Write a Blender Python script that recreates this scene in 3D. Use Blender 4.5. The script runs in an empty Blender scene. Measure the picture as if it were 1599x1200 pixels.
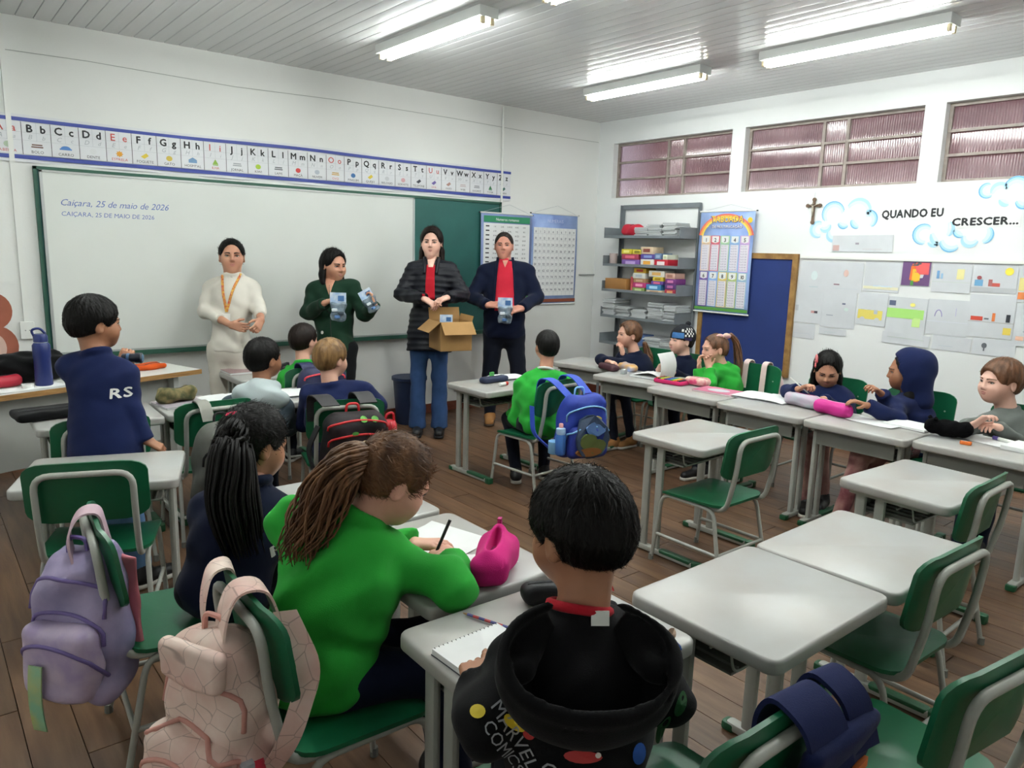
import bpy, math, random
import numpy as np
from mathutils import Vector, Matrix
random.seed(7); np.random.seed(7)
scene = bpy.context.scene
COL = scene.collection
PI = math.pi

# ------------------------------------------------------------------ camera
cam_d = bpy.data.cameras.new('camera'); cam = bpy.data.objects.new('camera', cam_d); COL.objects.link(cam)
YAW, PITCH, ROLL = 0.68765, 0.17898, 0.02737
_f = Vector((math.sin(YAW)*math.cos(PITCH), math.cos(YAW)*math.cos(PITCH), -math.sin(PITCH)))
_r = Vector((math.cos(YAW), -math.sin(YAW), 0)); _u = _r.cross(_f)
_r2 = math.cos(ROLL)*_r + math.sin(ROLL)*_u; _u2 = -math.sin(ROLL)*_r + math.cos(ROLL)*_u
_m = Matrix((_r2, _u2, -_f)).transposed().to_4x4(); _m.translation = (-6.11517, -6.03227, 1.59654)
cam.matrix_world = _m
cam_d.sensor_width = 36.0; cam_d.lens = 1156.8*36.0/1599.0; cam_d.clip_start = 0.05
scene.camera = cam

# ------------------------------------------------------------------ world, exposure
w = bpy.data.worlds.new('world'); scene.world = w; w.use_nodes = True
w.node_tree.nodes['Background'].inputs[0].default_value = (0.80, 0.88, 1.0, 1)
w.node_tree.nodes['Background'].inputs[1].default_value = 0.9
vs = scene.view_settings
vs.view_transform = 'Standard'; vs.look = 'None'; vs.gamma = 1.0; vs.use_curve_mapping = False
vs.exposure = 1.22
TUBE_STRENGTH = 30.0

# ------------------------------------------------------------------ materials
def lin(c):
    return tuple((x/12.92 if x <= 0.04045 else ((x+0.055)/1.055)**2.4) for x in c)
def rgb(h):
    return lin(tuple(int(h[i:i+2], 16)/255 for i in (0, 2, 4)))
MATS = {}
def mat(name, hexc, rough=0.6, var=0.0, vscale=6.0, bump=0.0, bscale=200.0, metal=0.0, spec=0.5, sheen=0.0,
        stretch=None, hex2=None, rand=0.0, emit=0.0, trans=0.0, coat=0.0):
    """procedural principled material: base colour, soft colour noise, fine bump"""
    if name in MATS: return MATS[name]
    m = bpy.data.materials.new(name); m.use_nodes = True; MATS[name] = m
    nt = m.node_tree; b = nt.nodes['Principled BSDF']; L = nt.links.new
    c = rgb(hexc)
    b.inputs['Base Color'].default_value = (*c, 1); b.inputs['Roughness'].default_value = rough
    b.inputs['Metallic'].default_value = metal; b.inputs['Specular IOR Level'].default_value = spec
    b.inputs['Sheen Weight'].default_value = sheen; b.inputs['Coat Weight'].default_value = coat
    b.inputs['Transmission Weight'].default_value = trans
    if emit:
        b.inputs['Emission Color'].default_value = (*c, 1); b.inputs['Emission Strength'].default_value = emit
    tc = None
    def coords():
        nonlocal tc
        if tc is None:
            t = nt.nodes.new('ShaderNodeTexCoord'); mp = nt.nodes.new('ShaderNodeMapping')
            if stretch: mp.inputs['Scale'].default_value = stretch
            L(t.outputs['Object'], mp.inputs[0]); tc = mp.outputs[0]
        return tc
    if var or hex2:
        n = nt.nodes.new('ShaderNodeTexNoise'); n.inputs['Scale'].default_value = vscale; n.inputs['Detail'].default_value = 5
        L(coords(), n.inputs['Vector'])
        r = nt.nodes.new('ShaderNodeValToRGB')
        c2 = rgb(hex2) if hex2 else tuple(max(0, x*(1-var)) for x in c)
        r.color_ramp.elements[0].position = 0.36; r.color_ramp.elements[1].position = 0.64
        r.color_ramp.elements[0].color = (*c2, 1); r.color_ramp.elements[1].color = (*c, 1)
        L(n.outputs['Fac'], r.inputs[0]); out = r.outputs[0]
        if rand:
            oi = nt.nodes.new('ShaderNodeObjectInfo'); mr = nt.nodes.new('ShaderNodeMapRange')
            mr.inputs['To Min'].default_value = 1-rand; mr.inputs['To Max'].default_value = 1+rand
            L(oi.outputs['Random'], mr.inputs[0])
            hs = nt.nodes.new('ShaderNodeHueSaturation'); L(mr.outputs[0], hs.inputs['Value']); L(out, hs.inputs['Color']); out = hs.outputs[0]
        L(out, b.inputs['Base Color'])
    if bump:
        n2 = nt.nodes.new('ShaderNodeTexNoise'); n2.inputs['Scale'].default_value = bscale; n2.inputs['Detail'].default_value = 3
        L(coords(), n2.inputs['Vector'])
        bp = nt.nodes.new('ShaderNodeBump'); bp.inputs['Strength'].default_value = bump; bp.inputs['Distance'].default_value = 0.004
        L(n2.outputs['Fac'], bp.inputs['Height']); L(bp.outputs[0], b.inputs['Normal'])
    return m
# ------------------------------------------------------------------ object helpers
def link(o, parent=None):
    COL.objects.link(o)
    if parent is not None: o.parent = parent
    return o
def tag(o, label=None, cat=None, group=None, kind=None):
    if label: o['label'] = label
    if cat: o['category'] = cat
    if group: o['group'] = group
    if kind: o['kind'] = kind
    return o
def empty(name, loc=(0, 0, 0), rz=0.0, label=None, cat=None, group=None):
    o = bpy.data.objects.new(name, None); o.location = loc; o.rotation_euler = (0, 0, rz); o.empty_display_size = 0.05
    link(o); tag(o, label, cat, group); return o
def mobj(name, verts, faces, m, parent=None, smooth=None, loc=None, rot=None):
    me = bpy.data.meshes.new(name); me.from_pydata([tuple(v) for v in verts], [], [tuple(f) for f in faces]); me.update()
    if isinstance(m, (list, tuple)):
        for x in m: me.materials.append(x)
    elif m: me.materials.append(m)
    o = bpy.data.objects.new(name, me); link(o, parent)
    if loc is not None: o.location = loc
    if rot is not None: o.rotation_euler = rot
    if smooth:
        me.shade_smooth()
        if smooth < 179: me.set_sharp_from_angle(angle=math.radians(smooth))
    return o
def copy_tree(o, parent=None):
    c = o.copy(); COL.objects.link(c); c.parent = parent
    if parent is not None: c.matrix_parent_inverse = o.matrix_parent_inverse.copy()
    for ch in list(o.children): copy_tree(ch, c)
    return c
def fillet(pts, r, n=5):
    """round the inner corners of a polyline"""
    pts = [Vector(p) for p in pts]; out = [pts[0]]
    for i in range(1, len(pts)-1):
        a, b, c = pts[i-1], pts[i], pts[i+1]
        d1 = (a-b); d2 = (c-b); rr = min(r, d1.length*0.49, d2.length*0.49)
        p0 = b+d1.normalized()*rr; p2 = b+d2.normalized()*rr
        for k in range(n+1):
            t = k/n; out.append(p0*(1-t)**2+b*2*t*(1-t)+p2*t*t)
    out.append(pts[-1]); return out
class MB:
    """collects geometry for ONE mesh object"""
    def __init__(s): s.v = []; s.f = []; s.mi = []
    def add(s, v, f, mi=0):
        n = len(s.v); s.v += [tuple(x) for x in v]; s.f += [tuple(i+n for i in q) for q in f]; s.mi += [mi]*len(f); return s
    def box(s, c, d, rz=0.0, mi=0, M=None):
        hx, hy, hz = d[0]/2, d[1]/2, d[2]/2
        v = [Vector((x*hx, y*hy, z*hz)) for z in (-1, 1) for y in (-1, 1) for x in (-1, 1)]
        R = M if M is not None else Matrix.Rotation(rz, 3, 'Z')
        v = [R@p+Vector(c) for p in v]
        return s.add(v, [(0, 2, 3, 1), (4, 5, 7, 6), (0, 1, 5, 4), (2, 6, 7, 3), (0, 4, 6, 2), (1, 3, 7, 5)], mi)
    def slab(s, outline, z0, z1, bev=0.0, mi=0, nb=2):
        """extruded outline (ccw xy) with rounded top and bottom rims"""
        n = len(outline); rings = []
        cen = Vector((sum(p[0] for p in outline)/n, sum(p[1] for p in outline)/n))
        def inset(d):
            res = []
            for i in range(n):
                a = Vector(outline[i-1][:2]); b = Vector(outline[i][:2]); c = Vector(outline[(i+1) % n][:2])
                t = (c-a)
                if t.length < 1e-9: res.append(b); continue
                t.normalize(); nn = Vector((-t.y, t.x)); res.append(b+nn*d)
            return res
        if bev:
            for k in range(nb+1):
                a = PI/2*(k/nb); rings.append((bev*(1-math.sin(a)), z0+bev*(1-math.cos(a))))
            for k in range(nb+1):
                a = PI/2*(k/nb); rings.append((bev*(1-math.cos(a)), z1-bev*(1-math.sin(a))))
        else: rings = [(0, z0), (0, z1)]
        v = []; f = []
        for d, z in rings:
            for p in inset(d): v.append((p.x, p.y, z))
        for k in range(len(rings)-1):
            for i in range(n):
                j = (i+1) % n; f.append((k*n+i, k*n+j, (k+1)*n+j, (k+1)*n+i))
        f.append(tuple(reversed(range(n)))); f.append(tuple(range((len(rings)-1)*n, len(rings)*n)))
        return s.add(v, f, mi)
    def tube(s, pts, r, n=8, mi=0, cap=True, closed=False, flat=None):
        """sweep a circle (radius or list of radii) along points"""
        P = [Vector(p) for p in pts]; m = len(P)
        rad = r if isinstance(r, (list, tuple)) else [r]*m
        T = []
        for i in range(m):
            if closed: t = P[(i+1) % m]-P[i-1]
            else: t = P[min(i+1, m-1)]-P[max(i-1, 0)]
            T.append(t.normalized() if t.length > 1e-9 else Vector((0, 0, 1)))
        ref = Vector((0, 0, 1)) if abs(T[0].z) < 0.9 else Vector((1, 0, 0))
        if flat is not None: ref = Vector(flat[0])
        N = (ref-T[0]*ref.dot(T[0])).normalized(); v = []; f = []
        for i in range(m):
            N = (N-T[i]*N.dot(T[i])); N = N.normalized() if N.length > 1e-9 else Vector((1, 0, 0))
            B = T[i].cross(N); kf = flat[1] if flat is not None else 1.0
            for k in range(n):
                a = 2*PI*k/n; v.append(P[i]+(N*math.cos(a)*kf+B*math.sin(a))*rad[i])
        rng = m if closed else m-1
        for i in range(rng):
            for k in range(n):
                j = (k+1) % n; i2 = (i+1) % m
                f.append((i*n+k, i*n+j, i2*n+j, i2*n+k))
        if cap and not closed:
            f.append(tuple(reversed(range(n)))); f.append(tuple((m-1)*n+k for k in range(n)))
        return s.add(v, f, mi)
    def lathe(s, prof, c=(0, 0, 0), n=20, mi=0, sx=1.0, sy=1.0, M=None):
        v = []; f = []; m = len(prof)
        for r, z in prof:
            for k in range(n):
                a = 2*PI*k/n; p = Vector((r*math.cos(a)*sx, r*math.sin(a)*sy, z))
                if M is not None: p = M@p
                v.append(p+Vector(c))
        for i in range(m-1):
            for k in range(n):
                j = (k+1) % n; f.append((i*n+k, i*n+j, (i+1)*n+j, (i+1)*n+k))
        f.append(tuple(reversed(range(n)))); f.append(tuple((m-1)*n+k for k in range(n)))
        return s.add(v, f, mi)
    def grid(s, fn, nu, nv, mi=0, thick=None):
        """surface fn(u,v) u,v in 0..1; optional thickness vector function"""
        v = [fn(i/(nu-1), j/(nv-1)) for j in range(nv) for i in range(nu)]
        f = [(j*nu+i, j*nu+i+1, (j+1)*nu+i+1, (j+1)*nu+i) for j in range(nv-1) for i in range(nu-1)]
        if thick is None: return s.add(v, f, mi)
        A = [Vector(p) for p in v]; N = [Vector((0, 0, 0)) for _ in A]
        for q in f:
            nn = (A[q[1]]-A[q[0]]).cross(A[q[3]]-A[q[0]])
            for i in q: N[i] += nn
        B = [A[i]-(N[i].normalized() if N[i].length > 1e-12 else Vector((0, 0, 1)))*thick for i in range(len(A))]
        n = len(A); F = list(f)+[tuple(n+i for i in reversed(q)) for q in f]
        edge = [i for i in range(nu)]+[j*nu+nu-1 for j in range(1, nv)]+[(nv-1)*nu+i for i in range(nu-2, -1, -1)]+[j*nu for j in range(nv-2, 0, -1)]
        for k in range(len(edge)):
            a, b = edge[k], edge[(k+1) % len(edge)]; F.append((b, a, a+n, b+n))
        return s.add(A+B, F, mi)
    def build(s, name, m, parent=None, smooth=None, loc=None, rot=None):
        o = mobj(name, s.v, s.f, m, parent, smooth, loc, rot)
        if any(s.mi): o.data.polygons.foreach_set('material_index', s.mi)
        return o
def rrect(w, d, r, n=4, cx=0.0, cy=0.0):
    out = []
    for (sx, sy, a0) in ((1, 1, 0), (-1, 1, PI/2), (-1, -1, PI), (1, -1, 1.5*PI)):
        for k in range(n+1):
            a = a0+PI/2*k/n
            out.append((cx+sx*(w/2-r)+r*math.cos(a), cy+sy*(d/2-r)+r*math.sin(a)))
    return out

# ------------------------------------------------------------------ lettering (built-in font turned into flat meshes)
GLYPH = {}
def load_glyphs(chars):
    tmp = []
    for ch in chars:
        cu = bpy.data.curves.new('glyph', 'FONT'); cu.body = ch; cu.size = 1.0; cu.resolution_u = 2; cu.fill_mode = 'FRONT'
        o = bpy.data.objects.new('glyph', cu); COL.objects.link(o); tmp.append((ch, o))
    dg = bpy.context.evaluated_depsgraph_get(); dg.update()
    for ch, o in tmp:
        me = o.evaluated_get(dg).to_mesh()
        v = [(p.co.x, p.co.y) for p in me.vertices]; f = [tuple(p.vertices) for p in me.polygons]
        GLYPH[ch] = (v, f, (max(p[0] for p in v) if v else 0.3))
        o.evaluated_get(dg).to_mesh_clear()
    for ch, o in tmp:
        cu = o.data; bpy.data.objects.remove(o); bpy.data.curves.remove(cu)
load_glyphs('ABCDEFGHIJKLMNOPQRSTUVWXYZabcdefghijklmnopqrstuvwxyz0123456789.,=x%çÇãÃÁáíéóúÚÍ')
def text_width(s, size, sp=0.05):
    return sum((GLYPH[c][2]+sp) if c in GLYPH else 0.28 for c in s)*size
def put_text(mb, s, org, ux, uy, size, mi=0, sp=0.05, center=False, shear=0.0, bold=0.0, sx=1.0):
    """flat lettering in the plane spanned by ux (reading direction) and uy (up)"""
    org = Vector(org); ux = Vector(ux); uy = Vector(uy); x = -text_width(s, size, sp)*sx/2 if center else 0.0
    offs = [(0, 0)] if not bold else [(-bold, 0), (bold, 0), (0, bold), (0, -bold)]
    nn = ux.cross(uy)
    for c in s:
        if c not in GLYPH: x += 0.28*size*sx; continue
        v, f, adv = GLYPH[c]
        for k, (ox, oy) in enumerate(offs):
            mb.add([org+ux*(x+(px*size+py*size*shear+ox*size)*sx)+uy*((py+oy)*size)+nn*(0.00004*k) for px, py in v], f, mi)
        x += (adv+sp)*size*sx
# ------------------------------------------------------------------ the room
HC = 3.0; XL = -7.2; YB = -7.4
M_wall = mat('wall_paint', 'E7E9E6', 0.55, var=0.06, vscale=0.9, bump=0.10, bscale=60)
M_wall_r = mat('wall_paint_right', 'E6E9E9', 0.5, var=0.04, vscale=1.2, bump=0.08, bscale=60)
M_plank = mat('pvc_plank', 'D6D8D9', 0.16, var=0.05, vscale=2.0, rand=0.03, stretch=(8, .4, 1))
M_groove = mat('dark_groove', '8E9090', 0.8)
M_board = mat('floor_board', '6C5038', 0.45, hex2='523824', vscale=3.0, stretch=(1, 1, 1), bump=0.10, bscale=25, rand=0.16)
M_under = mat('floor_under', '2A1B15', 0.8)
M_base = mat('baseboard_wood', '7A3F2C', 0.5, var=0.25, vscale=4, stretch=(.5, 6, 6))
M_white = mat('white_plastic', 'E4E6E2', 0.4)
M_reveal = mat('reveal', 'D9DBD8', 0.6)

def structure(o): o['kind'] = 'structure'; return o
# floor: boards with open joints over a dark bed
fl = structure(MB().box(((XL)/2, YB/2, -0.06), (-XL+0.3, -YB+0.3, 0.08)).build('floor', M_under))
bw = 0.145; rows = int(-XL/bw)+1; me_board = None
for r in range(rows):
    x = -bw/2-r*bw; L0 = 1.48; y = YB-(r*0.37 % 1)*L0
    while y < 0:
        a, b = max(y, YB), min(y+L0, 0.0)
        if b-a > 0.05:
            if me_board is None:
                o = MB().box((0, 0, -0.012), (1, 1, 0.024)).build('floor_board', M_board, fl); me_board = o.data
            else:
                o = bpy.data.objects.new('floor_board', me_board); link(o, fl)
            o.location = (x, (a+b)/2, 0); o.scale = (bw-0.003, b-a-0.004, 1)
        y += L0
# ceiling of pvc planks
ce = structure(MB().box((XL/2, YB/2, HC+0.05), (-XL+0.3, -YB+0.3, 0.06)).build('ceiling', M_groove))
pw = 0.1; prof = [(-0.0488, 0.012), (-0.0488, 0.004), (-0.046, 0.0012), (-0.03, 0.0003), (0.0, 0.0), (0.03, 0.0003), (0.046, 0.0012), (0.0488, 0.004), (0.0488, 0.012)]
v = [(x, y, z) for y in (YB, 0) for x, z in prof]; n = len(prof)
f = [(i, i+1, n+i+1, n+i) for i in range(n-1)]+[(n-1, 0, n, 2*n-1)]+[tuple(range(n-1, -1, -1)), tuple(range(n, 2*n))]
me_pl = None
for i in range(int(-XL/pw)):
    if me_pl is None: o = mobj('ceiling_plank', v, f, M_plank, ce, smooth=30); me_pl = o.data
    else: o = bpy.data.objects.new('ceiling_plank', me_pl); link(o, ce)
    o.location = (-pw/2-i*pw, 0, HC)
# walls
T = 0.16
wf = structure(MB().box(((XL)/2, T/2, HC/2), (-XL+2*T, T, HC+0.2)).build('wall_front', M_wall))
structure(MB().box((XL-T/2, YB/2, HC/2), (T, -YB, HC+0.2)).build('wall_left', M_wall))
structure(MB().box((XL/2, YB-T/2, HC/2), (-XL+2*T, T, HC+0.2)).build('wall_back', M_wall))
WZ0, WZ1 = 2.185, 2.76
WINS = [(-0.22, -1.72), (-1.86, -3.42), (-3.57, -5.12), (-5.26, -6.82)]
mb = MB(); mb.box((T/2, YB/2, WZ0/2-0.05), (T, -YB, WZ0+0.1)); mb.box((T/2, YB/2, (WZ1+HC+0.1)/2), (T, -YB, HC+0.1-WZ1))
ys = [0.0]+[q for a in WINS for q in a]+[YB]
for i in range(0, len(ys), 2): mb.box((T/2, (ys[i]+ys[i+1])/2, (WZ0+WZ1)/2), (T, ys[i]-ys[i+1], WZ1-WZ0))
wr = structure(mb.build('wall_right', M_wall_r))
structure(MB().box((2.2, YB/2, 1.8), (0.1, 9, 4.6)).build('wall_outside', mat('outside_wall', '8C5A55', 0.8, var=.3, vscale=2)))
# baseboards
structure(MB().box((XL/2, -0.011, 0.043), (-XL-0.002, 0.02, 0.086)).build('baseboard_front', M_base))
structure(MB().box((-0.011, YB/2, 0.043), (0.02, -YB-0.05, 0.086)).build('baseboard_right', M_base))
# rails, cracks and cable ducts
t1 = structure(MB().box((-0.009, (-2.53+YB)/2, 1.605), (0.016, -YB-2.53, 0.022)).build('trim_1', M_white))
t2 = structure(MB().box((-0.12, -0.008, 1.345), (0.24, 0.014, 0.012)).build('trim_2', mat('rail_grey', '9FA3A2', .6)))
MB().tube([(-6.3, -0.002, 2.77), (-5.0, -0.003, 2.79), (-4, -0.003, 2.775), (-3.1, -.003, 2.80), (-2, -0.003, 2.80), (-1.0, -.003, 2.785), (-0.02, -0.003, 2.79)], 0.0022, 5).build('wall_crack', mat('crack', '9FA4A0', .9), wf)
t3 = structure(MB().box((-5.485, -0.008, 1.98), (0.03, 0.016, 2.03)).build('trim_3', M_white))
so = MB().slab(rrect(0.085, 0.12, 0.008), 0, 0.022, 0.004).build('socket_plate', M_white, t3, loc=(-5.485, -0.001, 0.965), rot=(PI/2, 0, 0))
for dx in (-.012, .012): MB().lathe([(0.004, 0), (0.004, 0.001)], n=8).build('socket_hole', M_groove, so, loc=(dx, 0.0, 0.0223))
t4 = structure(MB().tube([(-1.375, -0.014, 2.985), (-1.375, -0.014, 0.9)], 0.0125, 8).build('trim_4', M_white, smooth=40))
# windows: steel frame with ribbed panes
M_frame = mat('window_steel', '9B9088', 0.5, var=.2, vscale=20)
M_glass = mat('ribbed_glass', '96797F', 0.09, hex2='7F636B', vscale=3, trans=0.45, spec=0.9)
for wi, (y0, y1) in enumerate(WINS):
    W = y0-y1; fr = MB(); X = 0.085; d = 0.03
    fr.box((X, (y0+y1)/2, WZ0+0.012), (d, W, 0.024)); fr.box((X, (y0+y1)/2, WZ1-0.012), (d, W, 0.024))
    cols = [0.0, 0.465, 0.60, 1.0]
    for c in cols:
        y = y0-c*W; y = min(max(y, y1+0.013), y0-0.013); fr.box((X, y, (WZ0+WZ1)/2), (d, 0.026, WZ1-WZ0-0.048))
    root = structure(fr.build('window_%d' % (wi+1), M_frame))
    H = (WZ1-WZ0)
    for ci in range(3):
        a = y0-cols[ci]*W-0.013; b = y0-cols[ci+1]*W+0.013
        for k in range(3):
            za = WZ0+0.024+k*(H-0.048)/3; zb = za+(H-0.048)/3
            if k: MB().box((X-0.006, (a+b)/2, za), (0.03, a-b, 0.02)).build('glazing_bar', M_frame, root)
            nr = max(3, int((a-b)/0.019)); m_ = nr*4
            g = MB(); tilt = 0.012 if ci != 1 else 0.0
            g.grid(lambda u, v: (X+0.004+0.0028*math.sin(u*nr*2*PI)+tilt*(v-.5), a-0.004+(b-a+0.008)*u, za-0.002+(zb-za+0.004)*v), m_+1, 2)
            p = g.build('ribbed_pane', M_glass, root, smooth=180)
# fluorescent fixtures
M_tube = mat('tube_glow', 'FAFEFA', 0.5, emit=TUBE_STRENGTH)
M_house = mat('fixture_white', 'CDD0CE', 0.4)
M_holder = mat('lamp_holder', 'D8C9A6', 0.5)
def fixture(x, y, label, L=1.24):
    r = empty('fluorescent_light', (x, y, HC), 0, label, 'ceiling light', 'twin-tube ceiling lights')
    h = MB(); pr = [(-0.070, 0), (-0.068, -0.058), (0.068, -0.058), (0.070, 0)]
    vv = [(px, s*L/2, pz) for s in (-1, 1) for px, pz in pr]
    h.add(vv, [(0, 1, 5, 4), (1, 2, 6, 5), (2, 3, 7, 6), (3, 0, 4, 7), (3, 2, 1, 0), (4, 5, 6, 7)]); h.build('housing', M_house, r)
    for s in (-1, 1):
        t = MB().tube([(s*0.030, -L/2+0.03, -0.080), (s*0.030, L/2-0.03, -0.080)], 0.014, 10).build('tube', M_tube, r, smooth=60)
        for e in (-1, 1): MB().box((s*0.032, e*(L/2-0.02), -0.072), (0.026, 0.02, 0.045)).build('lamp_holder', M_holder, r)
    return r
fixture(-3.30, -1.68, 'twin-tube ceiling light nearest the top of the whiteboard wall')
fixture(-3.28, -3.41, 'ceiling light cut by the top edge of the picture')
fixture(-1.29, -1.73, 'twin-tube ceiling light near the corner above the shelf rack')
fixture(-1.28, -3.46, 'long twin-tube ceiling light above the high windows, nearest the right edge')
fixture(-1.28, -5.20, 'added twin-tube ceiling light out of view over the right desks')  # unseen lamp, added to raise the room brightness
fixture(-3.28, -5.15, 'added twin-tube ceiling light out of view behind the camera side')  # extra lamp outside the frame, put in to brighten the room
fixture(-5.30, -3.41, 'added twin-tube ceiling light out of view over the left desks')  # added beyond the frame for more light on the left
fixture(-5.30, -1.74, 'added twin-tube ceiling light out of view above the teacher desk')  # unseen, added to brighten the left of the front wall
# ------------------------------------------------------------------ desks and chairs
M_top = mat('desk_top_plastic', 'ABADAB', 0.30, hex2='A6A39E', vscale=4)
M_steel = mat('painted_steel', 'A9ABA4', 0.42, var=.08, vscale=12)
M_green = mat('green_plastic', '13613F', 0.33, var=.12, vscale=5, bump=0.03, bscale=90)
M_greenfoot = mat('green_foot', '1C5A38', 0.5, var=.2, vscale=20)
M_basket = mat('basket_plastic', '74756F', 0.6)
M_rivet = mat('rivet', 'D8D8D0', 0.3, metal=.6)
DZ = 0.65; DW = 0.60; DD = 0.47
def make_desk():
    """student sits on the local -Y side"""
    r = empty('school_desk')
    b = MB(); b.slab(rrect(DW, DD, 0.035), DZ-0.042, DZ, 0.010, nb=3); b.build('desk_top', M_top, r, smooth=50)
    for s in (-1, 1):
        c = MB(); x = s*(DW/2-0.055)
        for y in (0.145, 0.06): c.slab(rrect(0.026, 0.046, 0.011, 2, x, y), 0.03, DZ-0.04)
        c.slab(rrect(0.03, 0.34, 0.012, 2, x, 0.03), DZ-0.062, DZ-0.04)
        c.build('leg', M_steel, r, smooth=40)
        c = MB(); c.slab(rrect(0.04, 0.44, 0.012, 2, x, 0.0), 0.006, 0.036, 0.006); ft = c.build('foot_rail', M_steel, r, smooth=40)
        MB().slab(rrect(0.044, 0.21, 0.012, 2, x, -0.078), 0.022, 0.040, 0.005).build('foot_strip', M_greenfoot, ft, smooth=40)
        for yy, zz in ((-0.208, 0.042), (0.212, 0.03)): MB().slab(rrect(0.046, 0.05, 0.012, 2, x, yy), 0.0, zz, 0.006).build('foot_cap', M_greenfoot, ft, smooth=40)
    k = MB(); x0 = DW/2-0.075
    k.box((0, 0.055, DZ-0.135), (2*x0, 0.25, 0.008)); k.box((0, 0.18, DZ-0.095), (2*x0, 0.008, 0.085))
    for i in range(9): k.box((-x0+0.03+i*(2*x0-0.06)/8, 0.055, DZ-0.128), (0.006, 0.25, 0.012))
    k.build('book_tray', M_basket, r)
    wv = MB(); wv.tube(fillet([(-x0, 0.1, DZ-0.05), (-x0, -0.06, DZ-0.05), (-x0, -0.075, DZ-0.13), (x0, -0.075, DZ-0.13), (x0, -0.06, DZ-0.05), (x0, 0.1, DZ-0.05)], 0.03), 0.004, 6)
    wv.tube([(-x0, 0.0, DZ-0.09), (x0, 0.0, DZ-0.09)], 0.004, 6); wv.build('wire_rail', M_steel, r, smooth=40)
    c = MB().box((0, 0.1, DZ-0.052), (2*x0+0.02, 0.03, 0.02)); c.build('cross_beam', M_steel, r)
    return r
def make_chair():
    """sitter faces local +Y, origin on the floor under the seat"""
    r = empty('school_chair'); SW = 0.40; SD = 0.38; SZ = 0.395
    ol = rrect(1, 1, 0.16, 4)
    def seatz(x, y): return SZ-0.012*math.cos(min(1, abs(x)/0.2)*PI/2)*1.0+0.010*max(0, -y/0.19)-0.018*max(0, (y-0.12)/0.07)**2
    m = MB(); rings = [0.0, .35, .65, .85, 1.0]; vv = []; ff = []; n = len(ol)
    for t in rings:
        for px, py in ol: X, Y = px*SW*t, py*SD*t; vv.append((X, Y, seatz(X, Y)))
    for k in range(len(rings)-1):
        for i in range(n): j = (i+1) % n; ff.append((k*n+i, (k+1)*n+i, (k+1)*n+j, k*n+j))
    N = len(vv); vv += [(x, y, z-0.013) for x, y, z in vv]; ff += [tuple(i+N for i in reversed(q)) for q in ff]
    ff += [((len(rings)-1)*n+i, (len(rings)-1)*n+i+N, (len(rings)-1)*n+(i+1) % n+N, (len(rings)-1)*n+(i+1) % n) for i in range(n)]
    m.add(vv, ff); m.build('seat', M_green, r, smooth=50)
    # backrest: curved shell
    BW, BZ0, BZ1 = 0.425, 0.535, 0.775
    def bk(px, pz): return -0.215-0.035*(pz-BZ0)/(BZ1-BZ0)+0.055*(px/0.21)**2*0.55
    ob = rrect(1, 1, 0.2, 4); vv = []; ff = []; n = len(ob)
    for t in rings:
        for px, pz in ob:
            X = px*BW*t; Z = (BZ0+BZ1)/2+pz*(BZ1-BZ0)*t; vv.append((X, bk(X, Z), Z))
    for k in range(len(rings)-1):
        for i in range(n): j = (i+1) % n; ff.append((k*n+i, k*n+j, (k+1)*n+j, (k+1)*n+i))
    N = len(vv); vv += [(x, y-0.012, z) for x, y, z in vv]; ff += [tuple(i+N for i in reversed(q)) for q in ff]
    ff += [((len(rings)-1)*n+i, (len(rings)-1)*n+(i+1) % n, (len(rings)-1)*n+(i+1) % n+N, (len(rings)-1)*n+i+N) for i in range(n)]
    m = MB(); m.add(vv, ff); br = m.build('backrest', M_green, r, smooth=50)
    for s in (-1, 1):
        MB().lathe([(0.006, 0), (0.004, 0.003)], n=8, M=Matrix.Rotation(PI/2, 3, 'X')).build('rivet', M_rivet, br, loc=(s*0.15, bk(.15, .66)+0.005, 0.66), rot=(PI, 0, 0))
    p = [(-0.165, 0.06, 0.372), (-0.165, -0.205, 0.372), (-0.165, -0.245, 0.56), (-0.165, -0.262, 0.735), (0.165, -0.262, 0.735), (0.165, -0.245, 0.56), (0.165, -0.205, 0.372), (0.165, 0.06, 0.372)]
    MB().tube(fillet(p, 0.06, 5), 0.0125, 8).build('back_frame', M_steel, r, smooth=60)
    for s in (-1, 1):
        q = [(s*0.195, 0.205, 0.01), (s*0.182, 0.165, 0.37), (s*0.182, -0.15, 0.37), (s*0.20, -0.225, 0.01)]
        MB().tube(fillet(q, 0.055, 5), 0.0105, 8).build('leg_frame', M_steel, r, smooth=60)
        MB().tube([(s*0.19, 0.19, 0.15), (s*0.193, -0.196, 0.15)], 0.009, 7).build('stretcher', M_steel, r, smooth=60)
        for y in (0.207, -0.227): MB().lathe([(0.014, 0), (0.013, 0.03)], (s*(0.195 if y > 0 else 0.2), y, 0), 8).build('foot_tip', M_basket, r)
    MB().tube([(-0.193, -0.196, 0.15), (0.193, -0.196, 0.15)], 0.009, 7).build('stretcher', M_steel, r, smooth=60)
    return r
DESK0 = make_desk(); CHAIR0 = make_chair(); used = {'d': 0, 'c': 0}
def desk(x, y, deg, label):
    o = DESK0 if not used['d'] else copy_tree(DESK0); used['d'] = 1
    o.location = (x, y, 0); o.rotation_euler = (0, 0, math.radians(deg)); return tag(o, label, 'desk', 'white-topped school desks')
def chair(x, y, deg, label):
    """x,y = top middle of the backrest"""
    o = CHAIR0 if not used['c'] else copy_tree(CHAIR0); used['c'] = 1
    a = math.radians(deg); o.location = (x-math.sin(a)*0.25, y+math.cos(a)*0.25, 0); o.rotation_euler = (0, 0, a)
    return tag(o, label, 'chair', 'green school chairs')
desk(-2.86, -1.92, 2, 'white desk of the green-sweatered boy with the blue backpack, before the man in red')
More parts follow.
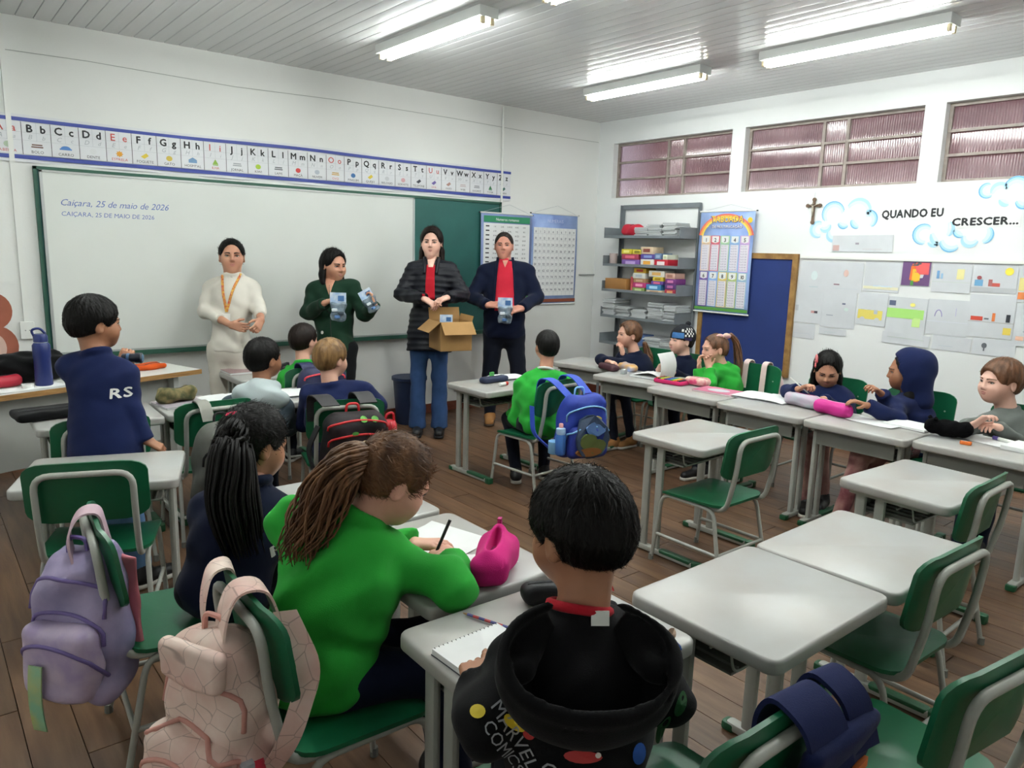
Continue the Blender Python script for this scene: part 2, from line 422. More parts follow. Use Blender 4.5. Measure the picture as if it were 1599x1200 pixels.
desk(-2.85, -3.67, 1, 'empty white desk standing alone in the middle of the room')
desk(-2.72, -4.77, -3, 'empty white desk closest to the row along the right wall')
desk(-3.69, -4.97, 1, 'empty white desk between the two other empty desks at the lower right')
desk(-4.30, -4.965, 0, 'nearest empty white desk, right beside the boy in the black printed hoodie')
desk(-4.945, -4.775, -1, 'white desk holding the spiral notebook, in front of the boy in the black hoodie')
desk(-4.875, -4.20, -90, 'white desk under the open pink pencil case, used by the girl in green')
desk(-4.885, -3.57, -90, 'white desk of the ponytail girl with the pink hair tie')
desk(-5.535, -2.65, -19, 'white desk right behind the standing boy in navy')
desk(-5.365, -1.56, -2, 'white desk with a flat black case lying on it')
desk(-4.75, -1.55, 0, 'white desk with the camouflage pouch on it')
desk(-4.13, -1.55, 0, 'white desk in front of the blond boy in navy')
desk(-4.06, -0.68, 0, 'white desk closest to the whiteboard, in front of the woman in beige')
desk(-1.50, -1.55, 103, 'far end white desk of the row along the right wall')
desk(-1.705, -2.24, 100, 'white desk with the dark red pencil pouch on it, in the right row')
desk(-1.79, -2.87, 91, 'white desk with the open pink case of coloured pencils, in the right row')
desk(-1.81, -3.485, 91, 'white desk with an open white notebook near its middle, in the right row')
desk(-1.81, -4.10, 90, 'white desk with the magenta pencil case on it, in the right row')
desk(-1.78, -4.71, 90, 'white desk with the black plush pencil case, cut by the right edge')
chair(-2.85, -2.58, 5, 'green chair with the blue cartoon backpack hanging on it')
chair(-2.97, -4.10, 0, 'empty green chair at the lone desk in the middle of the room')
chair(-2.90, -5.09, 1, 'empty green chair seen edge on at the right, farthest of three')
chair(-3.78, -5.29, -2, 'empty green chair in the middle of the three at the right')
chair(-4.37, -5.60, -8, 'empty green chair in the lower right corner, its shiny seat in view')
chair(-4.92, -5.41, -1, 'green chair with a navy jacket hung on its back, at the bottom edge')
chair(-5.55, -4.33, -91, 'green chair with the pink and cream backpack hanging on it')
chair(-5.74, -3.60, -94, 'green chair with the lilac backpack hanging on it')
chair(-5.66, -2.98, -21, 'empty green chair with its back to us, beside the lilac backpack')
chair(-5.45, -2.21, 1, 'green chair partly hidden by the standing boy in navy')
chair(-4.89, -2.11, 0, 'green chair with the grey backpack strap over its back')
chair(-4.31, -2.43, -16, 'green chair with the red and black backpack on it')
chair(-3.98, -1.34, -8, 'green chair of the boy in green near the whiteboard, dark backpack on it')
chair(-0.98, -1.82, 92, 'green chair behind the girl with brown ponytail, by the shelf rack')
chair(-0.98, -2.25, 92, 'green chair behind the child in the beanie')
chair(-1.00, -2.83, 92, 'green chair with two pale straps over its back')
chair(-1.02, -3.50, 92, 'green chair behind the girl with the hair bow who is writing')
chair(-1.02, -4.06, 92, 'green chair behind the child with the hood up')
chair(-1.02, -4.68, 92, 'green chair behind the boy in the grey shirt')
# ------------------------------------------------------------------ things on the walls
FX, RX, UP = Vector((1, 0, 0)), Vector((0, -1, 0)), Vector((0, 0, 1))
def plate(mb, o, ux, uy, w, h, t=0.002, mi=0):
    """thin board, o = lower left corner on its back"""
    o = Vector(o); n = ux.cross(uy); p = [o, o+ux*w, o+ux*w+uy*h, o+uy*h]; q = [x+n*t for x in p]
    mb.add(p+q, [(3, 2, 1, 0), (4, 5, 6, 7), (0, 1, 5, 4), (1, 2, 6, 5), (2, 3, 7, 6), (3, 0, 4, 7)], mi); return mb
def disc(mb, o, ux, uy, rx, ry, n=12, mi=0, a0=0.0, a1=2*PI):
    o = Vector(o); mb.add([o+ux*rx*math.cos(a0+(a1-a0)*k/n)+uy*ry*math.sin(a0+(a1-a0)*k/n) for k in range(n if a1-a0 > 6.2 else n+1)], [tuple(range(n if a1-a0 > 6.2 else n+1))], mi); return mb
def poly(mb, pts, o, ux, uy, mi=0):
    o = Vector(o); mb.add([o+ux*x+uy*y for x, y in pts], [tuple(range(len(pts)))], mi); return mb
def F_(x, z, d=0.0): return Vector((x, -d, z))
def R_(y, z, d=0.0): return Vector((-d, y, z))
M_ink = mat('black_ink', '1E2024', .6); M_inkred = mat('red_ink', 'C24A44', .6); M_inkblue = mat('marker_blue', '5C72B2', .5); M_paper = mat('white_paper', 'E6E8E8', .6, var=.04, vscale=12)
M_paper2 = mat('sheet_paper', 'D0D4D9', .6, var=.08, vscale=5, bump=.2, bscale=14); M_inkgrey = mat('grey_ink', 'A9AEB4', .6); M_navyink = mat('navy_ink', '2C3A86', .6)
def col(h): return mat('print_'+h, h, .55)
# chalkboard with the whiteboard mounted over it
cb = empty('chalkboard', (-3.38, 0, 0.76), 0, 'dark green chalkboard mostly hidden behind the whiteboard', 'chalkboard')
def kid(o, p): o.parent = p; o.matrix_parent_inverse = Matrix.Translation(-Vector(p.location)); return o
M_chalk = mat('chalkboard_green', '24625C', .55, var=.15, vscale=3); M_cgreen = mat('board_frame_green', '2C5A4A', .5)
kid(plate(MB(), F_(-5.36, 0.78, 0.001), FX, UP, 3.965, 1.28, 0.022).build('board_panel', M_chalk), cb)
for (x, z, w_, h) in ((-5.375, .775, .02, 1.29), (-1.405, .775, .02, 1.29), (-5.375, 2.045, 3.99, .02)): kid(plate(MB(), F_(x, z, 0.001), FX, UP, w_, h, 0.034).build('frame_strip', M_cgreen), cb)
kid(plate(MB(), F_(-5.375, .755, 0.001), FX, UP, 3.99, .035, 0.06).build('chalk_ledge', M_cgreen), cb)
M_wboard = mat('whiteboard_gloss', 'DDE1DD', .22, var=.03, vscale=2); M_alu = mat('aluminium', 'B9BDBC', .35, metal=.5)
wb = empty('whiteboard', (-3.87, -0.036, 0.80), 0, 'long whiteboard with a handwritten date at its top left', 'whiteboard')
kid(plate(MB(), F_(-5.335, .80, 0.036), FX, UP, 2.915, 1.235, 0.012).build('board_panel', M_wboard), wb)
for (x, z, w_, h) in ((-5.345, .795, .018, 1.245), (-2.43, .795, .016, 1.245), (-5.345, 2.028, 2.93, .014), (-5.345, .79, 2.93, .014)): kid(plate(MB(), F_(x, z, 0.036), FX, UP, w_, h, 0.018).build('edge_strip', M_alu), wb)
m = MB(); put_text(m, 'Caiçara, 25 de maio de 2026', F_(-5.24, 1.815, .0485), FX, UP, .062, shear=.35, sp=.02); kid(m.build('handwriting', M_inkblue), wb)
m = MB(); put_text(m, 'CAIÇARA, 25 DE MAIO DE 2026', F_(-5.235, 1.745, .0485), FX, UP, .043, shear=.12, sp=.03); kid(m.build('handwriting', M_inkblue), wb)
# alphabet banner
ab = empty('alphabet_banner', (-3.43, 0, 2.09), 0, 'long alphabet banner from A to Z with blue borders above the whiteboard', 'banner')
M_bblue = mat('banner_blue', '39489B', .5); M_bwhite = mat('banner_white', 'DDDFE3', .45, var=.05, vscale=4)
def wavez(x): return 0.012*math.sin((x+4.1)*2.0)*math.exp(-((x+3.9)/1.0)**2)
m = MB(); m.grid(lambda u, v: (-5.66+4.40*u, -0.004-0.006*math.sin(u*40), 2.085+wavez(-5.66+4.4*u)*v+0.305*v), 60, 2, thick=-0.002); kid(m.build('backing_sheet', M_bwhite), ab)
for z0, h in ((2.105, .026), (2.347, .024)):
    m = MB(); m.grid(lambda u, v: (-5.66+4.40*u, -0.013-0.001*math.sin(u*40), z0+wavez(-5.66+4.4*u)*(1 if z0 > 2.2 else 0)+h*v), 60, 2); kid(m.build('border_stripe', M_bblue), ab)
WORDS = ['ABELHA', 'BOLO', 'CARRO', 'DENTE', 'ESTRELA', 'FOGUETE', 'GATO', 'HOSPITAL', 'ILHA', 'JORNAL', 'KIWI', 'LAPIS', 'MAÇÃ', 'NUVEM', 'OVO', 'PINGUIM', 'QUEIJO', 'RELOGIO', 'SORVETE', 'TELEFONE', 'UVA', 'VASO', 'WEB', 'XADREZ', 'YOGA', 'ZEBRA']
PIC = {'A': ('9FB09A', 'e'), 'B': ('6B4A3A', 'bars'), 'C': ('4C7FC0', 'car'), 'D': ('D8DADC', 'e'), 'E': ('E0A030', 'star'), 'F': ('D8C040', 'dia'), 'G': ('D0B850', 'e'), 'H': ('6F93B8', 'house'), 'I': ('88B040', 'tree'), 'J': ('9AA0A4', 'bars'), 'K': ('A8C840', 'e'), 'L': ('555A60', 'bars'), 'M': ('C83A38', 'e'), 'N': ('B0B8C4', 'e'), 'O': ('C8A040', 'bars'), 'P': ('3C6FA8', 'e'), 'Q': ('E0C840', 'dia'), 'R': ('C4C6CA', 'e'), 'S': ('D0A0A8', 'e'), 'T': ('3A3E48', 'dia'), 'U': ('6A5AA0', 'dia'), 'V': ('B08A80', 'dia'), 'W': ('C0B0B4', 'bars'), 'X': ('8A8E94', 'bars'), 'Y': ('2E7A4C', 'tree'), 'Z': ('3A6A60', 'dia')}
for i, ch in enumerate('ABCDEFGHIJKLMNOPQRSTUVWXYZ'):
    x0 = -5.586+i*0.166; zz = wavez(x0+.08)
    m = MB(); plate(m, F_(x0+.002, 2.135, .0125), FX, UP, .162, .208, .002); c_ = kid(m.build('letter_card', M_bwhite), ab)
    mm = MB(); d = .0152; inkm = M_inkred if ch in 'AEIOU' else M_ink
    for tx, xx, sz_ in ((ch, .045, .068), (ch.lower(), .122, .066)):
        mm = MB(); put_text(mm, tx, F_(x0+xx, 2.280, d), FX, UP, sz_, center=True, bold=.034 if ch not in 'AEIOU' else .012); mm.build('letter', inkm, c_)
    mm = MB(); put_text(mm, ch, F_(x0+.045, 2.235, d), FX, UP, .042, center=True, shear=.3); put_text(mm, ch.lower(), F_(x0+.122, 2.235, d), FX, UP, .038, center=True, shear=.3)
    plate(mm, F_(x0+.083, 2.225, .0146), FX, UP, .0012, .118, .0006); plate(mm, F_(x0+.004, 2.276, .0146), FX, UP, .158, .0012, .0006); plate(mm, F_(x0+.004, 2.225, .0146), FX, UP, .158, .0012, .0006); mm.build('cursive_letters', M_inkgrey, c_)
    mm = MB(); plate(mm, F_(x0-.0015, 2.135, .0125), FX, UP, .003, .208, .0024); mm.build('divider_line', M_ink, c_)
    h_, kd = PIC[ch]; mm = MB(); o = F_(x0+.083, 2.193, d)
    if kd == 'e': disc(mm, o, FX, UP, .022, .019)
    elif kd == 'bars': plate(mm, o+Vector((-.03, 0, .004)), FX, UP, .06, .008, .0004); plate(mm, o+Vector((-.034, 0, -.01)), FX, UP, .068, .008, .0004)
    elif kd == 'car': disc(mm, o, FX, UP, .03, .018, a1=PI); plate(mm, o+Vector((-.036, 0, -.008)), FX, UP, .072, .009, .0004)
    elif kd == 'star': poly(mm, [(.026*math.cos(PI/2+k*PI/8)*(1 if k % 2 == 0 else .6), .024*math.sin(PI/2+k*PI/8)*(1 if k % 2 == 0 else .6)) for k in range(16)], o, FX, UP)
    elif kd == 'house': poly(mm, [(-.03, -.016), (.03, -.016), (.03, .006), (0, .024), (-.03, .006)], o, FX, UP)
    elif kd == 'tree': poly(mm, [(-.022, -.012), (.022, -.012), (0, .026)], o, FX, UP); plate(mm, o+Vector((-.02, 0, -.02)), FX, UP, .04, .006, .0004)
    else: poly(mm, [(-.028, -.004), (-.004, -.018), (.026, .004), (.010, .022)], o, FX, UP)
    mm.build('picture', col(h_), c_)
    w_ = WORDS[i]; mm = MB(); sz = min(.026, .13/max(.01, text_width(w_, 1.0))); put_text(mm, w_, F_(x0+.083, 2.146, d), FX, UP, sz, center=True); mm.build('caption', inkm if ch in 'AEIOU' else M_ink, c_)
# hanging posters
def poster(name, o, ux, w_, h, label, m_back, hang=0.09, d=0.012):
    n = ux.cross(UP); o = Vector(o)+n*d; r = empty(name, o, 0, label, 'poster')
    mb = MB(); mb.grid(lambda u, v: o+ux*w_*u+UP*h*v+n*(0.008*math.sin(v*PI)), 3, 9, thick=-0.0015); kid(mb.build('sheet', m_back, smooth=180), r)
    for z in (0, h): kid(MB().tube([o+UP*z-ux*0.012+n*0.001, o+UP*z+ux*(w_+0.012)+n*0.001], 0.008, 8).build('rod', M_white, smooth=60), r)
    for z in (h,):
        for e in (-0.014, w_+0.014): kid(MB().lathe([(0.004, -0.006), (0.010, -0.004), (0.010, 0.004), (0.004, 0.006)], o+UP*z+ux*e, 8).build('rod_cap', M_ink), r)
    kid(MB().tube([o+UP*h, o+UP*(h+hang)+ux*w_*.55, o+UP*h+ux*w_], 0.0015, 4).build('string', M_inkgrey), r)
    def at(x, z, k=0.010): return o+ux*x+UP*z+n*(k)
    return r, at
M_sky = mat('poster_sky', 'A3BCE8', .5, hex2='7F97D2', vscale=4)
p1, at = poster('roman_poster', F_(-1.655, 1.03), FX, .655, .925, 'chart with a green title stripe hanging behind the man, left of the number chart', mat('poster_edge_blue', '8C9CCB', .5), d=.05)
kid(plate(MB(), at(.03, .835), FX, UP, .595, .062, .0006).build('title_stripe', col('2F8A62')), p1)
m = MB(); put_text(m, 'Numeros romanos', at(.33, .852, .0112), FX, UP, .038, center=True, bold=.012); kid(m.build('title', M_paper), p1)
kid(plate(MB(), at(.03, .05), FX, UP, .595, .775, .0006).build('table_field', M_paper), p1)
rn = ['I', 'II', 'III', 'IV', 'V', 'VI', 'VII', 'VIII', 'IX', 'X', 'XI', 'XX', 'XXX', 'XL', 'L', 'LX', 'XC', 'C', 'CD', 'D', 'M']
m = MB()
for r in range(17):
    for c_ in range(6):
        if c_ == 0: plate(m, at(.055, .79-r*.044, .0112), FX, UP, .045, .012, .0002)
        else: put_text(m, str(r*5+c_)+' '+rn[(r+c_*4) % 21], at(.17+.095*(c_-1), .785-r*.044, .0112), FX, UP, .022, center=True, bold=.01)
kid(m.build('table_print', M_ink), p1)
m = MB()
for k, h_ in enumerate(('D9743A', 'E0B040', '4E9A58')): disc(MB(), (0, 0, 0), FX, UP, .1, .1)
for k, (h_, z) in enumerate((('D9743A', .40), ('E0B040', .32), ('4E9A58', .10))): kid(poly(MB(), [(-.02, -.02), (.02, -.015), (.018, .02), (-.016, .022)], at(.62, z, .0115), FX, UP).build('margin_picture', col(h_)), p1)
p2, at = poster('number_poster', F_(-.965, 1.03), FX, .66, .955, 'blue-topped number chart hanging right of the man', M_sky, d=.012)
m = MB(); put_text(m, 'NUMERAIS', at(.33, .865, .0112), FX, UP, .048, center=True); kid(m.build('title', col('C9D4F0')), p2)
kid(plate(MB(), at(.025, .09), FX, UP, .61, .72, .0006).build('table_field', M_paper), p2); kid(plate(MB(), at(0, .02), FX, UP, .66, .035, .0006).build('base_stripe', col('8A4A34')), p2)
m = MB()
for r in range(10):
    for c_ in range(10): put_text(m, str(r*10+c_), at(.055+.061*c_, .755-r*.068, .0112), FX, UP, .034, center=True, bold=.012)
kid(m.build('numbers', col('55586A')), p2)['kind'] = 'stuff'
m = MB()
for r in range(11): plate(m, at(.025, .745-r*.068, .0108), FX, UP, .61, .0018, .0002)
for c_ in range(11): plate(m, at(.025+.061*c_, .09, .0108), FX, UP, .0018, .72, .0002)
kid(m.build('grid_lines', M_inkgrey), p2)
p3, at = poster('times_table_poster', R_(-1.47, 1.055), RX, .60, .955, 'colourful TABUADA times-table chart hanging beside the shelf rack', M_sky, d=.05, hang=.06)
m = MB(); put_text(m, 'TABUADA', at(.31, .855, .0112), RX, UP, .082, center=True, bold=.022, sx=.9); kid(m.build('title', col('F0C838')), p3)
m = MB(); put_text(m, 'TABUADA', at(.31, .852, .0108), RX, UP, .085, center=True, bold=.05, sx=.9); kid(m.build('title_outline', col('4A3A8C')), p3)
m = MB(); put_text(m, 'DE MULTIPLICAÇÃO', at(.31, .80, .0112), RX, UP, .036, center=True, bold=.02); kid(m.build('subtitle', M_paper), p3)
m = MB(); put_text(m, 'DE MULTIPLICAÇÃO', at(.31, .799, .0108), RX, UP, .037, center=True, bold=.06); kid(m.build('subtitle_outline', col('4A3A8C')), p3)
kid(disc(MB(), at(.555, .87, .011), RX, UP, .026, .026).build('sun', col('F0C030')), p3)
for k, h_ in enumerate(('E06A60', 'EFA850', 'F0D860')):
    m = MB(); R1 = .30-.018*k; kid(m.tube([at(.3+R1*math.cos(a), .70+R1*.75*math.sin(a), .0088) for a in np.linspace(.15, PI-.15, 20)], .009, 6, flat=((1, 0, 0), .05)).build('rainbow_band', col(h_)), p3)
TC = ['E8C8A0', 'E06870', 'A8D0A0', '90B8E0', 'D0A8D8', '7A5AA8', '90B8E8', 'E0C860', 'B8C870', 'A0C0D0']
for i in range(10):
    x0 = .035+(i % 5)*.108; z0 = .395 if i < 5 else .055
    m = MB(); plate(m, at(x0, z0, .0102), RX, UP, .102, .255, .0006); cc_ = kid(m.build('table_column', mat('pale_'+TC[i], TC[i], .55)), p3)
    m = MB(); plate(m, at(x0, z0+.258, .0102), RX, UP, .102, .075, .0006); kid(m.build('column_head', col(TC[i])), p3)
    m = MB(); poly(m, [(.012, .012), (.052, .002), (.09, .012), (.09, .066), (.012, .066)], at(x0, z0+.262, .0112), RX, UP); kid(m.build('number_badge', M_paper), p3)
    m = MB(); put_text(m, str(i+1), at(x0+.051, z0+.276, .0116), RX, UP, .05, center=True, bold=.025); kid(m.build('column_number', M_ink), p3)
    m = MB(); plate(m, at(x0+.008, z0+.006, .0109), RX, UP, .086, .243, .0002); kid(m.build('column_field', mat('field_paper', 'D9D5DF', .55)), p3)
    m = MB()
    for r in range(10): put_text(m, '%d x %d = %d' % (i+1, r+1, (i+1)*(r+1)), at(x0+.012, z0+.232-r*.0242, .0113), RX, UP, .0165, sp=.02)
    kid(m.build('sums', col('6A5F86')), p3)
kid(plate(MB(), at(0, .02, .0102), RX, UP, .60, .028, .0006).build('grass_stripe', col('5A9A48')), p3)
# notice board
nb = empty('notice_board', (-.02, -2.0, .53), 0, 'navy blue notice board in a wooden frame beside the rack', 'notice board')
M_cork = mat('frame_wood', 'A07B45', .6, hex2='7E5C30', vscale=14); M_felt = mat('navy_felt', '1C3270', .8, var=.12, vscale=3)
kid(plate(MB(), R_(-1.53, .56, .004), RX, UP, .95, 1.04, .018).build('felt_panel', M_felt), nb)
for (y, z, w_, h) in ((-1.50, .53, .05, 1.10), (-2.465, .53, .05, 1.10), (-1.55, .53, .915, .05), (-1.55, 1.58, .915, .05)): kid(plate(MB(), R_(y, z, .004), RX, UP, w_, h, .03).build('frame_rail', M_cork), nb)
# crucifix
cx = empty('crucifix', (-.01, -2.605, 1.9), 0, 'small wooden crucifix hanging left of the painted clouds', 'crucifix')
M_cw = mat('crucifix_wood', '6B5544', .6); M_cf = mat('crucifix_metal', 'B8AFA0', .4, metal=.4)
def trefoil(a, b, w_):
    m = MB(); m.tube([a, b], w_, 6, flat=((1, 0, 0), .5)); return m
kid(trefoil(R_(-2.605, 1.905, .012), R_(-2.605, 2.085, .012), .013).build('upright_beam', M_cw), cx); kid(trefoil(R_(-2.55, 2.04, .012), R_(-2.66, 2.04, .012), .013).build('cross_beam', M_cw), cx)
for y, z in ((-2.55, 2.04), (-2.66, 2.04), (-2.605, 2.09), (-2.605, 1.90)): kid(MB().lathe([(0.004, -.008), (.017, -.006), (.017, .006), (.004, .008)], R_(y, z, .012), 8, M=Matrix.Rotation(PI/2, 3, 'Y')).build('beam_end', M_cw), cx)
m = MB(); m.tube([R_(-2.605, 1.95, .026), R_(-2.606, 2.0, .030), R_(-2.604, 2.035, .028)], [.005, .008, .009], 7); m.tube([R_(-2.565, 2.052, .024), R_(-2.605, 2.035, .028), R_(-2.645, 2.052, .024)], .004, 6); m.lathe([(.003, -.01), (.008, 0), (.003, .01)], R_(-2.602, 2.055, .03), 8); kid(m.build('figure', M_cf, smooth=180), cx)
kid(MB().tube([R_(-2.605, 2.10, .01), R_(-2.60, 2.15, .002)], .0012, 4).build('hanger', M_inkgrey), cx)
# painted clouds: brush strokes on the wall
M_cl = [mat('cloud_pale', 'D3E9F3', .5), mat('cloud_mid', 'A9D6EC', .5), mat('cloud_deep', '6FB4DC', .5)]
def stroke(pts, w_, mi): 
    m = MB(); n = len(pts); P = [R_(y, z, .0022+.0006*mi) for y, z in pts]; v = []
    for i in range(n):
        t = (P[min(i+1, n-1)]-P[max(i-1, 0)]).normalized(); s = t.cross(Vector((1, 0, 0))); ww = w_*math.sin(PI*(i+.6)/(n+.2))**.7
        v += [P[i]+s*ww/2, P[i]-s*ww/2]
    m.add(v, [(2*i, 2*i+1, 2*i+3, 2*i+2) for i in range(n-1)]); return m
def arc(y, z, r, a0, a1, n=12, sq=1.0): return [(y-r*math.cos(math.radians(a0+(a1-a0)*k/n)), z+r*sq*math.sin(math.radians(a0+(a1-a0)*k/n))) for k in range(n+1)]
clouds = [[(-2.78, 1.97, .095, 0, 230), (-2.99, 1.98, .105, -30, 160), (-3.08, 1.92, .07, -70, 120), (-2.66, 1.84, .07, 60, 300), (-2.88, 1.90, .05, 180, 330), (-2.72, 1.87, .05, 200, 380), (-2.99, 1.90, .05, 150, 300), (-2.80, 1.80, .06, 150, 330)],
          [(-3.52, 1.80, .075, 40, 290), (-3.66, 1.84, .07, -60, 60), (-3.72, 1.75, .075, 170, 330), (-3.85, 1.77, .06, 150, 350), (-3.93, 1.80, .065, -90, 60), (-3.60, 1.76, .05, 200, 330), (-3.78, 1.83, .05, 170, 300), (-3.66, 1.80, .09, 170, 260)],
          [(-3.92, 2.11, .05, 60, 320), (-4.0, 2.10, .06, 20, 200), (-4.1, 2.12, .075, -20, 190), (-4.22, 2.10, .07, -60, 130), (-4.16, 2.03, .05, 170, 330), (-4.05, 2.05, .05, 180, 300)]]
for c_ in clouds:
    for k, (y, z, r, a0, a1) in enumerate(c_):
        for j, (dr, ww, mi) in enumerate(((-.018, .05, 0), (-.004, .026, 1), (.003, .010, 2))):
            if j == 2 and k % 2: continue
            o = stroke(arc(y, z, r+dr, a0+8*j, a1-8*j), ww, mi).build('painted_cloud_stroke', M_cl[mi], wr)
# lettering strips
def strip(txt, y, z, w_, h, size, label, tilt):
    o = R_(y, z, .001); r = empty('lettering_strip', o, 0, label, 'paper sign')
    ux = (RX+UP*tilt).normalized(); uy = (UP-RX*tilt).normalized()
    kid(plate(MB(), o, ux, uy, w_, h, .0015).build('paper', M_paper), r)
    m = MB(); put_text(m, txt, o+ux*.012+uy*(h*.22)+Vector((-.0025, 0, 0)), ux, uy, size, bold=.045, sp=.07, sx=(w_-.024)/text_width(txt, size, .07)); kid(m.build('lettering', M_ink), r)
strip('QUANDO EU', -3.175, 1.905, .485, .095, .085, 'white strip reading QUANDO EU in black capitals', .02)
strip('CRESCER...', -3.70, 1.845, .46, .085, .075, 'white strip reading CRESCER... in black capitals', .02)
# children's drawings
def sheet(y, z, w_, h, label, tilt=0.0, k=0):
    o = R_(y, z, .002+.0012*(k % 3)); r = empty('drawing_sheet', o, 0, label, 'drawing'); r['group'] = "children's drawings on the wall"
    ux = (RX+UP*tilt).normalized(); uy = (UP-RX*tilt).normalized(); n = Vector((-1, 0, 0)); rs = random.Random(k)
    ph = rs.random()*6
    m = MB(); m.grid(lambda u, v: o+ux*w_*u+uy*h*v+n*(.002+.0015*math.sin(u*5+ph)*math.sin(v*4+ph*2)), 9, 7, thick=-.0006); kid(m.build('paper', M_paper2, smooth=40), r)
    def at(x, zz): 
        u = x/w_; v = zz/h; return o+ux*x+uy*zz+n*(.0030+.0015*math.sin(u*5+ph)*math.sin(v*4+ph*2))
    return r, at, ux, uy
def deco(r, mb, h_, nm='drawn_shape'): kid(mb.build(nm, col(h_)), r)
def box2(r, at, ux, uy, x, z, w_, h, hx):
    m = MB(); nu = 5; v = []
    for j in (0, 1):
        for i in range(nu): v.append(at(x+w_*i/(nu-1), z+h*j)+Vector((-.0012, 0, 0)))
    m.add(v, [(i, i+1, nu+i+1, nu+i) for i in range(nu-1)]); deco(r, m, hx)
def dot(r, at, ux, uy, x, z, rx, rz, hx): deco(r, disc(MB(), at(x, z)+Vector((-.0016, 0, 0)), ux, uy, rx, rz), hx)
r, at, a, b = sheet(-2.53, 1.30, .30, .27, 'faint drawing at the upper left of the display, beside the notice board', .0, 1); dot(r, at, a, b, .14, .15, .03, .04, 'D5E2E4'); box2(r, at, a, b, .10, .05, .08, .008, 'B8C6CC')
r, at, a, b = sheet(-2.82, 1.32, .27, .25, 'drawing with a small round pink head', .0, 2); dot(r, at, a, b, .13, .16, .022, .030, 'D8B8B0'); box2(r, at, a, b, .03, .06, .05, .01, '8A6A78'); box2(r, at, a, b, .02, .03, .22, .004, 'C4CCD4')
r, at, a, b = sheet(-3.10, 1.345, .285, .235, 'pale blue and yellow landscape drawing left of the bright painting', -.01, 3); box2(r, at, a, b, .0, .02, .28, .022, 'E8E6C8'); box2(r, at, a, b, .08, .04, .15, .01, 'C8D8E8')
r, at, a, b = sheet(-3.395, 1.405, .215, .19, 'bright finger painting in orange, red, green and purple', .0, 4)
for (x, z, w_, h, hx) in ((.003, .003, .209, .184, '6A4A7A'), (.01, .03, .12, .14, 'E0622E'), (.10, .09, .10, .09, 'E05A5E'), (.08, .04, .06, .09, 'E8B838'), (.005, .005, .09, .035, '4E9A3E'), (.04, .155, .10, .03, '4A5A60')): box2(r, at, a, b, x, z, w_, h, hx)
dot(r, at, a, b, .065, .10, .05, .055, 'E4702C'); dot(r, at, a, b, .15, .13, .045, .04, 'E4605E'); dot(r, at, a, b, .11, .07, .03, .035, 'EEC03A')
r, at, a, b = sheet(-3.625, 1.37, .27, .225, 'drawing with blue figures and a yellow house', .0, 5); box2(r, at, a, b, .03, .10, .02, .06, '6F9CC8'); box2(r, at, a, b, .06, .10, .015, .04, '90B4D4'); box2(r, at, a, b, .17, .10, .05, .075, 'E8E0A0'); box2(r, at, a, b, .0, .075, .27, .005, 'C4CCC8')
r, at, a, b = sheet(-3.90, 1.385, .29, .205, 'drawing with a yellow sun, a blue figure and a red truck', .0, 6); dot(r, at, a, b, .235, .155, .028, .028, 'F0DC4A'); box2(r, at, a, b, .02, .045, .055, .045, '6CA4CC'); dot(r, at, a, b, .048, .105, .016, .014, '9A4A50'); box2(r, at, a, b, .11, .045, .025, .05, 'B06A68'); box2(r, at, a, b, .135, .045, .05, .025, 'C85A50'); box2(r, at, a, b, .0, .005, .29, .032, 'B4B8BC')
r, at, a, b = sheet(-4.195, 1.33, .20, .26, 'drawing with yellow and orange blocks at the right edge', .0, 7); box2(r, at, a, b, .01, .08, .06, .09, 'E8D890'); box2(r, at, a, b, .01, .02, .09, .05, 'E88A50'); box2(r, at, a, b, .03, .19, .05, .04, 'D06A50')
r, at, a, b = sheet(-2.50, 1.04, .27, .27, 'crumpled drawing with small dark marks, lower left of the display', -.01, 8); box2(r, at, a, b, .20, .09, .03, .02, '3A3442'); box2(r, at, a, b, .17, .09, .03, .02, 'C09090'); box2(r, at, a, b, .02, .10, .03, .05, 'B8BCC4')
r, at, a, b = sheet(-2.76, 1.02, .30, .31, 'pale sheet with tiny figures in the lower row', .0, 9); box2(r, at, a, b, .18, .20, .03, .012, '58607A'); box2(r, at, a, b, .05, .10, .06, .006, '9098A8'); dot(r, at, a, b, .22, .16, .02, .015, 'CFE0DC')
r, at, a, b = sheet(-3.07, 1.07, .24, .265, 'drawing of a yellow school bus', -.02, 10); box2(r, at, a, b, .01, .05, .20, .075, 'E0D068'); dot(r, at, a, b, .05, .045, .022, .022, 'C8CCD0'); dot(r, at, a, b, .17, .045, .022, .022, 'C8CCD0')
for k in range(3): box2(r, at, a, b, .03+.055*k, .095, .03, .035, 'B8C0C8')
r, at, a, b = sheet(-3.315, 1.03, .30, .285, 'drawing with a wide bright green meadow', -.015, 11); box2(r, at, a, b, .0, .12, .28, .075, 'A8DC78'); box2(r, at, a, b, .20, .06, .06, .07, 'C4E490'); box2(r, at, a, b, .01, .215, .05, .04, '5A6480'); dot(r, at, a, b, .19, .23, .02, .015, 'F0E880')
r, at, a, b = sheet(-3.62, 1.045, .29, .27, 'drawing with a thin purple arch', .0, 12); deco(r, MB().tube([at(.08+.025*math.cos(q), .14+.05*math.sin(q)) for q in np.linspace(0, PI, 9)], .003, 4), '9A90C8'); box2(r, at, a, b, .0, .10, .29, .005, 'D4D8E2'); box2(r, at, a, b, .20, .15, .004, .06, 'B8B4D8')
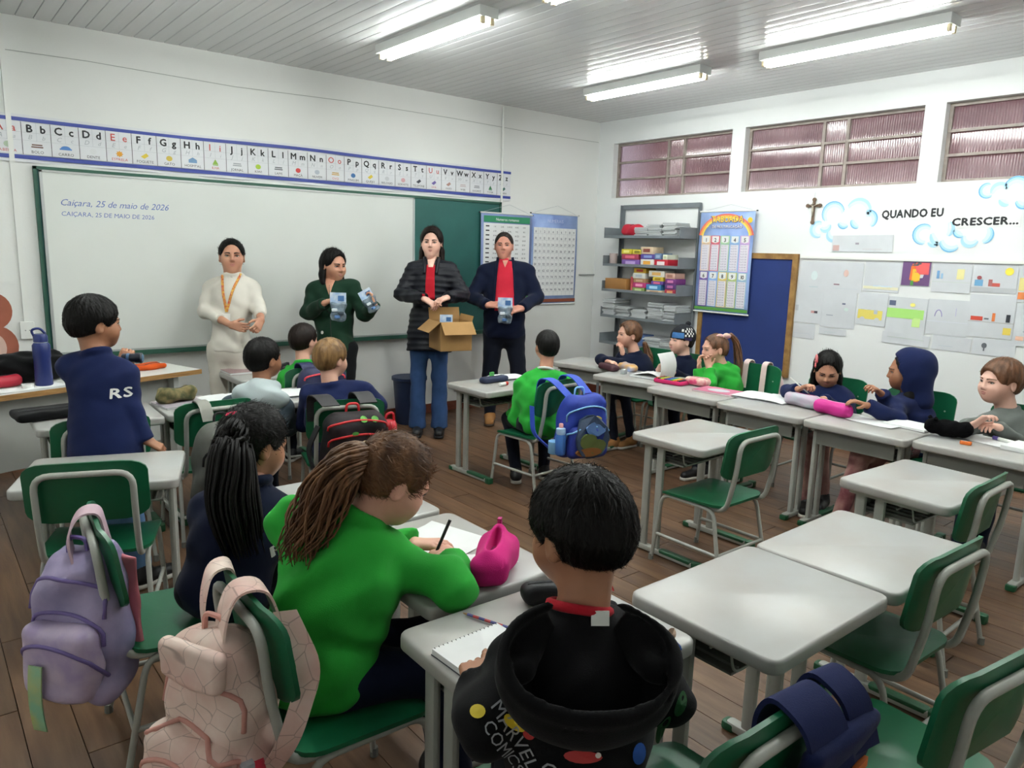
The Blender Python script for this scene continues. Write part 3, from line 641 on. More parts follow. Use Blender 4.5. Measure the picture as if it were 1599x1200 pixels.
r, at, a, b = sheet(-3.905, 1.06, .30, .31, 'drawing with a red car, an orange figure and a black figure', .0, 13); box2(r, at, a, b, .02, .12, .08, .03, 'CC4A38'); box2(r, at, a, b, .16, .12, .02, .06, 'D8763C'); box2(r, at, a, b, .25, .12, .026, .055, '2E323A'); box2(r, at, a, b, .11, .13, .03, .012, '707880'); box2(r, at, a, b, .0, .11, .30, .004, 'A8A4A0'); box2(r, at, a, b, .24, .03, .05, .05, 'E0C858')
r, at, a, b = sheet(-4.21, 1.02, .22, .30, 'plain sheet below the orange blocks at the right edge', .0, 14); box2(r, at, a, b, .06, .10, .06, .008, 'A0A8B0'); box2(r, at, a, b, .02, .04, .05, .03, 'E4B8A0')
r, at, a, b = sheet(-2.50, .90, .22, .13, 'small low sheet at the far lower left of the display', .0, 15); box2(r, at, a, b, .02, .04, .16, .004, 'C0C8D0')
r, at, a, b = sheet(-2.76, .955, .24, .055, 'narrow sheet peeking out under the lower row', .0, 16); box2(r, at, a, b, .05, .02, .1, .006, 'C0CCD0')
r, at, a, b = sheet(-3.30, .945, .36, .09, 'low strip of paper below the green meadow drawing', -.03, 17); box2(r, at, a, b, .04, .05, .28, .004, 'B8C4BC')
r, at, a, b = sheet(-3.68, .935, .27, .11, 'low strip of paper right of the one under the meadow', -.02, 18); box2(r, at, a, b, .05, .03, .1, .005, 'C0C8D0')
r, at, a, b = sheet(-3.96, .93, .28, .12, 'low sheet with a tiny dark tree', .0, 19); dot(r, at, a, b, .08, .07, .018, .02, '60646C'); box2(r, at, a, b, .075, .03, .01, .03, '60646C')
r, at, a, b = sheet(-2.80, 1.655, .50, .135, 'faded drawing above the rail, below the first cloud', .01, 20); box2(r, at, a, b, .01, .01, .055, .045, 'C8A8A4'); box2(r, at, a, b, .20, .06, .03, .015, '9A94A0'); box2(r, at, a, b, .26, .02, .16, .006, 'C8C4C8')
# faded mural by the teacher's desk
M_bear = mat('mural_brown', 'A8604A', .7, var=.2, vscale=6); M_bear2 = mat('mural_beige', 'D8B8AC', .7, var=.1, vscale=6); M_gr = mat('mural_green', '7CC07C', .7, hex2='B4DCB0', vscale=8)
disc(MB(), F_(-5.67, 1.10, .0015), FX, UP, .11, .125, 24).build('mural_shape', M_bear, wf); disc(MB(), F_(-5.66, .86, .0012), FX, UP, .12, .14, 24).build('mural_shape', M_bear, wf); disc(MB(), F_(-5.68, .85, .002), FX, UP, .07, .10, 24).build('mural_shape', M_bear2, wf)
poly(MB(), [(-.26, 0), (.28, 0), (.30, .05), (.22, .10), (.14, .07), (.06, .20), (0, .10), (-.08, .24), (-.15, .12), (-.25, .15)], F_(-5.33, .62, .0012), FX, UP).build('mural_shape', M_gr, wf)
# ------------------------------------------------------------------ steel shelf rack and its contents
rk = empty('shelf_rack', (-.165, -.93, 0), 0, 'grey steel shelf rack in the corner, stacked with boxes and papers', 'shelf rack')
M_rack = mat('rack_grey', '767D82', .5, var=.1, vscale=8)
for y in (-.435, -1.43):
    m = MB(); m.box((-.022, y, 1.05), (.006, .038, 2.1)); m.box((-.038, y+(.018 if y > -1 else -.018), 1.05), (.036, .005, 2.1)); kid(m.build('post', M_rack), rk)
    m = MB(); m.box((-.30, y, .17), (.036, .005, .34)); kid(m.build('front_foot', M_rack), rk)
kid(MB().box((-.022, -.93, 2.08), (.012, 1.0, .045)).build('top_rail', M_rack), rk)
SZ_ = [1.755, 1.465, 1.20, .925, .64, .33]
for z in SZ_:
    m = MB(); m.box((-.165, -.935, z), (.29, 1.0, .012)); m.box((-.308, -.935, z+.008), (.006, 1.0, .028)); m.box((-.024, -.935, z+.05), (.006, 1.0, .10))
    s = kid(m.build('shelf', M_rack), rk)
    for y in (-.437, -1.433): m = MB(); m.box((-.165, y, z+.05), (.29, .006, .105)); kid(m.build('end_plate', M_rack), rk)
def rbox(name, c, d, hx, label, cat='box', band=None, group=None, rz=0.0, bev=0.003):
    r = empty(name, (c[0], c[1], c[2]), rz, label, cat, group)
    m = MB(); m.slab(rrect(d[0], d[1], min(.006, d[0]*.2)), 0, d[2], bev); m.build('carton', mat('box_'+hx, hx, .5, var=.08, vscale=9), r, smooth=40)
    if band:
        m = MB(); m.box((-d[0]/2-.0006, 0, d[2]*.5), (.001, d[1]*.55, d[2]*.5)); m.build('printed_panel', col(band), r)
    return r
z2 = SZ_[1]+.0065; z3 = SZ_[2]+.0065; g2 = 'boxes on the rack shelves'
for i, (y, zz, w_, h, hx, bd, lb) in enumerate([(-.80, z2, .24, .06, '7E5AA8', 'B49AD0', 'lilac flat box under the red and purple one, second shelf'), (-.79, z2+.061, .23, .055, 'A83A56', 'D86A80', 'crimson box in the middle of its stack, second shelf'), (-.74, z2+.117, .14, .05, 'D8C838', 'F0E890', 'yellow box at the top left of the second shelf'), (-.885, z2+.117, .13, .045, 'E0D04A', '8A8030', 'second yellow box, right of the other yellow one'),
     (-1.02, z2, .17, .07, 'E4E2DC', 'E0A040', 'white box with an orange mark on the second shelf'), (-1.20, z2, .17, .07, 'C4283A', 'E8E0E0', 'bright red box at the right of the second shelf'), (-1.03, z2+.071, .19, .05, '5A4A98', '8AA0D0', 'violet box lying on the white one, second shelf'), (-1.01, z2+.122, .16, .07, 'DCC4A4', '8A4A40', 'beige box topmost in the middle of the second shelf'), (-1.16, z2+.071, .09, .06, '6A84A8', '9AB0C8', 'blue-grey little box on the red one'), (-1.25, z2+.071, .06, .05, 'D8DCC8', 'A8B090', 'pale little box at the right end, on the red one')]):
    rbox('game_box', (-.20, y, zz), (.17, w_, h), hx, lb, 'box', bd, g2)
rbox('storage_box', (-.20, -.62, z3), (.20, .30, .125), 'A0723F', 'light wooden box at the left of the third shelf', 'box', None, None)
for i, (y, zz, w_, h, hx, bd, lb) in enumerate([(-.92, z3, .16, .045, '8AA058', 'C0D090', 'olive green box at the bottom of the third shelf'), (-.93, z3+.046, .17, .05, 'C03A78', 'F0A0C0', 'pink box on the olive one, third shelf'), (-.93, z3+.097, .16, .04, 'A8805A', 'C8A888', 'tan box in the left stack of the third shelf'), (-.92, z3+.138, .16, .055, 'E0E0D8', 'B0B8C0', 'white box near the top of the left stack, third shelf'), (-.93, z3+.194, .16, .05, 'C8A030', 'A83830', 'yellow and red box topmost on the third shelf'),
     (-1.13, z3, .20, .03, 'D8C0A0', 'B09070', 'cream tray under the blue box, third shelf'), (-1.12, z3+.031, .19, .055, '3F86B8', 'A8D0E8', 'sky blue box on the third shelf'), (-1.16, z3+.087, .15, .035, '6A4A9A', 'E06A80', 'thin purple box above the sky blue one'), (-1.17, z3+.123, .13, .04, 'D8C040', 'A08020', 'mustard box in the right stack, third shelf'), (-1.15, z3+.164, .20, .06, 'E2DED4', 'D8A860', 'white and amber box topmost in the right stack'), (-1.33, z3+.05, .13, .05, '5E3A78', 'B86AA0', 'dark purple box against the right post'), (-1.33, z3, .13, .049, 'A8324A', 'E0A070', 'dark red box at the bottom right corner of the third shelf'), (-1.33, z3+.101, .13, .05, '7A3A80', 'D080B0', 'plum box lying on the dark purple one'), (-1.32, z3+.152, .12, .055, 'C8A090', 'A07060', 'dusty pink box topmost by the right post')]):
    rbox('game_box', (-.20, y, zz), (.16, w_, h), hx, lb, 'box', bd, g2)
m = MB()
cr_ = empty('coloured_roll', (-.2, -.81, z3), 0, 'bundle of red and orange craft sheets standing beside the wooden box', 'craft sheets')
for k, hx in enumerate(('C85A40', 'D88A60', 'B84A50')): MB().tube([(-.03*k, -.005*k, .005), (-.03*k+.01, .02-.01*k, .15)], .018, 8).build('sheet_roll', col(hx), cr_, smooth=60)
cup = empty('cup', (-.22, -.50, z2), 0, 'pale pinkish cup at the left end of the second shelf', 'cup'); MB().lathe([(.036, 0), (.04, .01), (.045, .12), (.040, .12), (.036, .012)], n=18).build('bowl', mat('cup_clay', 'B8A8A4', .6), cup, smooth=60)


M_stackp = mat('paper_stack', 'C4C8CA', .7, var=.2, vscale=3, stretch=(1, 1, 60), bump=.6, bscale=8)
def pstack(y, z, w_, n, d_, label, jit=.012, th=.014, cat='paper stack'):
    r = empty('paper_stack', (-.17, y, z), 0, label, cat, 'papers on the rack'); rs = random.Random(int(y*1000)+n)
    for k in range(n):
        MB().box((rs.uniform(-jit, jit), rs.uniform(-jit, jit), th*(k+.5)), (d_, w_*(.94+.06*rs.random()), th*.86), rz=rs.uniform(-.04, .04)).build('notebook', M_stackp, r)
    return r
zt = SZ_[0]+.0065
pstack(-.90, zt, .17, 7, .2, 'short stack of white notebooks right of the red pouch'); pstack(-1.08, zt, .18, 9, .2, 'taller stack of white notebooks in the middle of the top shelf'); pstack(-1.27, zt, .17, 10, .21, 'stack of white papers at the right of the top shelf')
z4 = SZ_[3]+.0065
pstack(-.53, z4, .17, 13, .24, 'leftmost notebook stack on the fourth shelf'); pstack(-.73, z4, .18, 8, .24, 'second notebook stack from the left on the fourth shelf'); pstack(-.95, z4, .20, 7, .24, 'lowest notebook stack in the middle of the fourth shelf'); pstack(-1.17, z4, .19, 13, .24, 'tall notebook stack right of the middle, fourth shelf'); pstack(-1.34, z4, .15, 12, .22, 'rightmost notebook stack on the fourth shelf')
z5 = SZ_[4]+.0065
pstack(-1.15, z5, .22, 8, .24, 'grey notebook stack on the low shelf behind the beanie'); pstack(-1.34, z5, .16, 5, .24, 'small notebook stack at the right of the low shelf')
rbox('folder_box', (-.19, -.95, z5), (.18, .14, .12), '5A76A8', 'blue box on the low shelf between the two children', 'box')
# ------------------------------------------------------------------ smooth solid modelling (distance fields -> quad mesh)
A_ = np.array
def nrm(v):
    v = np.asarray(v, float); l = np.linalg.norm(v); return v/l if l > 1e-9 else v
def smin(a, b, k):
    if k <= 0: return np.minimum(a, b)
    h = np.maximum(k-np.abs(a-b), 0)/k; return np.minimum(a, b)-h*h*k*0.25
def smax(a, b, k): return -smin(-a, -b, k)
def s_cap(p, a, b, ra, rb=None, flat=None):
    """tapered capsule; flat=(axis,factor) squeezes the section along axis"""
    rb = ra if rb is None else rb; a = A_(a, float); b = A_(b, float); ba = b-a; pa = p-a
    t = np.clip(pa@ba/max(ba@ba, 1e-9), 0, 1); q = pa-t[:, None]*ba
    if flat is not None:
        ax = nrm(flat[0]); c = q@ax; q = q+np.outer(c*(1/flat[1]-1), ax)
    return np.sqrt((q*q).sum(1))-(ra+(rb-ra)*t)
def s_ell(p, c, r, M=None):
    """ellipsoid, columns of M are its axes"""
    q = p-A_(c, float)
    if M is not None: q = q@M
    r = A_(r, float); k0 = np.sqrt(((q/r)**2).sum(1)); k1 = np.sqrt(((q/(r*r))**2).sum(1))
    return k0*(k0-1)/np.maximum(k1, 1e-9)
def s_plane(p, o, n): return (p-A_(o, float))@nrm(n)
def sdf_mesh(fn, lo, hi, h, B=6):
    lo = A_(lo, float)-2*h; hi = A_(hi, float)+2*h
    nb = np.maximum(1, np.ceil((hi-lo)/(h*B)).astype(int)); N = nb*B+1
    ci = np.stack(np.meshgrid(*[np.arange(n) for n in nb], indexing='ij'), -1).reshape(-1, 3)
    cd = fn(lo+(ci+0.5)*B*h)
    G = np.empty(N, np.float32)
    sg = np.where(cd < 0, -1.0, 1.0).reshape(nb)
    G[:-1, :-1, :-1] = np.repeat(np.repeat(np.repeat(sg, B, 0), B, 1), B, 2); G[-1] = 1; G[:, -1] = 1; G[:, :, -1] = 1
    act = ci[np.abs(cd) < 1.35*B*h]
    if len(act) == 0: return np.zeros((0, 3)), np.zeros((0, 4), int)
    off = np.stack(np.meshgrid(*[np.arange(B+1)]*3, indexing='ij'), -1).reshape(-1, 3)
    idx = (act[:, None, :]*B+off[None]).reshape(-1, 3)
    flat = np.unique((idx[:, 0]*N[1]+idx[:, 1])*N[2]+idx[:, 2])
    ii = np.stack(np.unravel_index(flat, N), -1)
    for s in range(0, len(ii), 200000):
        q = ii[s:s+200000]; G[q[:, 0], q[:, 1], q[:, 2]] = fn(lo+q*h)
    S = G < 0
    c8 = [S[dx:N[0]-1+dx, dy:N[1]-1+dy, dz:N[2]-1+dz] for dx in (0, 1) for dy in (0, 1) for dz in (0, 1)]
    sm = sum(x.astype(np.int8) for x in c8); cells = np.argwhere((sm > 0) & (sm < 8))
    vid = -np.ones(N-1, np.int64); vid[cells[:, 0], cells[:, 1], cells[:, 2]] = np.arange(len(cells))
    acc = np.zeros((len(cells), 3)); cnt = np.zeros(len(cells))
    corners = [(dx, dy, dz) for dx in (0, 1) for dy in (0, 1) for dz in (0, 1)]
    for a in range(8):
        for ax in range(3):
            if corners[a][ax]: continue
            o1 = A_(corners[a]); o2 = o1.copy(); o2[ax] = 1
            g1 = G[tuple((cells+o1).T)]; g2 = G[tuple((cells+o2).T)]; m = (g1 < 0) != (g2 < 0)
            t = g1[m]/(g1[m]-g2[m]); acc[m] += o1+np.outer(t, o2-o1); cnt[m] += 1
    V = lo+(cells+acc/np.maximum(cnt, 1)[:, None])*h
    F = []
    for ax in range(3):
        o = [(0, 0, 0)]*2; sl1 = [slice(1, n-1) for n in N]; sl1[ax] = slice(0, N[ax]-1); sl2 = list(sl1); sl2[ax] = slice(1, N[ax])
        e = np.argwhere(S[tuple(sl1)] != S[tuple(sl2)])
        if len(e) == 0: continue
        e = e+A_([0 if k == ax else 1 for k in range(3)]); b, c = (ax+1) % 3, (ax+2) % 3
        def at(db, dc):
            q = e.copy(); q[:, b] -= db; q[:, c] -= dc; return vid[q[:, 0], q[:, 1], q[:, 2]]
        quad = np.stack([at(1, 1), at(0, 1), at(0, 0), at(1, 0)], -1)
        ins = S[e[:, 0], e[:, 1], e[:, 2]]; quad[~ins] = quad[~ins][:, ::-1]; F.append(quad)
    F = np.concatenate(F) if F else np.zeros((0, 4), int)
    F = F[(F >= 0).all(1)]
    return V, F
def np_obj(name, parts, m, parent=None, smooth=True):
    """join (V,F) pieces into one mesh object"""
    Vs, Fs, n = [], [], 0
    for V, F in parts:
        if len(V): Vs.append(V); Fs.append(F+n); n += len(V)
    V = np.concatenate(Vs); F = np.concatenate(Fs)
    me = bpy.data.meshes.new(name); me.vertices.add(len(V)); me.vertices.foreach_set('co', V.astype(np.float32).ravel())
    me.loops.add(F.size); me.loops.foreach_set('vertex_index', F.astype(np.int32).ravel())
    me.polygons.add(len(F)); me.polygons.foreach_set('loop_start', np.arange(0, F.size, F.shape[1], dtype=np.int32)); me.polygons.foreach_set('loop_total', np.full(len(F), F.shape[1], np.int32))
    me.update(calc_edges=True); me.validate()
    if isinstance(m, (list, tuple)):
        for x in m: me.materials.append(x)
    else: me.materials.append(m)
    if smooth: me.shade_smooth()
    o = bpy.data.objects.new(name, me); link(o, parent); return o
def blob(name, fn, lo, hi, h, m, parent=None): return np_obj(name, [sdf_mesh(fn, lo, hi, h)], m, parent)
def wob(p, amp, fr, seed=0.0):
    """soft lumpy folds"""
    return amp*(np.sin(p[:, 0]*fr+2.1*np.sin(p[:, 2]*fr*.6+seed)+seed)*np.sin(p[:, 2]*fr*.8+1.7*np.sin(p[:, 1]*fr*.7+seed*2))+0.6*np.sin(p[:, 1]*fr*1.3+p[:, 2]*fr*.9+seed*3))
# ------------------------------------------------------------------ people
def rotz(a): c, s = math.cos(a), math.sin(a); return A_([[c, -s, 0], [s, c, 0], [0, 0, 1]])
def rotx(a): c, s = math.cos(a), math.sin(a); return A_([[1, 0, 0], [0, c, -s], [0, s, c]])
def roty(a): c, s = math.cos(a), math.sin(a); return A_([[c, 0, s], [0, 1, 0], [-s, 0, c]])
def head_fn(q, child):
    """head-local distance, unit = adult head; face towards +Y"""
    jz = 0.86 if child else 1.0
    d = s_ell(q, (0, -0.012, 0.032), (0.075, 0.097, 0.084))
    d = smin(d, s_ell(q, (0, 0.022, -0.032), (0.061, 0.068, 0.076*jz)), 0.05)
    d = smin(d, s_ell(q, (0, 0.052, -0.086*jz), (0.028, 0.028, 0.022)), 0.045)
    for s in (-1, 1):
        d = smin(d, s_ell(q, (s*0.036, 0.058, -0.032), (0.024, 0.022, 0.026)), 0.035)
        d = smax(d, -s_ell(q, (s*0.031, 0.104, 0.004), (0.019, 0.022, 0.0125)), 0.018)
        e = s_ell(q, (s*0.078, -0.008, -0.006), (0.008, 0.019, 0.030), rotz(s*-0.35))
        e = smax(e, -s_ell(q, (s*0.087, 0.0, -0.003), (0.006, 0.011, 0.019)), 0.006)
        d = smin(d, e, 0.010)
    d = smin(d, s_cap(q, (-0.03, 0.080, 0.021), (0.03, 0.080, 0.021), 0.009), 0.02)
    nl = 0.7 if child else 1.0
    d = smin(d, s_cap(q, (0, 0.086, 0.012), (0, 0.092+0.013*nl, -0.022), 0.0065, 0.0095), 0.012)
    for s in (-1, 1): d = smin(d, s_ell(q, (s*0.0095, 0.093, -0.026), (0.0075, 0.009, 0.0065)), 0.008)
    mz = -0.055*(0.92 if child else 1)
    d = smin(d, s_ell(q, (0, 0.080, mz+0.004), (0.021, 0.010, 0.005)), 0.008)
    d = smin(d, s_ell(q, (0, 0.079, mz-0.007), (0.017, 0.010, 0.0055)), 0.008)
    return d
def hand_prims(W, d, n, k, side, curl=0.6, spread=0.2, thumb=0.5, point=False):
    d = nrm(d); n = nrm(A_(n, float)-d*(A_(n, float)@d)); th = np.cross(d, n)*side; P = []
    bases = [W+d*0.086*k+th*x*k for x in (0.028, 0.010, -0.009, -0.026)]
    for b in bases: P.append((W+d*0.004*k+(b-W-d*0.086*k)*0.55, b, 0.0135*k, 0.0115*k, 0.014*k))
    L = (0.068, 0.076, 0.070, 0.054)
    for i, b in enumerate(bases):
        c = curl*(0.85+0.1*i)
        if point and i == 0: c = 0.15
        dd = nrm(d+th*spread*(0.35-0.24*i)); q = b
        for j, (fr, an) in enumerate(((0.44, 0.45), (0.31, 1.0), (0.25, 1.0))):
            c0 = c*(0.6 if j == 0 else 0.6+1.0*j); v = nrm(dd*math.cos(min(c0, 2.6))+n*math.sin(min(c0, 2.6)))
            q2 = q+v*L[i]*fr*k; P.append((q, q2, (0.0092-0.0008*j)*k, (0.0086-0.0009*j)*k, 0.004*k)); q = q2
    b = W+d*0.026*k+th*0.026*k; v = nrm(d*0.65+th*(0.75-0.4*thumb)+n*(0.25+0.5*thumb)); b2 = b+v*0.042*k; v2 = nrm(v*0.6+d*0.6+n*0.3*thumb); b3 = b2+v2*0.032*k
    P += [(W+d*0.012*k+th*0.012*k, b, 0.015*k, 0.014*k, 0.014*k), (b, b2, 0.0125*k, 0.0105*k, 0.008*k), (b2, b3, 0.0102*k, 0.0085*k, 0.005*k)]
    return P
FACE = {}
def person(J, label, skin, shirt, pants, hair, child=True, seated=True, hs=1.0, bk=1.0, thick=0.012, belly=1.0, face=True,
           hand=None, hstyle=None, lips='B4726A', brow=None, eye='2A1A12', shoe=None, sole=None, sleeve=1.0, fine=1.0, puff=0.0,
           collar=None, hem=0.10, flare=0.0, iris_dx=0.0, shw=None, long_hem=0.0, wrink=0.0028, roll=0.0):
    J = {k: (A_(v, float) if isinstance(v, tuple) else v) for k, v in J.items()}
    K = (0.80 if child else 1.0)*bk
    if seated:
        J['hip'][2] = max(J['hip'][2], 0.462); 
        for s in 'LR': J['k'+s][2] = min(max(J['k'+s][2], 0.425), 0.47); J['a'+s][2] = 0.085
    else:
        for s in 'LR': J['a'+s][2] = 0.085
    base = A_([J['hip'][0], J['hip'][1], 0.0])
    for k in list(J):
        if isinstance(J[k], np.ndarray): J[k] = J[k]-base
    root = empty('person', tuple(base), 0, label, 'person')
    hip, neck = J['hip'], J['neck']
    # shoulders: keep a sensible breadth
    c = (J['sL']+J['sR'])/2; dv = J['sR']-J['sL']; nom = (shw if shw else (0.25*bk if child else 0.33*bk)); l = np.linalg.norm(dv)
    if l < nom: J['sR'] = c+dv/l*nom/2; J['sL'] = c-dv/l*nom/2
    u = nrm(neck-hip)
    for s in 'RL': J['s'+s] = J['s'+s]-u*0.018*K+(c-J['s'+s])*0.08
    r = nrm(J['sR']-J['sL']); r = nrm(r-u*(r@u)); fw = np.cross(u, r); M = np.stack([r, fw, u], 1)
    hw = np.linalg.norm(J['sR']-J['sL'])/2
    bh = math.radians(J['fb']); bf = A_([-math.sin(bh), math.cos(bh), 0])
    # ---- head
    RH = rotz(math.radians(J['fh']))@rotx(math.radians(J['hp']))@roty(math.radians(roll)); hc = J['head']
    def toH(p): return (p-hc)@RH/hs
    def HL(x, y, z): return hc+RH@A_([x, y, z])*hs
    nr = (0.047 if child else 0.054)*hs*(0.95+0.05*bk)
    n_top = HL(0, -0.022, -0.05); n_bot = neck-u*0.05
    def body_head(p):
        d = head_fn(toH(p), child)*hs
        return smin(d, s_cap(p, n_top, n_bot, nr, nr*1.12), 0.03*hs)
    R0 = 0.16*hs
    parts = [sdf_mesh(body_head, np.minimum(hc-R0, n_bot-0.07), np.maximum(hc+R0, n_bot+0.07), 0.0048*fine)]
    # ---- hands and forearms
    hand = hand or {}
    for s, sg in (('R', 1), ('L', -1)):
        W_, E_, H_ = J['w'+s], J['e'+s], J['h'+s]; hp_ = dict(curl=0.6, n=(0, 0, -1)); hp_.update(hand.get(s, {}))
        if hp_.get('skip'): continue
        d = nrm(H_-W_) if hp_.get('d') is None else nrm(hp_['d'])
        kk = K*hp_.get('k', 1.0)*(0.98 if child else 0.95)
        PR = hand_prims(W_, d, hp_['n'], kk, sg, hp_['curl'], hp_.get('spread', 0.2), hp_.get('thumb', 0.5), hp_.get('point', False))
        fa = nrm(W_-E_); fl = np.linalg.norm(W_-E_); st = W_-fa*min(fl, 0.05 if sleeve > 0.95 else fl*0.9)
        def hf(p, PR=PR, W_=W_, st=st, kk=kk):
            dd = s_cap(p, st, W_, (0.030 if sleeve > 0.95 else 0.040)*kk, 0.0235*kk)
            for a, b, ra, rb, bl in PR: dd = smin(dd, s_cap(p, a, b, ra, rb), bl)
            return dd
        pts = np.array([x for q in PR for x in q[:2]]+[st]); parts.append(sdf_mesh(hf, pts.min(0)-0.045, pts.max(0)+0.045, 0.0036*fine))
    # ---- trunk and limbs below the clothes (coarse)
    hj = {'R': hip+r*0.085*K, 'L': hip-r*0.085*K}
    def core(p):
        d = s_ell(p, neck-u*0.18*K, (hw*0.88, 0.085*K, 0.18*K), M); d = smin(d, s_ell(p, hip+u*0.1*K, (0.115*K, 0.08*K, 0.16*K), M), 0.05)
        for s in 'RL':
            d = smin(d, s_cap(p, J['s'+s], J['e'+s], 0.038*K, 0.032*K), 0.03); d = smin(d, s_cap(p, J['e'+s], J['w'+s], 0.030*K, 0.02*K), 0.02)
            d = smin(d, s_cap(p, hj[s], J['k'+s], 0.06*K, 0.045*K), 0.03); d = smin(d, s_cap(p, J['k'+s], J['a'+s], 0.042*K, 0.03*K), 0.02)
        return smin(d, s_cap(p, n_bot, neck, nr, nr), 0.03)
    allp = np.array([J[k] for k in ('hip', 'neck', 'sL', 'sR', 'eL', 'eR', 'wL', 'wR', 'kL', 'kR', 'aL', 'aR')])
    parts.append(sdf_mesh(core, allp.min(0)-0.12, allp.max(0)+0.12, 0.016))
    bo = np_obj('body', parts, skin, root)
    # ---- upper garment
    seed = random.random()*6
    ax = nrm(n_top-n_bot); e1 = nrm(np.cross(ax, fw)); e2 = np.cross(e1, ax); cc = neck+u*0.002*K
    tk = thick
    def garment(p):
        d = s_cap(p, J['sL']*0.80+J['sR']*0.20-u*0.01*K, J['sR']*0.80+J['sL']*0.20-u*0.01*K, 0.055*K+tk, flat=(fw, 1.05))
        d = smin(d, s_ell(p, neck-u*0.20*K, (hw*0.98+tk, 0.108*K+tk, 0.20*K), M), 0.06*K)
        d = smin(d, s_ell(p, hip+u*0.14*K+fw*0.012*(belly-1)*10*K, (max(hw*0.80, 0.125*K)*belly**.5+tk, 0.108*K*belly+tk, 0.20*K), M), 0.07*K)
        d = smin(d, s_ell(p, hip+u*0.0, (0.148*K*belly**.3+tk, 0.118*K*belly**.5+tk, 0.12*K), M), 0.06*K)
        for s in 'RL': d = smin(d, s_cap(p, neck-u*0.015*K, J['s'+s]+u*0.005, 0.034*K+tk*.4, 0.036*K+tk), 0.05*K)
        if long_hem: d = smin(d, s_cap(p, hip+u*0.1, hip-u*long_hem, 0.150*K+tk, 0.165*K+tk, flat=(fw, 0.78)), 0.05)
        cut = s_plane(p, hip-u*(hem+long_hem)*K, -u); d = smax(d, cut, 0.012)
        for s in 'RL':
            S_, E_, W_ = J['s'+s], J['e'+s], J['w'+s]
            d = smin(d, s_cap(p, S_-u*0.012*K, E_, 0.052*K+tk*0.8, 0.042*K+tk*.8), 0.035*K)
            fa = nrm(W_-E_); we = E_+(W_-E_)*sleeve
            f2 = smax(s_cap(p, E_, we, 0.042*K+tk*.8, 0.031*K+tk*.7), s_plane(p, we-fa*0.004, fa), 0.006)
            f2 = smin(f2, smax(s_cap(p, we-fa*0.03*K, we, 0.032*K+tk*.75), s_plane(p, we-fa*0.002, fa), 0.004), 0.006)
            d = smin(d, f2, 0.025*K)
        d = d+wob(p, wrink, 34/K, seed)
        if puff: d = d+puff*np.abs(np.sin((p@u)*PI/0.05))-puff*0.5
        d = smax(d, -s_cap(p, neck-u*0.02*K, neck+u*0.2, nr*1.02, nr*1.25), 0.008)
        if collar is None:
            q = p-cc; hh = q@ax; rr_ = np.sqrt(np.maximum(((q-np.outer(hh, ax))**2).sum(1), 0))
            d = smin(d, np.sqrt((rr_-nr*1.14)**2+(hh*0.8)**2)-0.0095*K-tk*.25, 0.014)
        return d
    lo = allp[:10].min(0)-0.15; hi = allp[:10].max(0)+0.15
    if long_hem: lo[2] -= long_hem
    ga = blob('top_garment', garment, lo, hi, 0.0085*(fine if fine < 1 else 1), shirt, root)
    # collar ring
    if collar is not None:
        MB().tube([cc+(e1*math.cos(t)+e2*math.sin(t))*(nr*1.14+0.003)-ax*0.008*math.sin(t) for t in np.linspace(0, 2*PI, 24, endpoint=False)], 0.0105*K+0.001, 8, closed=True).build('neckband', collar, ga, smooth=180)
    # ---- trousers
    lr = 0.0 if seated else 0.01
    def trs(p):
        d = s_ell(p, hip-u*0.0, (0.145*K*belly**.3+lr, 0.115*K*belly**.5+lr, 0.115*K), M)
        for s in 'RL':
            a = J['a'+s]; k_ = J['k'+s]
            d = smin(d, s_cap(p, hj[s], k_, 0.086*K, 0.062*K), 0.05*K)
            d = smin(d, smax(s_cap(p, k_, a-A_([0, 0, 0.02]), 0.060*K, 0.046*K+flare), a[2]-0.03-p[:, 2], 0.006), 0.03*K)
        return d+wob(p, 0.0028, 30/K, seed+1)
    lp = np.array([hip, J['kL'], J['kR'], J['aL'], J['aR']])
    blob('trousers', trs, lp.min(0)-0.16, lp.max(0)+0.16, 0.010, pants, root)
    # ---- shoes
    for s in 'RL':
        a = J['a'+s]; a0 = A_([a[0], a[1], 0]); t = bf; L_ = 0.155*K
        def up(p):
            d = s_cap(p, a0-t*0.035*K+A_([0, 0, 0.045]), a0+t*L_+A_([0, 0, 0.034]), 0.042*K, 0.038*K)
            d = smin(d, s_cap(p, a0+A_([0, 0, 0.05]), a0+A_([0, 0, 0.085]), 0.044*K), 0.03); return smax(d, 0.018-p[:, 2], 0.004)
        sh = blob('shoe', up, a0-0.22, a0+0.22, 0.009, shoe or MATS['shoe_black'], root)
        def so_(p):
            q = p.copy(); q[:, 2] = 0.0; d = s_cap(q, a0-t*0.035*K, a0+t*L_, 0.045*K, 0.042*K); return smax(d, np.abs(p[:, 2]-0.012)-0.012, 0.003)
        blob('sole', so_, a0-0.22, a0+0.22, 0.009, sole or MATS['sole_white'], sh)
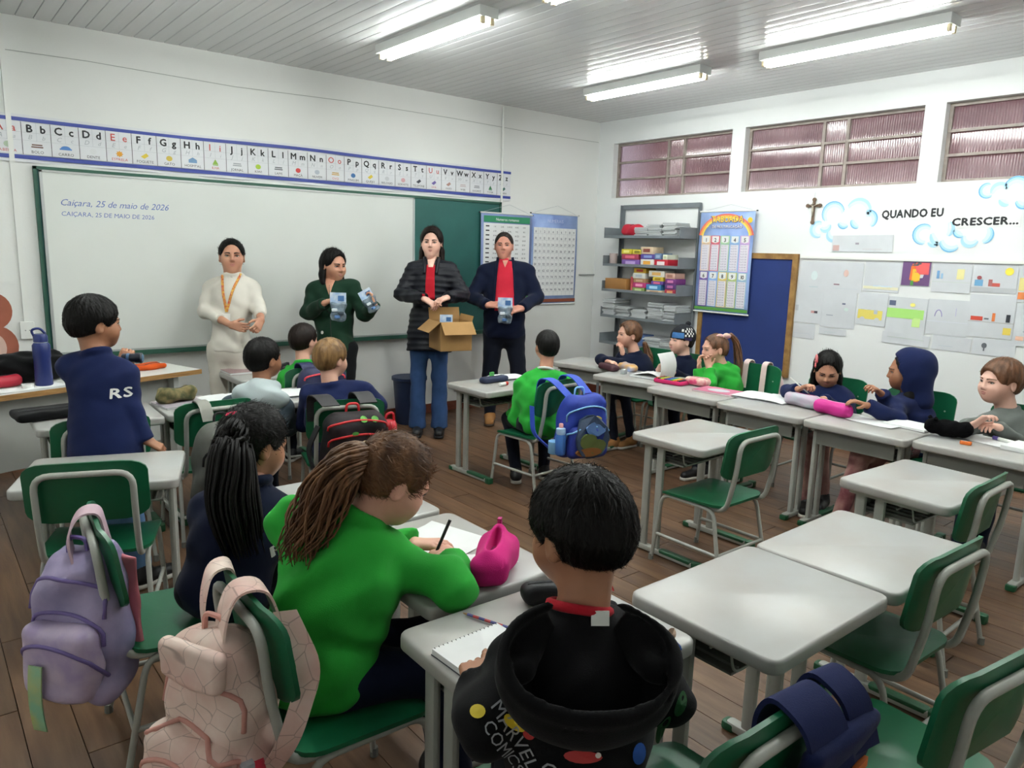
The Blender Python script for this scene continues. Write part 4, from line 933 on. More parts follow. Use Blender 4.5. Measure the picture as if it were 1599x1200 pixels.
    # ---- face
    if face:
        def surf(x, z):
            y = np.linspace(0.13, 0.0, 131); q = np.stack([np.full(131, x), y, np.full(131, z)], 1); dd = head_fn(q, child)
            i = np.argmax(dd < 0); return y[i]
        ez = 0.004
        for s in (-1, 1):
            ys = surf(s*0.031, ez); cy = ys-0.0075
            e = MB(); e.lathe([(0.0125*math.sin(t), -0.0125*math.cos(t)) for t in np.linspace(0.05, PI-0.05, 9)], n=14)
            Mx = Matrix([list(map(float, x)) for x in RH*hs])
            ey = e.build('eye', MATS['eye_white'], root, smooth=180)
            ey.matrix_local = Matrix.Translation(Vector(HL(s*0.031, cy, ez)))@Mx.to_4x4()@Matrix.Diagonal((1.1, 1, 0.58, 1))
            ir = MB(); ir.lathe([(0.0072*math.sin(t), -0.0072*math.cos(t)) for t in np.linspace(0.05, PI-0.05, 7)], n=12)
            ir.build('iris', mat('iris_'+eye, eye, 0.15), ey, smooth=180, loc=(iris_dx, 0.0064, 0))
            bm_ = brow or hair
            b = MB(); pts = []; rad = []
            for t in np.linspace(0, 1, 7):
                x = s*(0.013+0.036*t); z = 0.0215+0.006*math.sin(t*PI*.8)-0.003*t; pts.append(HL(x, surf(x, z)+0.0008, z)); rad.append(hs*(0.0040-0.0022*t)*(0.8 if child else 1))
            b.tube(pts, rad, 6).build('eyebrow', bm_, root, smooth=180)
            b = MB(); pts = []
            for t in np.linspace(-1, 1, 7):
                x = s*0.031+0.0145*t; z = ez+0.0070*(1-0.65*t*t)-0.0005; pts.append(HL(x, surf(x, z)+0.0004+0.003*(1-t*t), z))
            b.tube(pts, 0.0017*hs, 5).build('eyelash', MATS['lash'], root, smooth=180)
        mz = -0.055*(0.92 if child else 1)
        b = MB()
        for z0, rr, wd in ((mz+0.004, 0.0042, 0.021), (mz-0.0055, 0.0048, 0.018)):
            pts = []; rad = []
            for t in np.linspace(-1, 1, 9):
                x = wd*t; z = z0+(-0.0035*t*t if z0 > mz else 0.004*t*t); pts.append(HL(x, surf(x, z)-0.0018, z)); rad.append(hs*rr*(1-0.75*abs(t)**2.2))
            b.tube(pts, rad, 7)
        b.build('lips', mat('lips_'+lips, lips, 0.45), root, smooth=180)
    info = dict(root=root, HL=HL, toH=toH, RH=RH, hc=hc, hs=hs, J=J, base=base, u=u, r=r, fw=fw, K=K, garment=ga, garment_fn=garment, neck=neck, nr=nr)
    if hstyle: hstyle(info, hair, child, fine)
    return info
# ---- hair
def strands(info, V, F, hair, n, ln, wd, flow=None, parent=None, name='hair_strands', lift=0.0015):
    """thin ribbons lying over the hair surface"""
    p0, p1, p2 = V[F[:, 0]], V[F[:, 1]], V[F[:, 3]]; N = np.cross(p1-p0, p2-p0); ar = np.linalg.norm(N, axis=1); pr = ar/ar.sum()
    rs = np.random.RandomState(3); ix = rs.choice(len(F), n, p=pr); N = N[ix]/np.maximum(ar[ix], 1e-9)[:, None]
    P = (V[F[ix, 0]]+V[F[ix, 2]])/2+N*lift
    if flow is None:
        H = info['RH']; fl = P-(info['hc']+H@A_([0, -0.045, 0.118])*info['hs'])
    else: fl = flow(P)
    fl = fl+rs.normal(0, 0.22, fl.shape)*np.linalg.norm(fl, axis=1)[:, None]
    fl = fl-N*(fl*N).sum(1)[:, None]; fl /= np.maximum(np.linalg.norm(fl, axis=1), 1e-9)[:, None]
    sd = np.cross(fl, N); L = ln*(0.6+0.8*rs.rand(n))[:, None]; w_ = wd*(0.6+0.8*rs.rand(n))[:, None]
    bend = N*L*0.10
    a = P-fl*L*0.5-N*lift*1.5; b = P+N*0.001*rs.rand(n)[:, None]; c = P+fl*L*0.5-bend
    VV = np.stack([a-sd*w_*.5, a+sd*w_*.5, b-sd*w_, b+sd*w_, c-sd*w_*.15, c+sd*w_*.15], 1).reshape(-1, 3)
    k = np.arange(n)[:, None]*6; FF = np.concatenate([k+A_([[0, 1, 3, 2]]), k+A_([[2, 3, 5, 4]])])
    o = np_obj(name, [(VV, FF)], hair, parent or info['root']); o['kind'] = 'stuff'; return o
def hair_fn(q, t, fringe=0.0, nape=-0.035, face_z=0.0, ears=True, side=0.35, seed=0.0, front=0.115):
    d = s_ell(q, (0, -0.012, 0.030), (0.076+t, 0.097+t, 0.088+t*1.15))
    d = smin(d, s_ell(q, (0, -0.035, -0.02), (0.064+t*.7, 0.068+t*.7, 0.07)), 0.03)
    a = np.arctan2(q[:, 0], q[:, 1]+0.02)
    d = d+0.0011*np.sin(46*a+4*np.sin(q[:, 2]*45+seed))+0.0012*np.sin(19*a+seed+q[:, 2]*30)
    d = d+t*0.95*np.clip((0.028-q[:, 2]+0.25*q[:, 1])/0.075, 0, 1)
    fc = s_ell(q, (0, front, face_z), (0.088, 0.074, 0.105)); d = smax(d, -fc, 0.012)
    d = smax(d, -(q[:, 2]-nape-side*q[:, 1]), 0.015)
    if ears:
        for s in (-1, 1): d = smax(d, -s_ell(q, (s*0.086, 0.0, -0.018), (0.030, 0.026, 0.034)), 0.008)
    if fringe: d = smin(d, smax(s_ell(q, (0, 0.055, 0.062), (0.066, 0.048, 0.038+fringe)), -s_ell(q, (0, 0.06, 0.0), (0.062, 0.040, 0.06)), 0.008), 0.015)
    return d
def mk_hair(info, hair, t, fine=1.0, h=0.0055, **kw):
    fn = lambda p: hair_fn(info['toH'](p), t, **kw)*info['hs']
    R = 0.17*info['hs']; V, F = sdf_mesh(fn, info['hc']-R, info['hc']+R, h*fine)
    o = np_obj('hair', [(V, F)], hair, info['root']); info['hair'] = o; info['hairVF'] = (V, F); return o
def st_short(t=0.014, n=0, ln=0.03, wd=0.0012, **kw):
    def f(info, hair, child, fine):
        o = mk_hair(info, hair, t, fine, **kw)
        if n: strands(info, *info['hairVF'], hair, n, ln, wd, parent=o)
    return f
def tail(info, hair, pts, r0, n=16, spread=1.0, curl=0.0, parent=None, seg=14, name='ponytail', tip=0.25):
    """bundle of locks along control points (root-local coordinates)"""
    P = [Vector(p) for p in pts]; rs = random.Random(5)
    def at(t):
        x = t*(len(P)-1); i = min(int(x), len(P)-2); f_ = x-i
        a = P[max(i-1, 0)]; b = P[i]; c = P[i+1]; d = P[min(i+2, len(P)-1)]
        return 0.5*((2*b)+(c-a)*f_+(2*a-5*b+4*c-d)*f_*f_+(3*b-a-3*c+d)*f_**3)
    m = MB()
    for k in range(n):
        an = rs.random()*2*PI; rr = math.sqrt(rs.random()); ph = rs.random()*6; ln = 0.75+0.25*rs.random() if k > 3 else 1.0
        pts_, rad = [], []
        for j in range(seg+1):
            t = j/seg*ln; c = at(t); tg = (at(min(1, t+.02))-at(max(0, t-.02))).normalized()
            e1 = tg.cross(Vector((0.3, 0.5, 0.8))).normalized(); e2 = tg.cross(e1)
            env = r0*(0.35+1.0*math.sin(min(1, t*1.15)*PI*0.72))*spread*rr
            w_ = Vector((0, 0, 0))
            if curl: w_ = e1*curl*math.sin(t*15+ph)*t+e2*curl*math.cos(t*13+ph)*t
            pts_.append(c+(e1*math.cos(an)+e2*math.sin(an))*env+w_); rad.append(max(0.0010, r0*min(0.5, 1.75/math.sqrt(n))*(1-(1-tip)*t)*(1.0 if j < seg else 0.15)))
        m.tube(pts_, rad, 5)
    o = m.build(name, hair, parent or info['root'], smooth=180); return o
JOINTS = {
 'T1': {'head': (-4.179, -0.311, 1.486), 'neck': (-4.178, -0.319, 1.348), 'sR': (-4.306, -0.205, 1.271), 'sL': (-4.061, -0.378, 1.282), 'eR': (-4.38, -0.267, 1.084), 'wR': (-4.298, -0.59, 1.005), 'hR': (-4.217, -0.713, 0.985), 'eL': (-4.066, -0.52, 1.104), 'wL': (-4.11, -0.683, 1.043), 'hL': (-4.159, -0.733, 0.994), 'hip': (-4.245, -0.394, 0.79), 'kR': (-4.348, -0.438, 0.355), 'kL': (-4.24, -0.526, 0.358), 'aR': (-4.381, -0.483, -0.069), 'aL': (-4.264, -0.577, -0.055), 'fh': 162.6, 'hp': 4, 'fb': 170.7},
 'T2': {'head': (-3.452, -0.518, 1.436), 'neck': (-3.459, -0.505, 1.295), 'sR': (-3.569, -0.435, 1.266), 'sL': (-3.346, -0.613, 1.284), 'eR': (-3.665, -0.495, 1.065), 'wR': (-3.657, -0.769, 1.16), 'hR': (-3.637, -0.817, 1.192), 'eL': (-3.313, -0.771, 1.061), 'wL': (-3.326, -0.95, 1.155), 'hL': (-3.343, -0.973, 1.221), 'hip': (-3.492, -0.612, 0.778), 'kR': (-3.595, -0.652, 0.359), 'kL': (-3.477, -0.748, 0.363), 'aR': (-3.631, -0.689, -0.037), 'aL': (-3.491, -0.798, -0.012), 'fh': -171.2, 'hp': -6, 'fb': 154.6},
 'T3': {'head': (-2.533, -0.522, 1.636), 'neck': (-2.528, -0.527, 1.466), 'sR': (-2.662, -0.427, 1.423), 'sL': (-2.407, -0.636, 1.427), 'eR': (-2.786, -0.443, 1.199), 'wR': (-2.781, -0.794, 1.178), 'hR': (-2.737, -0.88, 1.136), 'eL': (-2.379, -0.775, 1.207), 'wL': (-2.617, -0.899, 1.193), 'hL': (-2.678, -0.905, 1.178), 'hip': (-2.601, -0.607, 0.868), 'kR': (-2.736, -0.638, 0.488), 'kL': (-2.593, -0.751, 0.504), 'aR': (-2.755, -0.661, 0.097), 'aL': (-2.606, -0.777, 0.124), 'fh': 140.6, 'hp': 0, 'fb': 144.6},
 'T4': {'head': (-1.708, -0.492, 1.628), 'neck': (-1.694, -0.501, 1.468), 'sR': (-1.859, -0.381, 1.403), 'sL': (-1.53, -0.646, 1.426), 'eR': (-2.001, -0.388, 1.159), 'wR': (-2.032, -0.679, 1.098), 'hR': (-1.989, -0.764, 1.109), 'eL': (-1.527, -0.775, 1.17), 'wL': (-1.792, -0.881, 1.078), 'hL': (-1.881, -0.862, 1.067), 'hip': (-1.764, -0.595, 0.826), 'kR': (-1.935, -0.614, 0.426), 'kL': (-1.724, -0.782, 0.445), 'aR': (-1.952, -0.648, 0.103), 'aL': (-1.719, -0.81, 0.119), 'fh': 138.6, 'hp': 2, 'fb': 140.6},
 'ST': {'head': (-5.449, -2.184, 1.207), 'neck': (-5.461, -2.23, 1.08), 'sR': (-5.362, -2.279, 0.996), 'sL': (-5.551, -2.167, 1.031), 'eR': (-5.35, -2.329, 0.821), 'wR': (-5.306, -2.373, 0.678), 'hR': (-5.286, -2.379, 0.664), 'eL': (-5.394, -2.122, 0.876), 'wL': (-5.334, -2.079, 0.99), 'hL': (-5.312, -2.076, 1.026), 'hip': (-5.464, -2.306, 0.634), 'kL': (-5.455, -2.361, 0.317), 'kR': (-5.395, -2.397, 0.316), 'aL': (-5.457, -2.423, 0.047), 'aR': (-5.366, -2.45, 0.08), 'fh': -81.3, 'hp': -2, 'fb': -69.3},
 'PT': {'head': (-5.249, -3.618, 0.927), 'neck': (-5.278, -3.659, 0.815), 'sL': (-5.36, -3.599, 0.73), 'sR': (-5.191, -3.668, 0.692), 'eL': (-5.238, -3.368, 0.461), 'wL': (-5.19, -3.694, 0.7), 'hL': (-5.1, -3.587, 0.685), 'eR': (-5.11, -3.659, 0.566), 'wR': (-5.164, -3.712, 0.7), 'hR': (-5.065, -3.552, 0.685), 'hip': (-5.382, -3.669, 0.408), 'kL': (-5.088, -3.482, 0.387), 'kR': (-5.081, -3.607, 0.33), 'aL': (-5.054, -3.506, 0.124), 'aR': (-5.043, -3.65, 0.108), 'fh': -79.3, 'hp': -14, 'fb': -79.3},
 'GG': {'head': (-5.107, -4.288, 0.951), 'neck': (-5.197, -4.273, 0.864), 'sL': (-5.295, -4.135, 0.832), 'sR': (-5.151, -4.268, 0.769), 'eL': (-5.021, -4.008, 0.65), 'wL': (-4.957, -4.157, 0.685), 'hL': (-4.938, -4.197, 0.694), 'eR': (-5.022, -4.485, 0.686), 'wR': (-4.943, -4.348, 0.703), 'hR': (-4.936, -4.286, 0.716), 'hip': (-5.346, -4.286, 0.397), 'kL': (-4.983, -4.257, 0.393), 'kR': (-5.04, -4.447, 0.392), 'aL': (-4.964, -4.34, 0.105), 'aR': (-5.017, -4.501, 0.078), 'fh': -101.2, 'hp': -30, 'fb': -94.2},
 'MB': {'head': (-5.098, -5.023, 1.031), 'neck': (-5.125, -5.059, 0.895), 'sL': (-5.209, -4.955, 0.763), 'sR': (-4.976, -5.115, 0.786), 'eL': (-5.335, -5.03, 0.705), 'wL': (-5.275, -4.915, 0.7), 'hL': (-5.205, -4.825, 0.682), 'eR': (-4.903, -5.117, 0.64), 'wR': (-4.839, -4.849, 0.7), 'hR': (-4.854, -4.783, 0.685), 'hip': (-5.19, -5.143, 0.476), 'kL': (-5.071, -4.807, 0.249), 'kR': (-4.885, -4.952, 0.286), 'aL': (-5.134, -4.847, -0.029), 'aR': (-4.953, -4.994, -0.023), 'fh': -1.3, 'hp': -10, 'fb': -29.4},
 'GB': {'head': (-4.578, -1.95, 0.95), 'neck': (-4.599, -1.993, 0.804), 'sL': (-4.761, -1.882, 0.707), 'sR': (-4.495, -2.05, 0.7), 'eL': (-4.762, -1.735, 0.548), 'wL': (-4.613, -1.633, 0.7), 'hL': (-4.575, -1.635, 0.685), 'eR': (-4.455, -1.987, 0.548), 'wR': (-4.45, -1.769, 0.7), 'hR': (-4.459, -1.733, 0.685), 'hip': (-4.677, -2.041, 0.322), 'kL': (-4.617, -1.66, 0.254), 'kR': (-4.481, -1.77, 0.259), 'aL': (-4.648, -1.721, -0.007), 'aR': (-4.513, -1.831, -0.002), 'fh': -71.3, 'hp': 0, 'fb': -51.4},
 'G2': {'head': (-3.958, -1.081, 0.924), 'neck': (-3.983, -1.12, 0.78), 'sL': (-4.088, -1.03, 0.684), 'sR': (-3.873, -1.18, 0.688), 'eL': (-4.091, -0.932, 0.534), 'wL': (-3.956, -0.831, 0.7), 'hL': (-3.927, -0.823, 0.685), 'eR': (-3.833, -1.141, 0.543), 'wR': (-3.827, -0.936, 0.7), 'hR': (-3.831, -0.901, 0.685), 'hip': (-4.03, -1.182, 0.354), 'kL': (-3.96, -0.824, 0.332), 'kR': (-3.83, -0.929, 0.337), 'aL': (-3.984, -0.864, 0.073), 'aR': (-3.854, -0.97, 0.078), 'fh': -69.3, 'hp': 0, 'fb': -49.4},
 'BB': {'head': (-4.271, -2.163, 0.956), 'neck': (-4.296, -2.202, 0.813), 'sL': (-4.395, -2.104, 0.773), 'sR': (-4.122, -2.283, 0.798), 'eL': (-4.386, -2.027, 0.57), 'wL': (-4.239, -1.892, 0.7), 'hL': (-4.213, -1.882, 0.685), 'eR': (-4.047, -2.302, 0.696), 'wR': (-4.079, -2.057, 0.734), 'hR': (-4.1, -1.998, 0.742), 'hip': (-4.303, -2.298, 0.379), 'kL': (-4.171, -1.96, 0.376), 'kR': (-3.928, -2.157, 0.497), 'aL': (-4.207, -2.023, 0.094), 'aR': (-3.914, -2.225, 0.257), 'fh': -73.3, 'hp': -4, 'fb': -59.4},
 'GP': {'head': (-2.804, -2.36, 0.963), 'neck': (-2.838, -2.393, 0.813), 'sL': (-2.959, -2.288, 0.725), 'sR': (-2.696, -2.502, 0.735), 'eL': (-2.984, -2.275, 0.47), 'wL': (-2.888, -2.116, 0.473), 'hL': (-2.835, -2.07, 0.519), 'eR': (-2.641, -2.488, 0.537), 'wR': (-2.583, -2.279, 0.621), 'hR': (-2.588, -2.216, 0.648), 'hip': (-2.915, -2.44, 0.34), 'kL': (-2.89, -2.088, 0.362), 'kR': (-2.642, -2.181, 0.386), 'aL': (-2.918, -2.212, 0.069), 'aR': (-2.693, -2.252, 0.126), 'fh': -21.4, 'hp': 2, 'fb': -37.4},
 'K1': {'head': (-1.261, -1.706, 0.893), 'neck': (-1.217, -1.752, 0.738), 'sR': (-1.379, -1.74, 0.669), 'sL': (-1.083, -1.774, 0.663), 'eR': (-1.629, -1.736, 0.709), 'wR': (-1.661, -1.841, 0.709), 'hR': (-1.673, -1.909, 0.714), 'eL': (-1.326, -1.633, 0.64), 'wL': (-1.349, -1.723, 0.738), 'hL': (-1.339, -1.733, 0.783), 'hip': (-1.193, -1.818, 0.371), 'kR': (-1.679, -1.891, 0.433), 'kL': (-1.499, -1.903, 0.45), 'aR': (-1.673, -1.983, 0.06), 'aL': (-1.518, -2.022, 0.046), 'fh': 66.9, 'hp': 2, 'fb': 90.8},
 'K2': {'head': (-1.232, -2.251, 0.902), 'neck': (-1.212, -2.272, 0.771), 'sR': (-1.364, -2.254, 0.706), 'sL': (-1.097, -2.308, 0.682), 'eR': (-1.5, -2.307, 0.621), 'wR': (-1.634, -2.36, 0.711), 'hR': (-1.647, -2.394, 0.747), 'eL': (-1.272, -2.398, 0.583), 'wL': (-1.479, -2.388, 0.682), 'hL': (-1.548, -2.391, 0.714), 'hip': (-1.205, -2.324, 0.404), 'kR': (-1.664, -2.417, 0.471), 'kL': (-1.525, -2.444, 0.45), 'aR': (-1.678, -2.488, 0.121), 'aL': (-1.547, -2.51, 0.096), 'fh': 70.8, 'hp': 2, 'fb': 90.8},
 'K3': {'head': (-1.332, -2.648, 0.887), 'neck': (-1.273, -2.688, 0.759), 'sR': (-1.445, -2.697, 0.734), 'sL': (-1.164, -2.72, 0.724), 'eR': (-1.553, -2.782, 0.668), 'wR': (-1.522, -2.745, 0.766), 'hR': (-1.484, -2.713, 0.808), 'eL': (-1.534, -2.684, 0.7), 'wL': (-1.536, -2.669, 0.757), 'hL': (-1.504, -2.659, 0.802), 'hip': (-1.256, -2.753, 0.425), 'kR': (-1.755, -2.819, 0.471), 'kL': (-1.625, -2.837, 0.459), 'aR': (-1.767, -2.884, 0.153), 'aL': (-1.637, -2.902, 0.136), 'fh': 64.9, 'hp': -4, 'fb': 82.8},
 'K4': {'head': (-1.279, -3.531, 0.849), 'neck': (-1.213, -3.537, 0.719), 'sR': (-1.409, -3.461, 0.69), 'sL': (-1.135, -3.612, 0.67), 'eR': (-1.576, -3.425, 0.71), 'wR': (-1.669, -3.548, 0.757), 'hR': (-1.67, -3.582, 0.775), 'eL': (-1.284, -3.673, 0.563), 'wL': (-1.555, -3.671, 0.7), 'hL': (-1.624, -3.662, 0.685), 'hip': (-1.25, -3.605, 0.356), 'kR': (-1.749, -3.671, 0.401), 'kL': (-1.604, -3.701, 0.386), 'aR': (-1.757, -3.74, 0.08), 'aL': (-1.618, -3.766, 0.06), 'fh': 118.6, 'hp': -24, 'fb': 110.7},
 'K5': {'head': (-1.256, -4.037, 0.903), 'neck': (-1.226, -4.059, 0.747), 'sR': (-1.439, -4.061, 0.721), 'sL': (-1.119, -4.067, 0.695), 'eR': (-1.558, -4.136, 0.657), 'wR': (-1.705, -4.023, 0.736), 'hR': (-1.736, -3.994, 0.75), 'eL': (-1.353, -4.013, 0.67), 'wL': (-1.474, -3.992, 0.781), 'hL': (-1.511, -3.983, 0.804), 'hip': (-1.221, -4.126, 0.425), 'kR': (-1.879, -4.097, 0.487), 'kL': (-1.706, -4.111, 0.471), 'aR': (-1.995, -4.055, 0.256), 'aL': (-1.848, -4.055, 0.208), 'fh': 28.8, 'hp': -4, 'fb': 68.9},
 'K6': {'head': (-1.236, -4.551, 0.915), 'neck': (-1.188, -4.588, 0.757), 'sR': (-1.386, -4.553, 0.718), 'sL': (-1.067, -4.666, 0.681), 'eR': (-1.585, -4.527, 0.69), 'wR': (-1.677, -4.587, 0.728), 'hR': (-1.676, -4.62, 0.763), 'eL': (-1.323, -4.742, 0.581), 'wL': (-1.571, -4.677, 0.718), 'hL': (-1.641, -4.655, 0.737), 'hip': (-1.176, -4.659, 0.385), 'kR': (-1.758, -4.648, 0.465), 'kL': (-1.601, -4.693, 0.431), 'aR': (-1.838, -4.65, 0.176), 'aL': (-1.681, -4.692, 0.154), 'fh': 60.9, 'hp': 0, 'fb': 92.8},
}
EXTRA = {'GG_tail': [(-5.161, -4.263, 1.035), (-5.235, -4.283, 1.027), (-5.291, -4.269, 0.947), (-5.343, -4.262, 0.849), (-5.382, -4.264, 0.761)],
 'PT_tail': [(-5.297, -3.625, 1.012), (-5.348, -3.697, 0.97), (-5.368, -3.739, 0.836), (-5.363, -3.771, 0.717), (-5.349, -3.794, 0.613)],
 'K1_tail': [(-1.124, -1.767, 0.83), (-1.098, -1.779, 0.756), (-1.096, -1.812, 0.681), (-1.131, -1.842, 0.597)],
 'K3_tail': [(-1.204, -2.687, 1.003), (-1.15, -2.708, 0.938), (-1.139, -2.727, 0.839), (-1.163, -2.76, 0.72), (-1.2, -2.775, 0.645)],
 'K3_bow': [(-1.249, -2.689, 1.006)],
 'K4_bow': [(-1.259, -3.624, 0.97), (-1.222, -3.642, 0.913)]}
# materials for people
SK_LIGHT = mat('skin_light', 'D9A993', 0.5, hex2='CF9985', vscale=9, bump=.03, bscale=300)
SK_MED = mat('skin_medium', 'C28F73', 0.5, hex2='B68068', vscale=9, bump=.03, bscale=300)
SK_TAN = mat('skin_tan', 'A87557', 0.5, hex2='9A684C', vscale=9, bump=.03, bscale=300)
SK_PINK = mat('skin_ruddy', 'CF9580', 0.5, hex2='C18370', vscale=9, bump=.03, bscale=300)
SK_PALE = mat('skin_pale', 'E3B8A6', 0.5, hex2='DAA895', vscale=9, bump=.03, bscale=300)
H_BLACK = mat('hair_black', '0E0B0A', 0.5, spec=.22, hex2='070605', vscale=40, bump=.25, bscale=160, stretch=(1, 1, .25))
H_DARK = mat('hair_dark_brown', '20140F', 0.5, spec=.25, hex2='180F0B', vscale=40, bump=.25, bscale=160, stretch=(1, 1, .25))
H_BROWN = mat('hair_brown', '7C5638', 0.5, spec=.3, hex2='4E3320', vscale=30, bump=.25, bscale=160, stretch=(1, 1, .3))
H_LBROWN = mat('hair_light_brown', '7A5237', 0.45, hex2='54361F', vscale=40, bump=.25, bscale=160, stretch=(1, 1, .25))
H_BLOND = mat('hair_blond', '9C7748', 0.45, hex2='6E4F2C', vscale=40, bump=.25, bscale=160, stretch=(1, 1, .25))
H_GREY = mat('hair_greying', '2A2521', 0.5, spec=.25, hex2='241D19', vscale=40, bump=.25, bscale=160)
mat('eye_white', 'BDB2AA', 0.3); mat('lash', '1A1310', 0.6); mat('shoe_black', '0C0D10', 0.5); mat('sole_white', 'C9C6BE', 0.6)
def cloth(n, h, v=.16, b=.22, **k): return mat(n, h, 0.85, var=v, vscale=7, bump=b, bscale=420, sheen=.06, spec=.15, **k)
C_NAVY = cloth('navy_fleece', '16214A'); C_NAVY2 = cloth('navy_fleece_deep', '0F1730'); C_GREEN = cloth('bright_green_fleece', '2FA83C'); C_JEAN = cloth('blue_denim', '34507C', .3)
C_CREAM = cloth('cream_knit', 'D6D2C8', .08); C_CREAM2 = cloth('cream_trousers', 'CFCABF', .08); C_DGREEN = cloth('dark_green_jacket', '163324'); C_BLACK = cloth('black_cloth', '0D0E12')
C_PUFF = mat('quilted_navy', '10131D', .5, spec=.3, var=.2, vscale=8, bump=.1, bscale=90); C_RED = cloth('red_cotton', 'B9202F', .12); C_GREY = cloth('grey_jersey', '6E7470', .12)
C_MBLACK = cloth('black_hoodie', '0B0B0E', .3); C_HOODLIGHT = cloth('pale_grey_fleece', 'B4C0C2', .08); C_DGREY = cloth('slate_grey_fleece', '46535C'); C_MAROON = cloth('floral_maroon', '6A3B40', hex2='B08A80')
C_DNAVYT = cloth('dark_trousers', '0F1320'); C_JEANL = cloth('light_denim', '5C7FA6', .3); C_BROWNSHOE = mat('brown_suede', '9A6B3A', .8); C_WHITE = cloth('white_cotton', 'DCDCD8', .05)
C_FOREHEADBAND = None

def trace(fn, P, d, maxit=60):
    P = np.array(P, float); P0 = P.copy(); d = nrm(d)
    for _ in range(maxit):
        s = np.clip(fn(P), -0.02, 0.03); P = P+d*s[:, None]*0.8
    ok = np.abs(fn(P)) < 0.006; t = (P-P0)@d
    if ok.any() and not ok.all():
        good = np.where(ok)[0]
        for k in np.where(~ok)[0]:
            j = good[np.argmin(((P0[good]-P0[k])**2).sum(1))]; t[k] = t[j]
        P = P0+np.outer(t, d)
    return P
def patch(name, info, fn, o, ex, ey, d, wfun, L, m, parent, nu=9, nv=16, lift=0.004):
    """cloth panel laid on a garment: wfun(v) gives (left,right) along ex, v runs along ey over L"""
    o = A_(o, float); ex = nrm(ex); ey = nrm(ey); d = nrm(d); pts = []
    for j in range(nv):
        v = j/(nv-1); a, b = wfun(v)
        for i in range(nu): pts.append(o+ey*L*v+ex*(a+(b-a)*i/(nu-1))-d*0.25)
    Q = trace(fn, pts, d)-d*lift
    f = [(j*nu+i, j*nu+i+1, (j+1)*nu+i+1, (j+1)*nu+i) for j in range(nv-1) for i in range(nu-1)]
    Vq = [Vector(q) for q in Q]; back = [q+Vector(d)*(lift+0.004) for q in Vq]; n = len(Vq)
    F = f+[tuple(i+n for i in reversed(q)) for q in f]
    edge = [i for i in range(nu)]+[j*nu+nu-1 for j in range(1, nv)]+[(nv-1)*nu+i for i in range(nu-2, -1, -1)]+[j*nu for j in range(nv-2, 0, -1)]
    for k in range(len(edge)): a, b = edge[k], edge[(k+1) % len(edge)]; F.append((b, a, a+n, b+n))
    return mobj(name, Vq+back, F, m, parent, smooth=180)
def print_text(name, info, fn, s, o, ex, ey, d, size, m, parent, center=True, bold=0.0, lift=0.003, sp=0.05):
    mb = MB(); put_text(mb, s, (0, 0, 0), (1, 0, 0), (0, 1, 0), size, center=center, bold=bold, sp=sp)
    ex = nrm(ex); ey = nrm(ey); d = nrm(d); P = [A_(o, float)+ex*v[0]+ey*v[1]-d*0.15 for v in mb.v]
    mb.v = [tuple(q) for q in trace(fn, P, d)-d*lift]; o_ = mb.build(name, m, parent); return o_
def W2L(info, w): return A_(w, float)-info['base']
def st_pulled(t=0.008, tailkey=None, r0=0.03, n=16, curl=0.0, ns=0, tie=None, bun=False, spread=1.0, **kw):
    def f(info, hair, child, fine):
        o = mk_hair(info, hair, t, fine, **kw)
        if ns:
            tp = W2L(info, EXTRA[tailkey][0]) if tailkey else info['HL'](0, -0.1, -0.02)
            strands(info, *info['hairVF'], hair, ns, 0.05, 0.0012, flow=lambda P: tp-P, parent=o)
        if tailkey:
            pts = [W2L(info, q) for q in EXTRA[tailkey]]; tail(info, hair, pts, r0, n, spread, curl, parent=o)
            if tie is not None:
                d = nrm(pts[1]-pts[0]); e1 = nrm(np.cross(d, (0, 0, 1))); e2 = np.cross(d, e1); c = pts[0]+d*0.006
                MB().tube([c+(e1*math.cos(a)+e2*math.sin(a))*r0*0.62 for a in np.linspace(0, 2*PI, 14, endpoint=False)], r0*0.26, 7, closed=True).build('hair_tie', tie, o, smooth=180)
        if bun: blob('hair_bun', lambda p: (s_ell(info['toH'](p), (0, -0.115, -0.02), (0.035, 0.03, 0.038))+0.0015*np.sin(info['toH'](p)[:, 2]*300))*info['hs'], info['hc']-.2, info['hc']+.2, 0.006, hair, o)
    return f
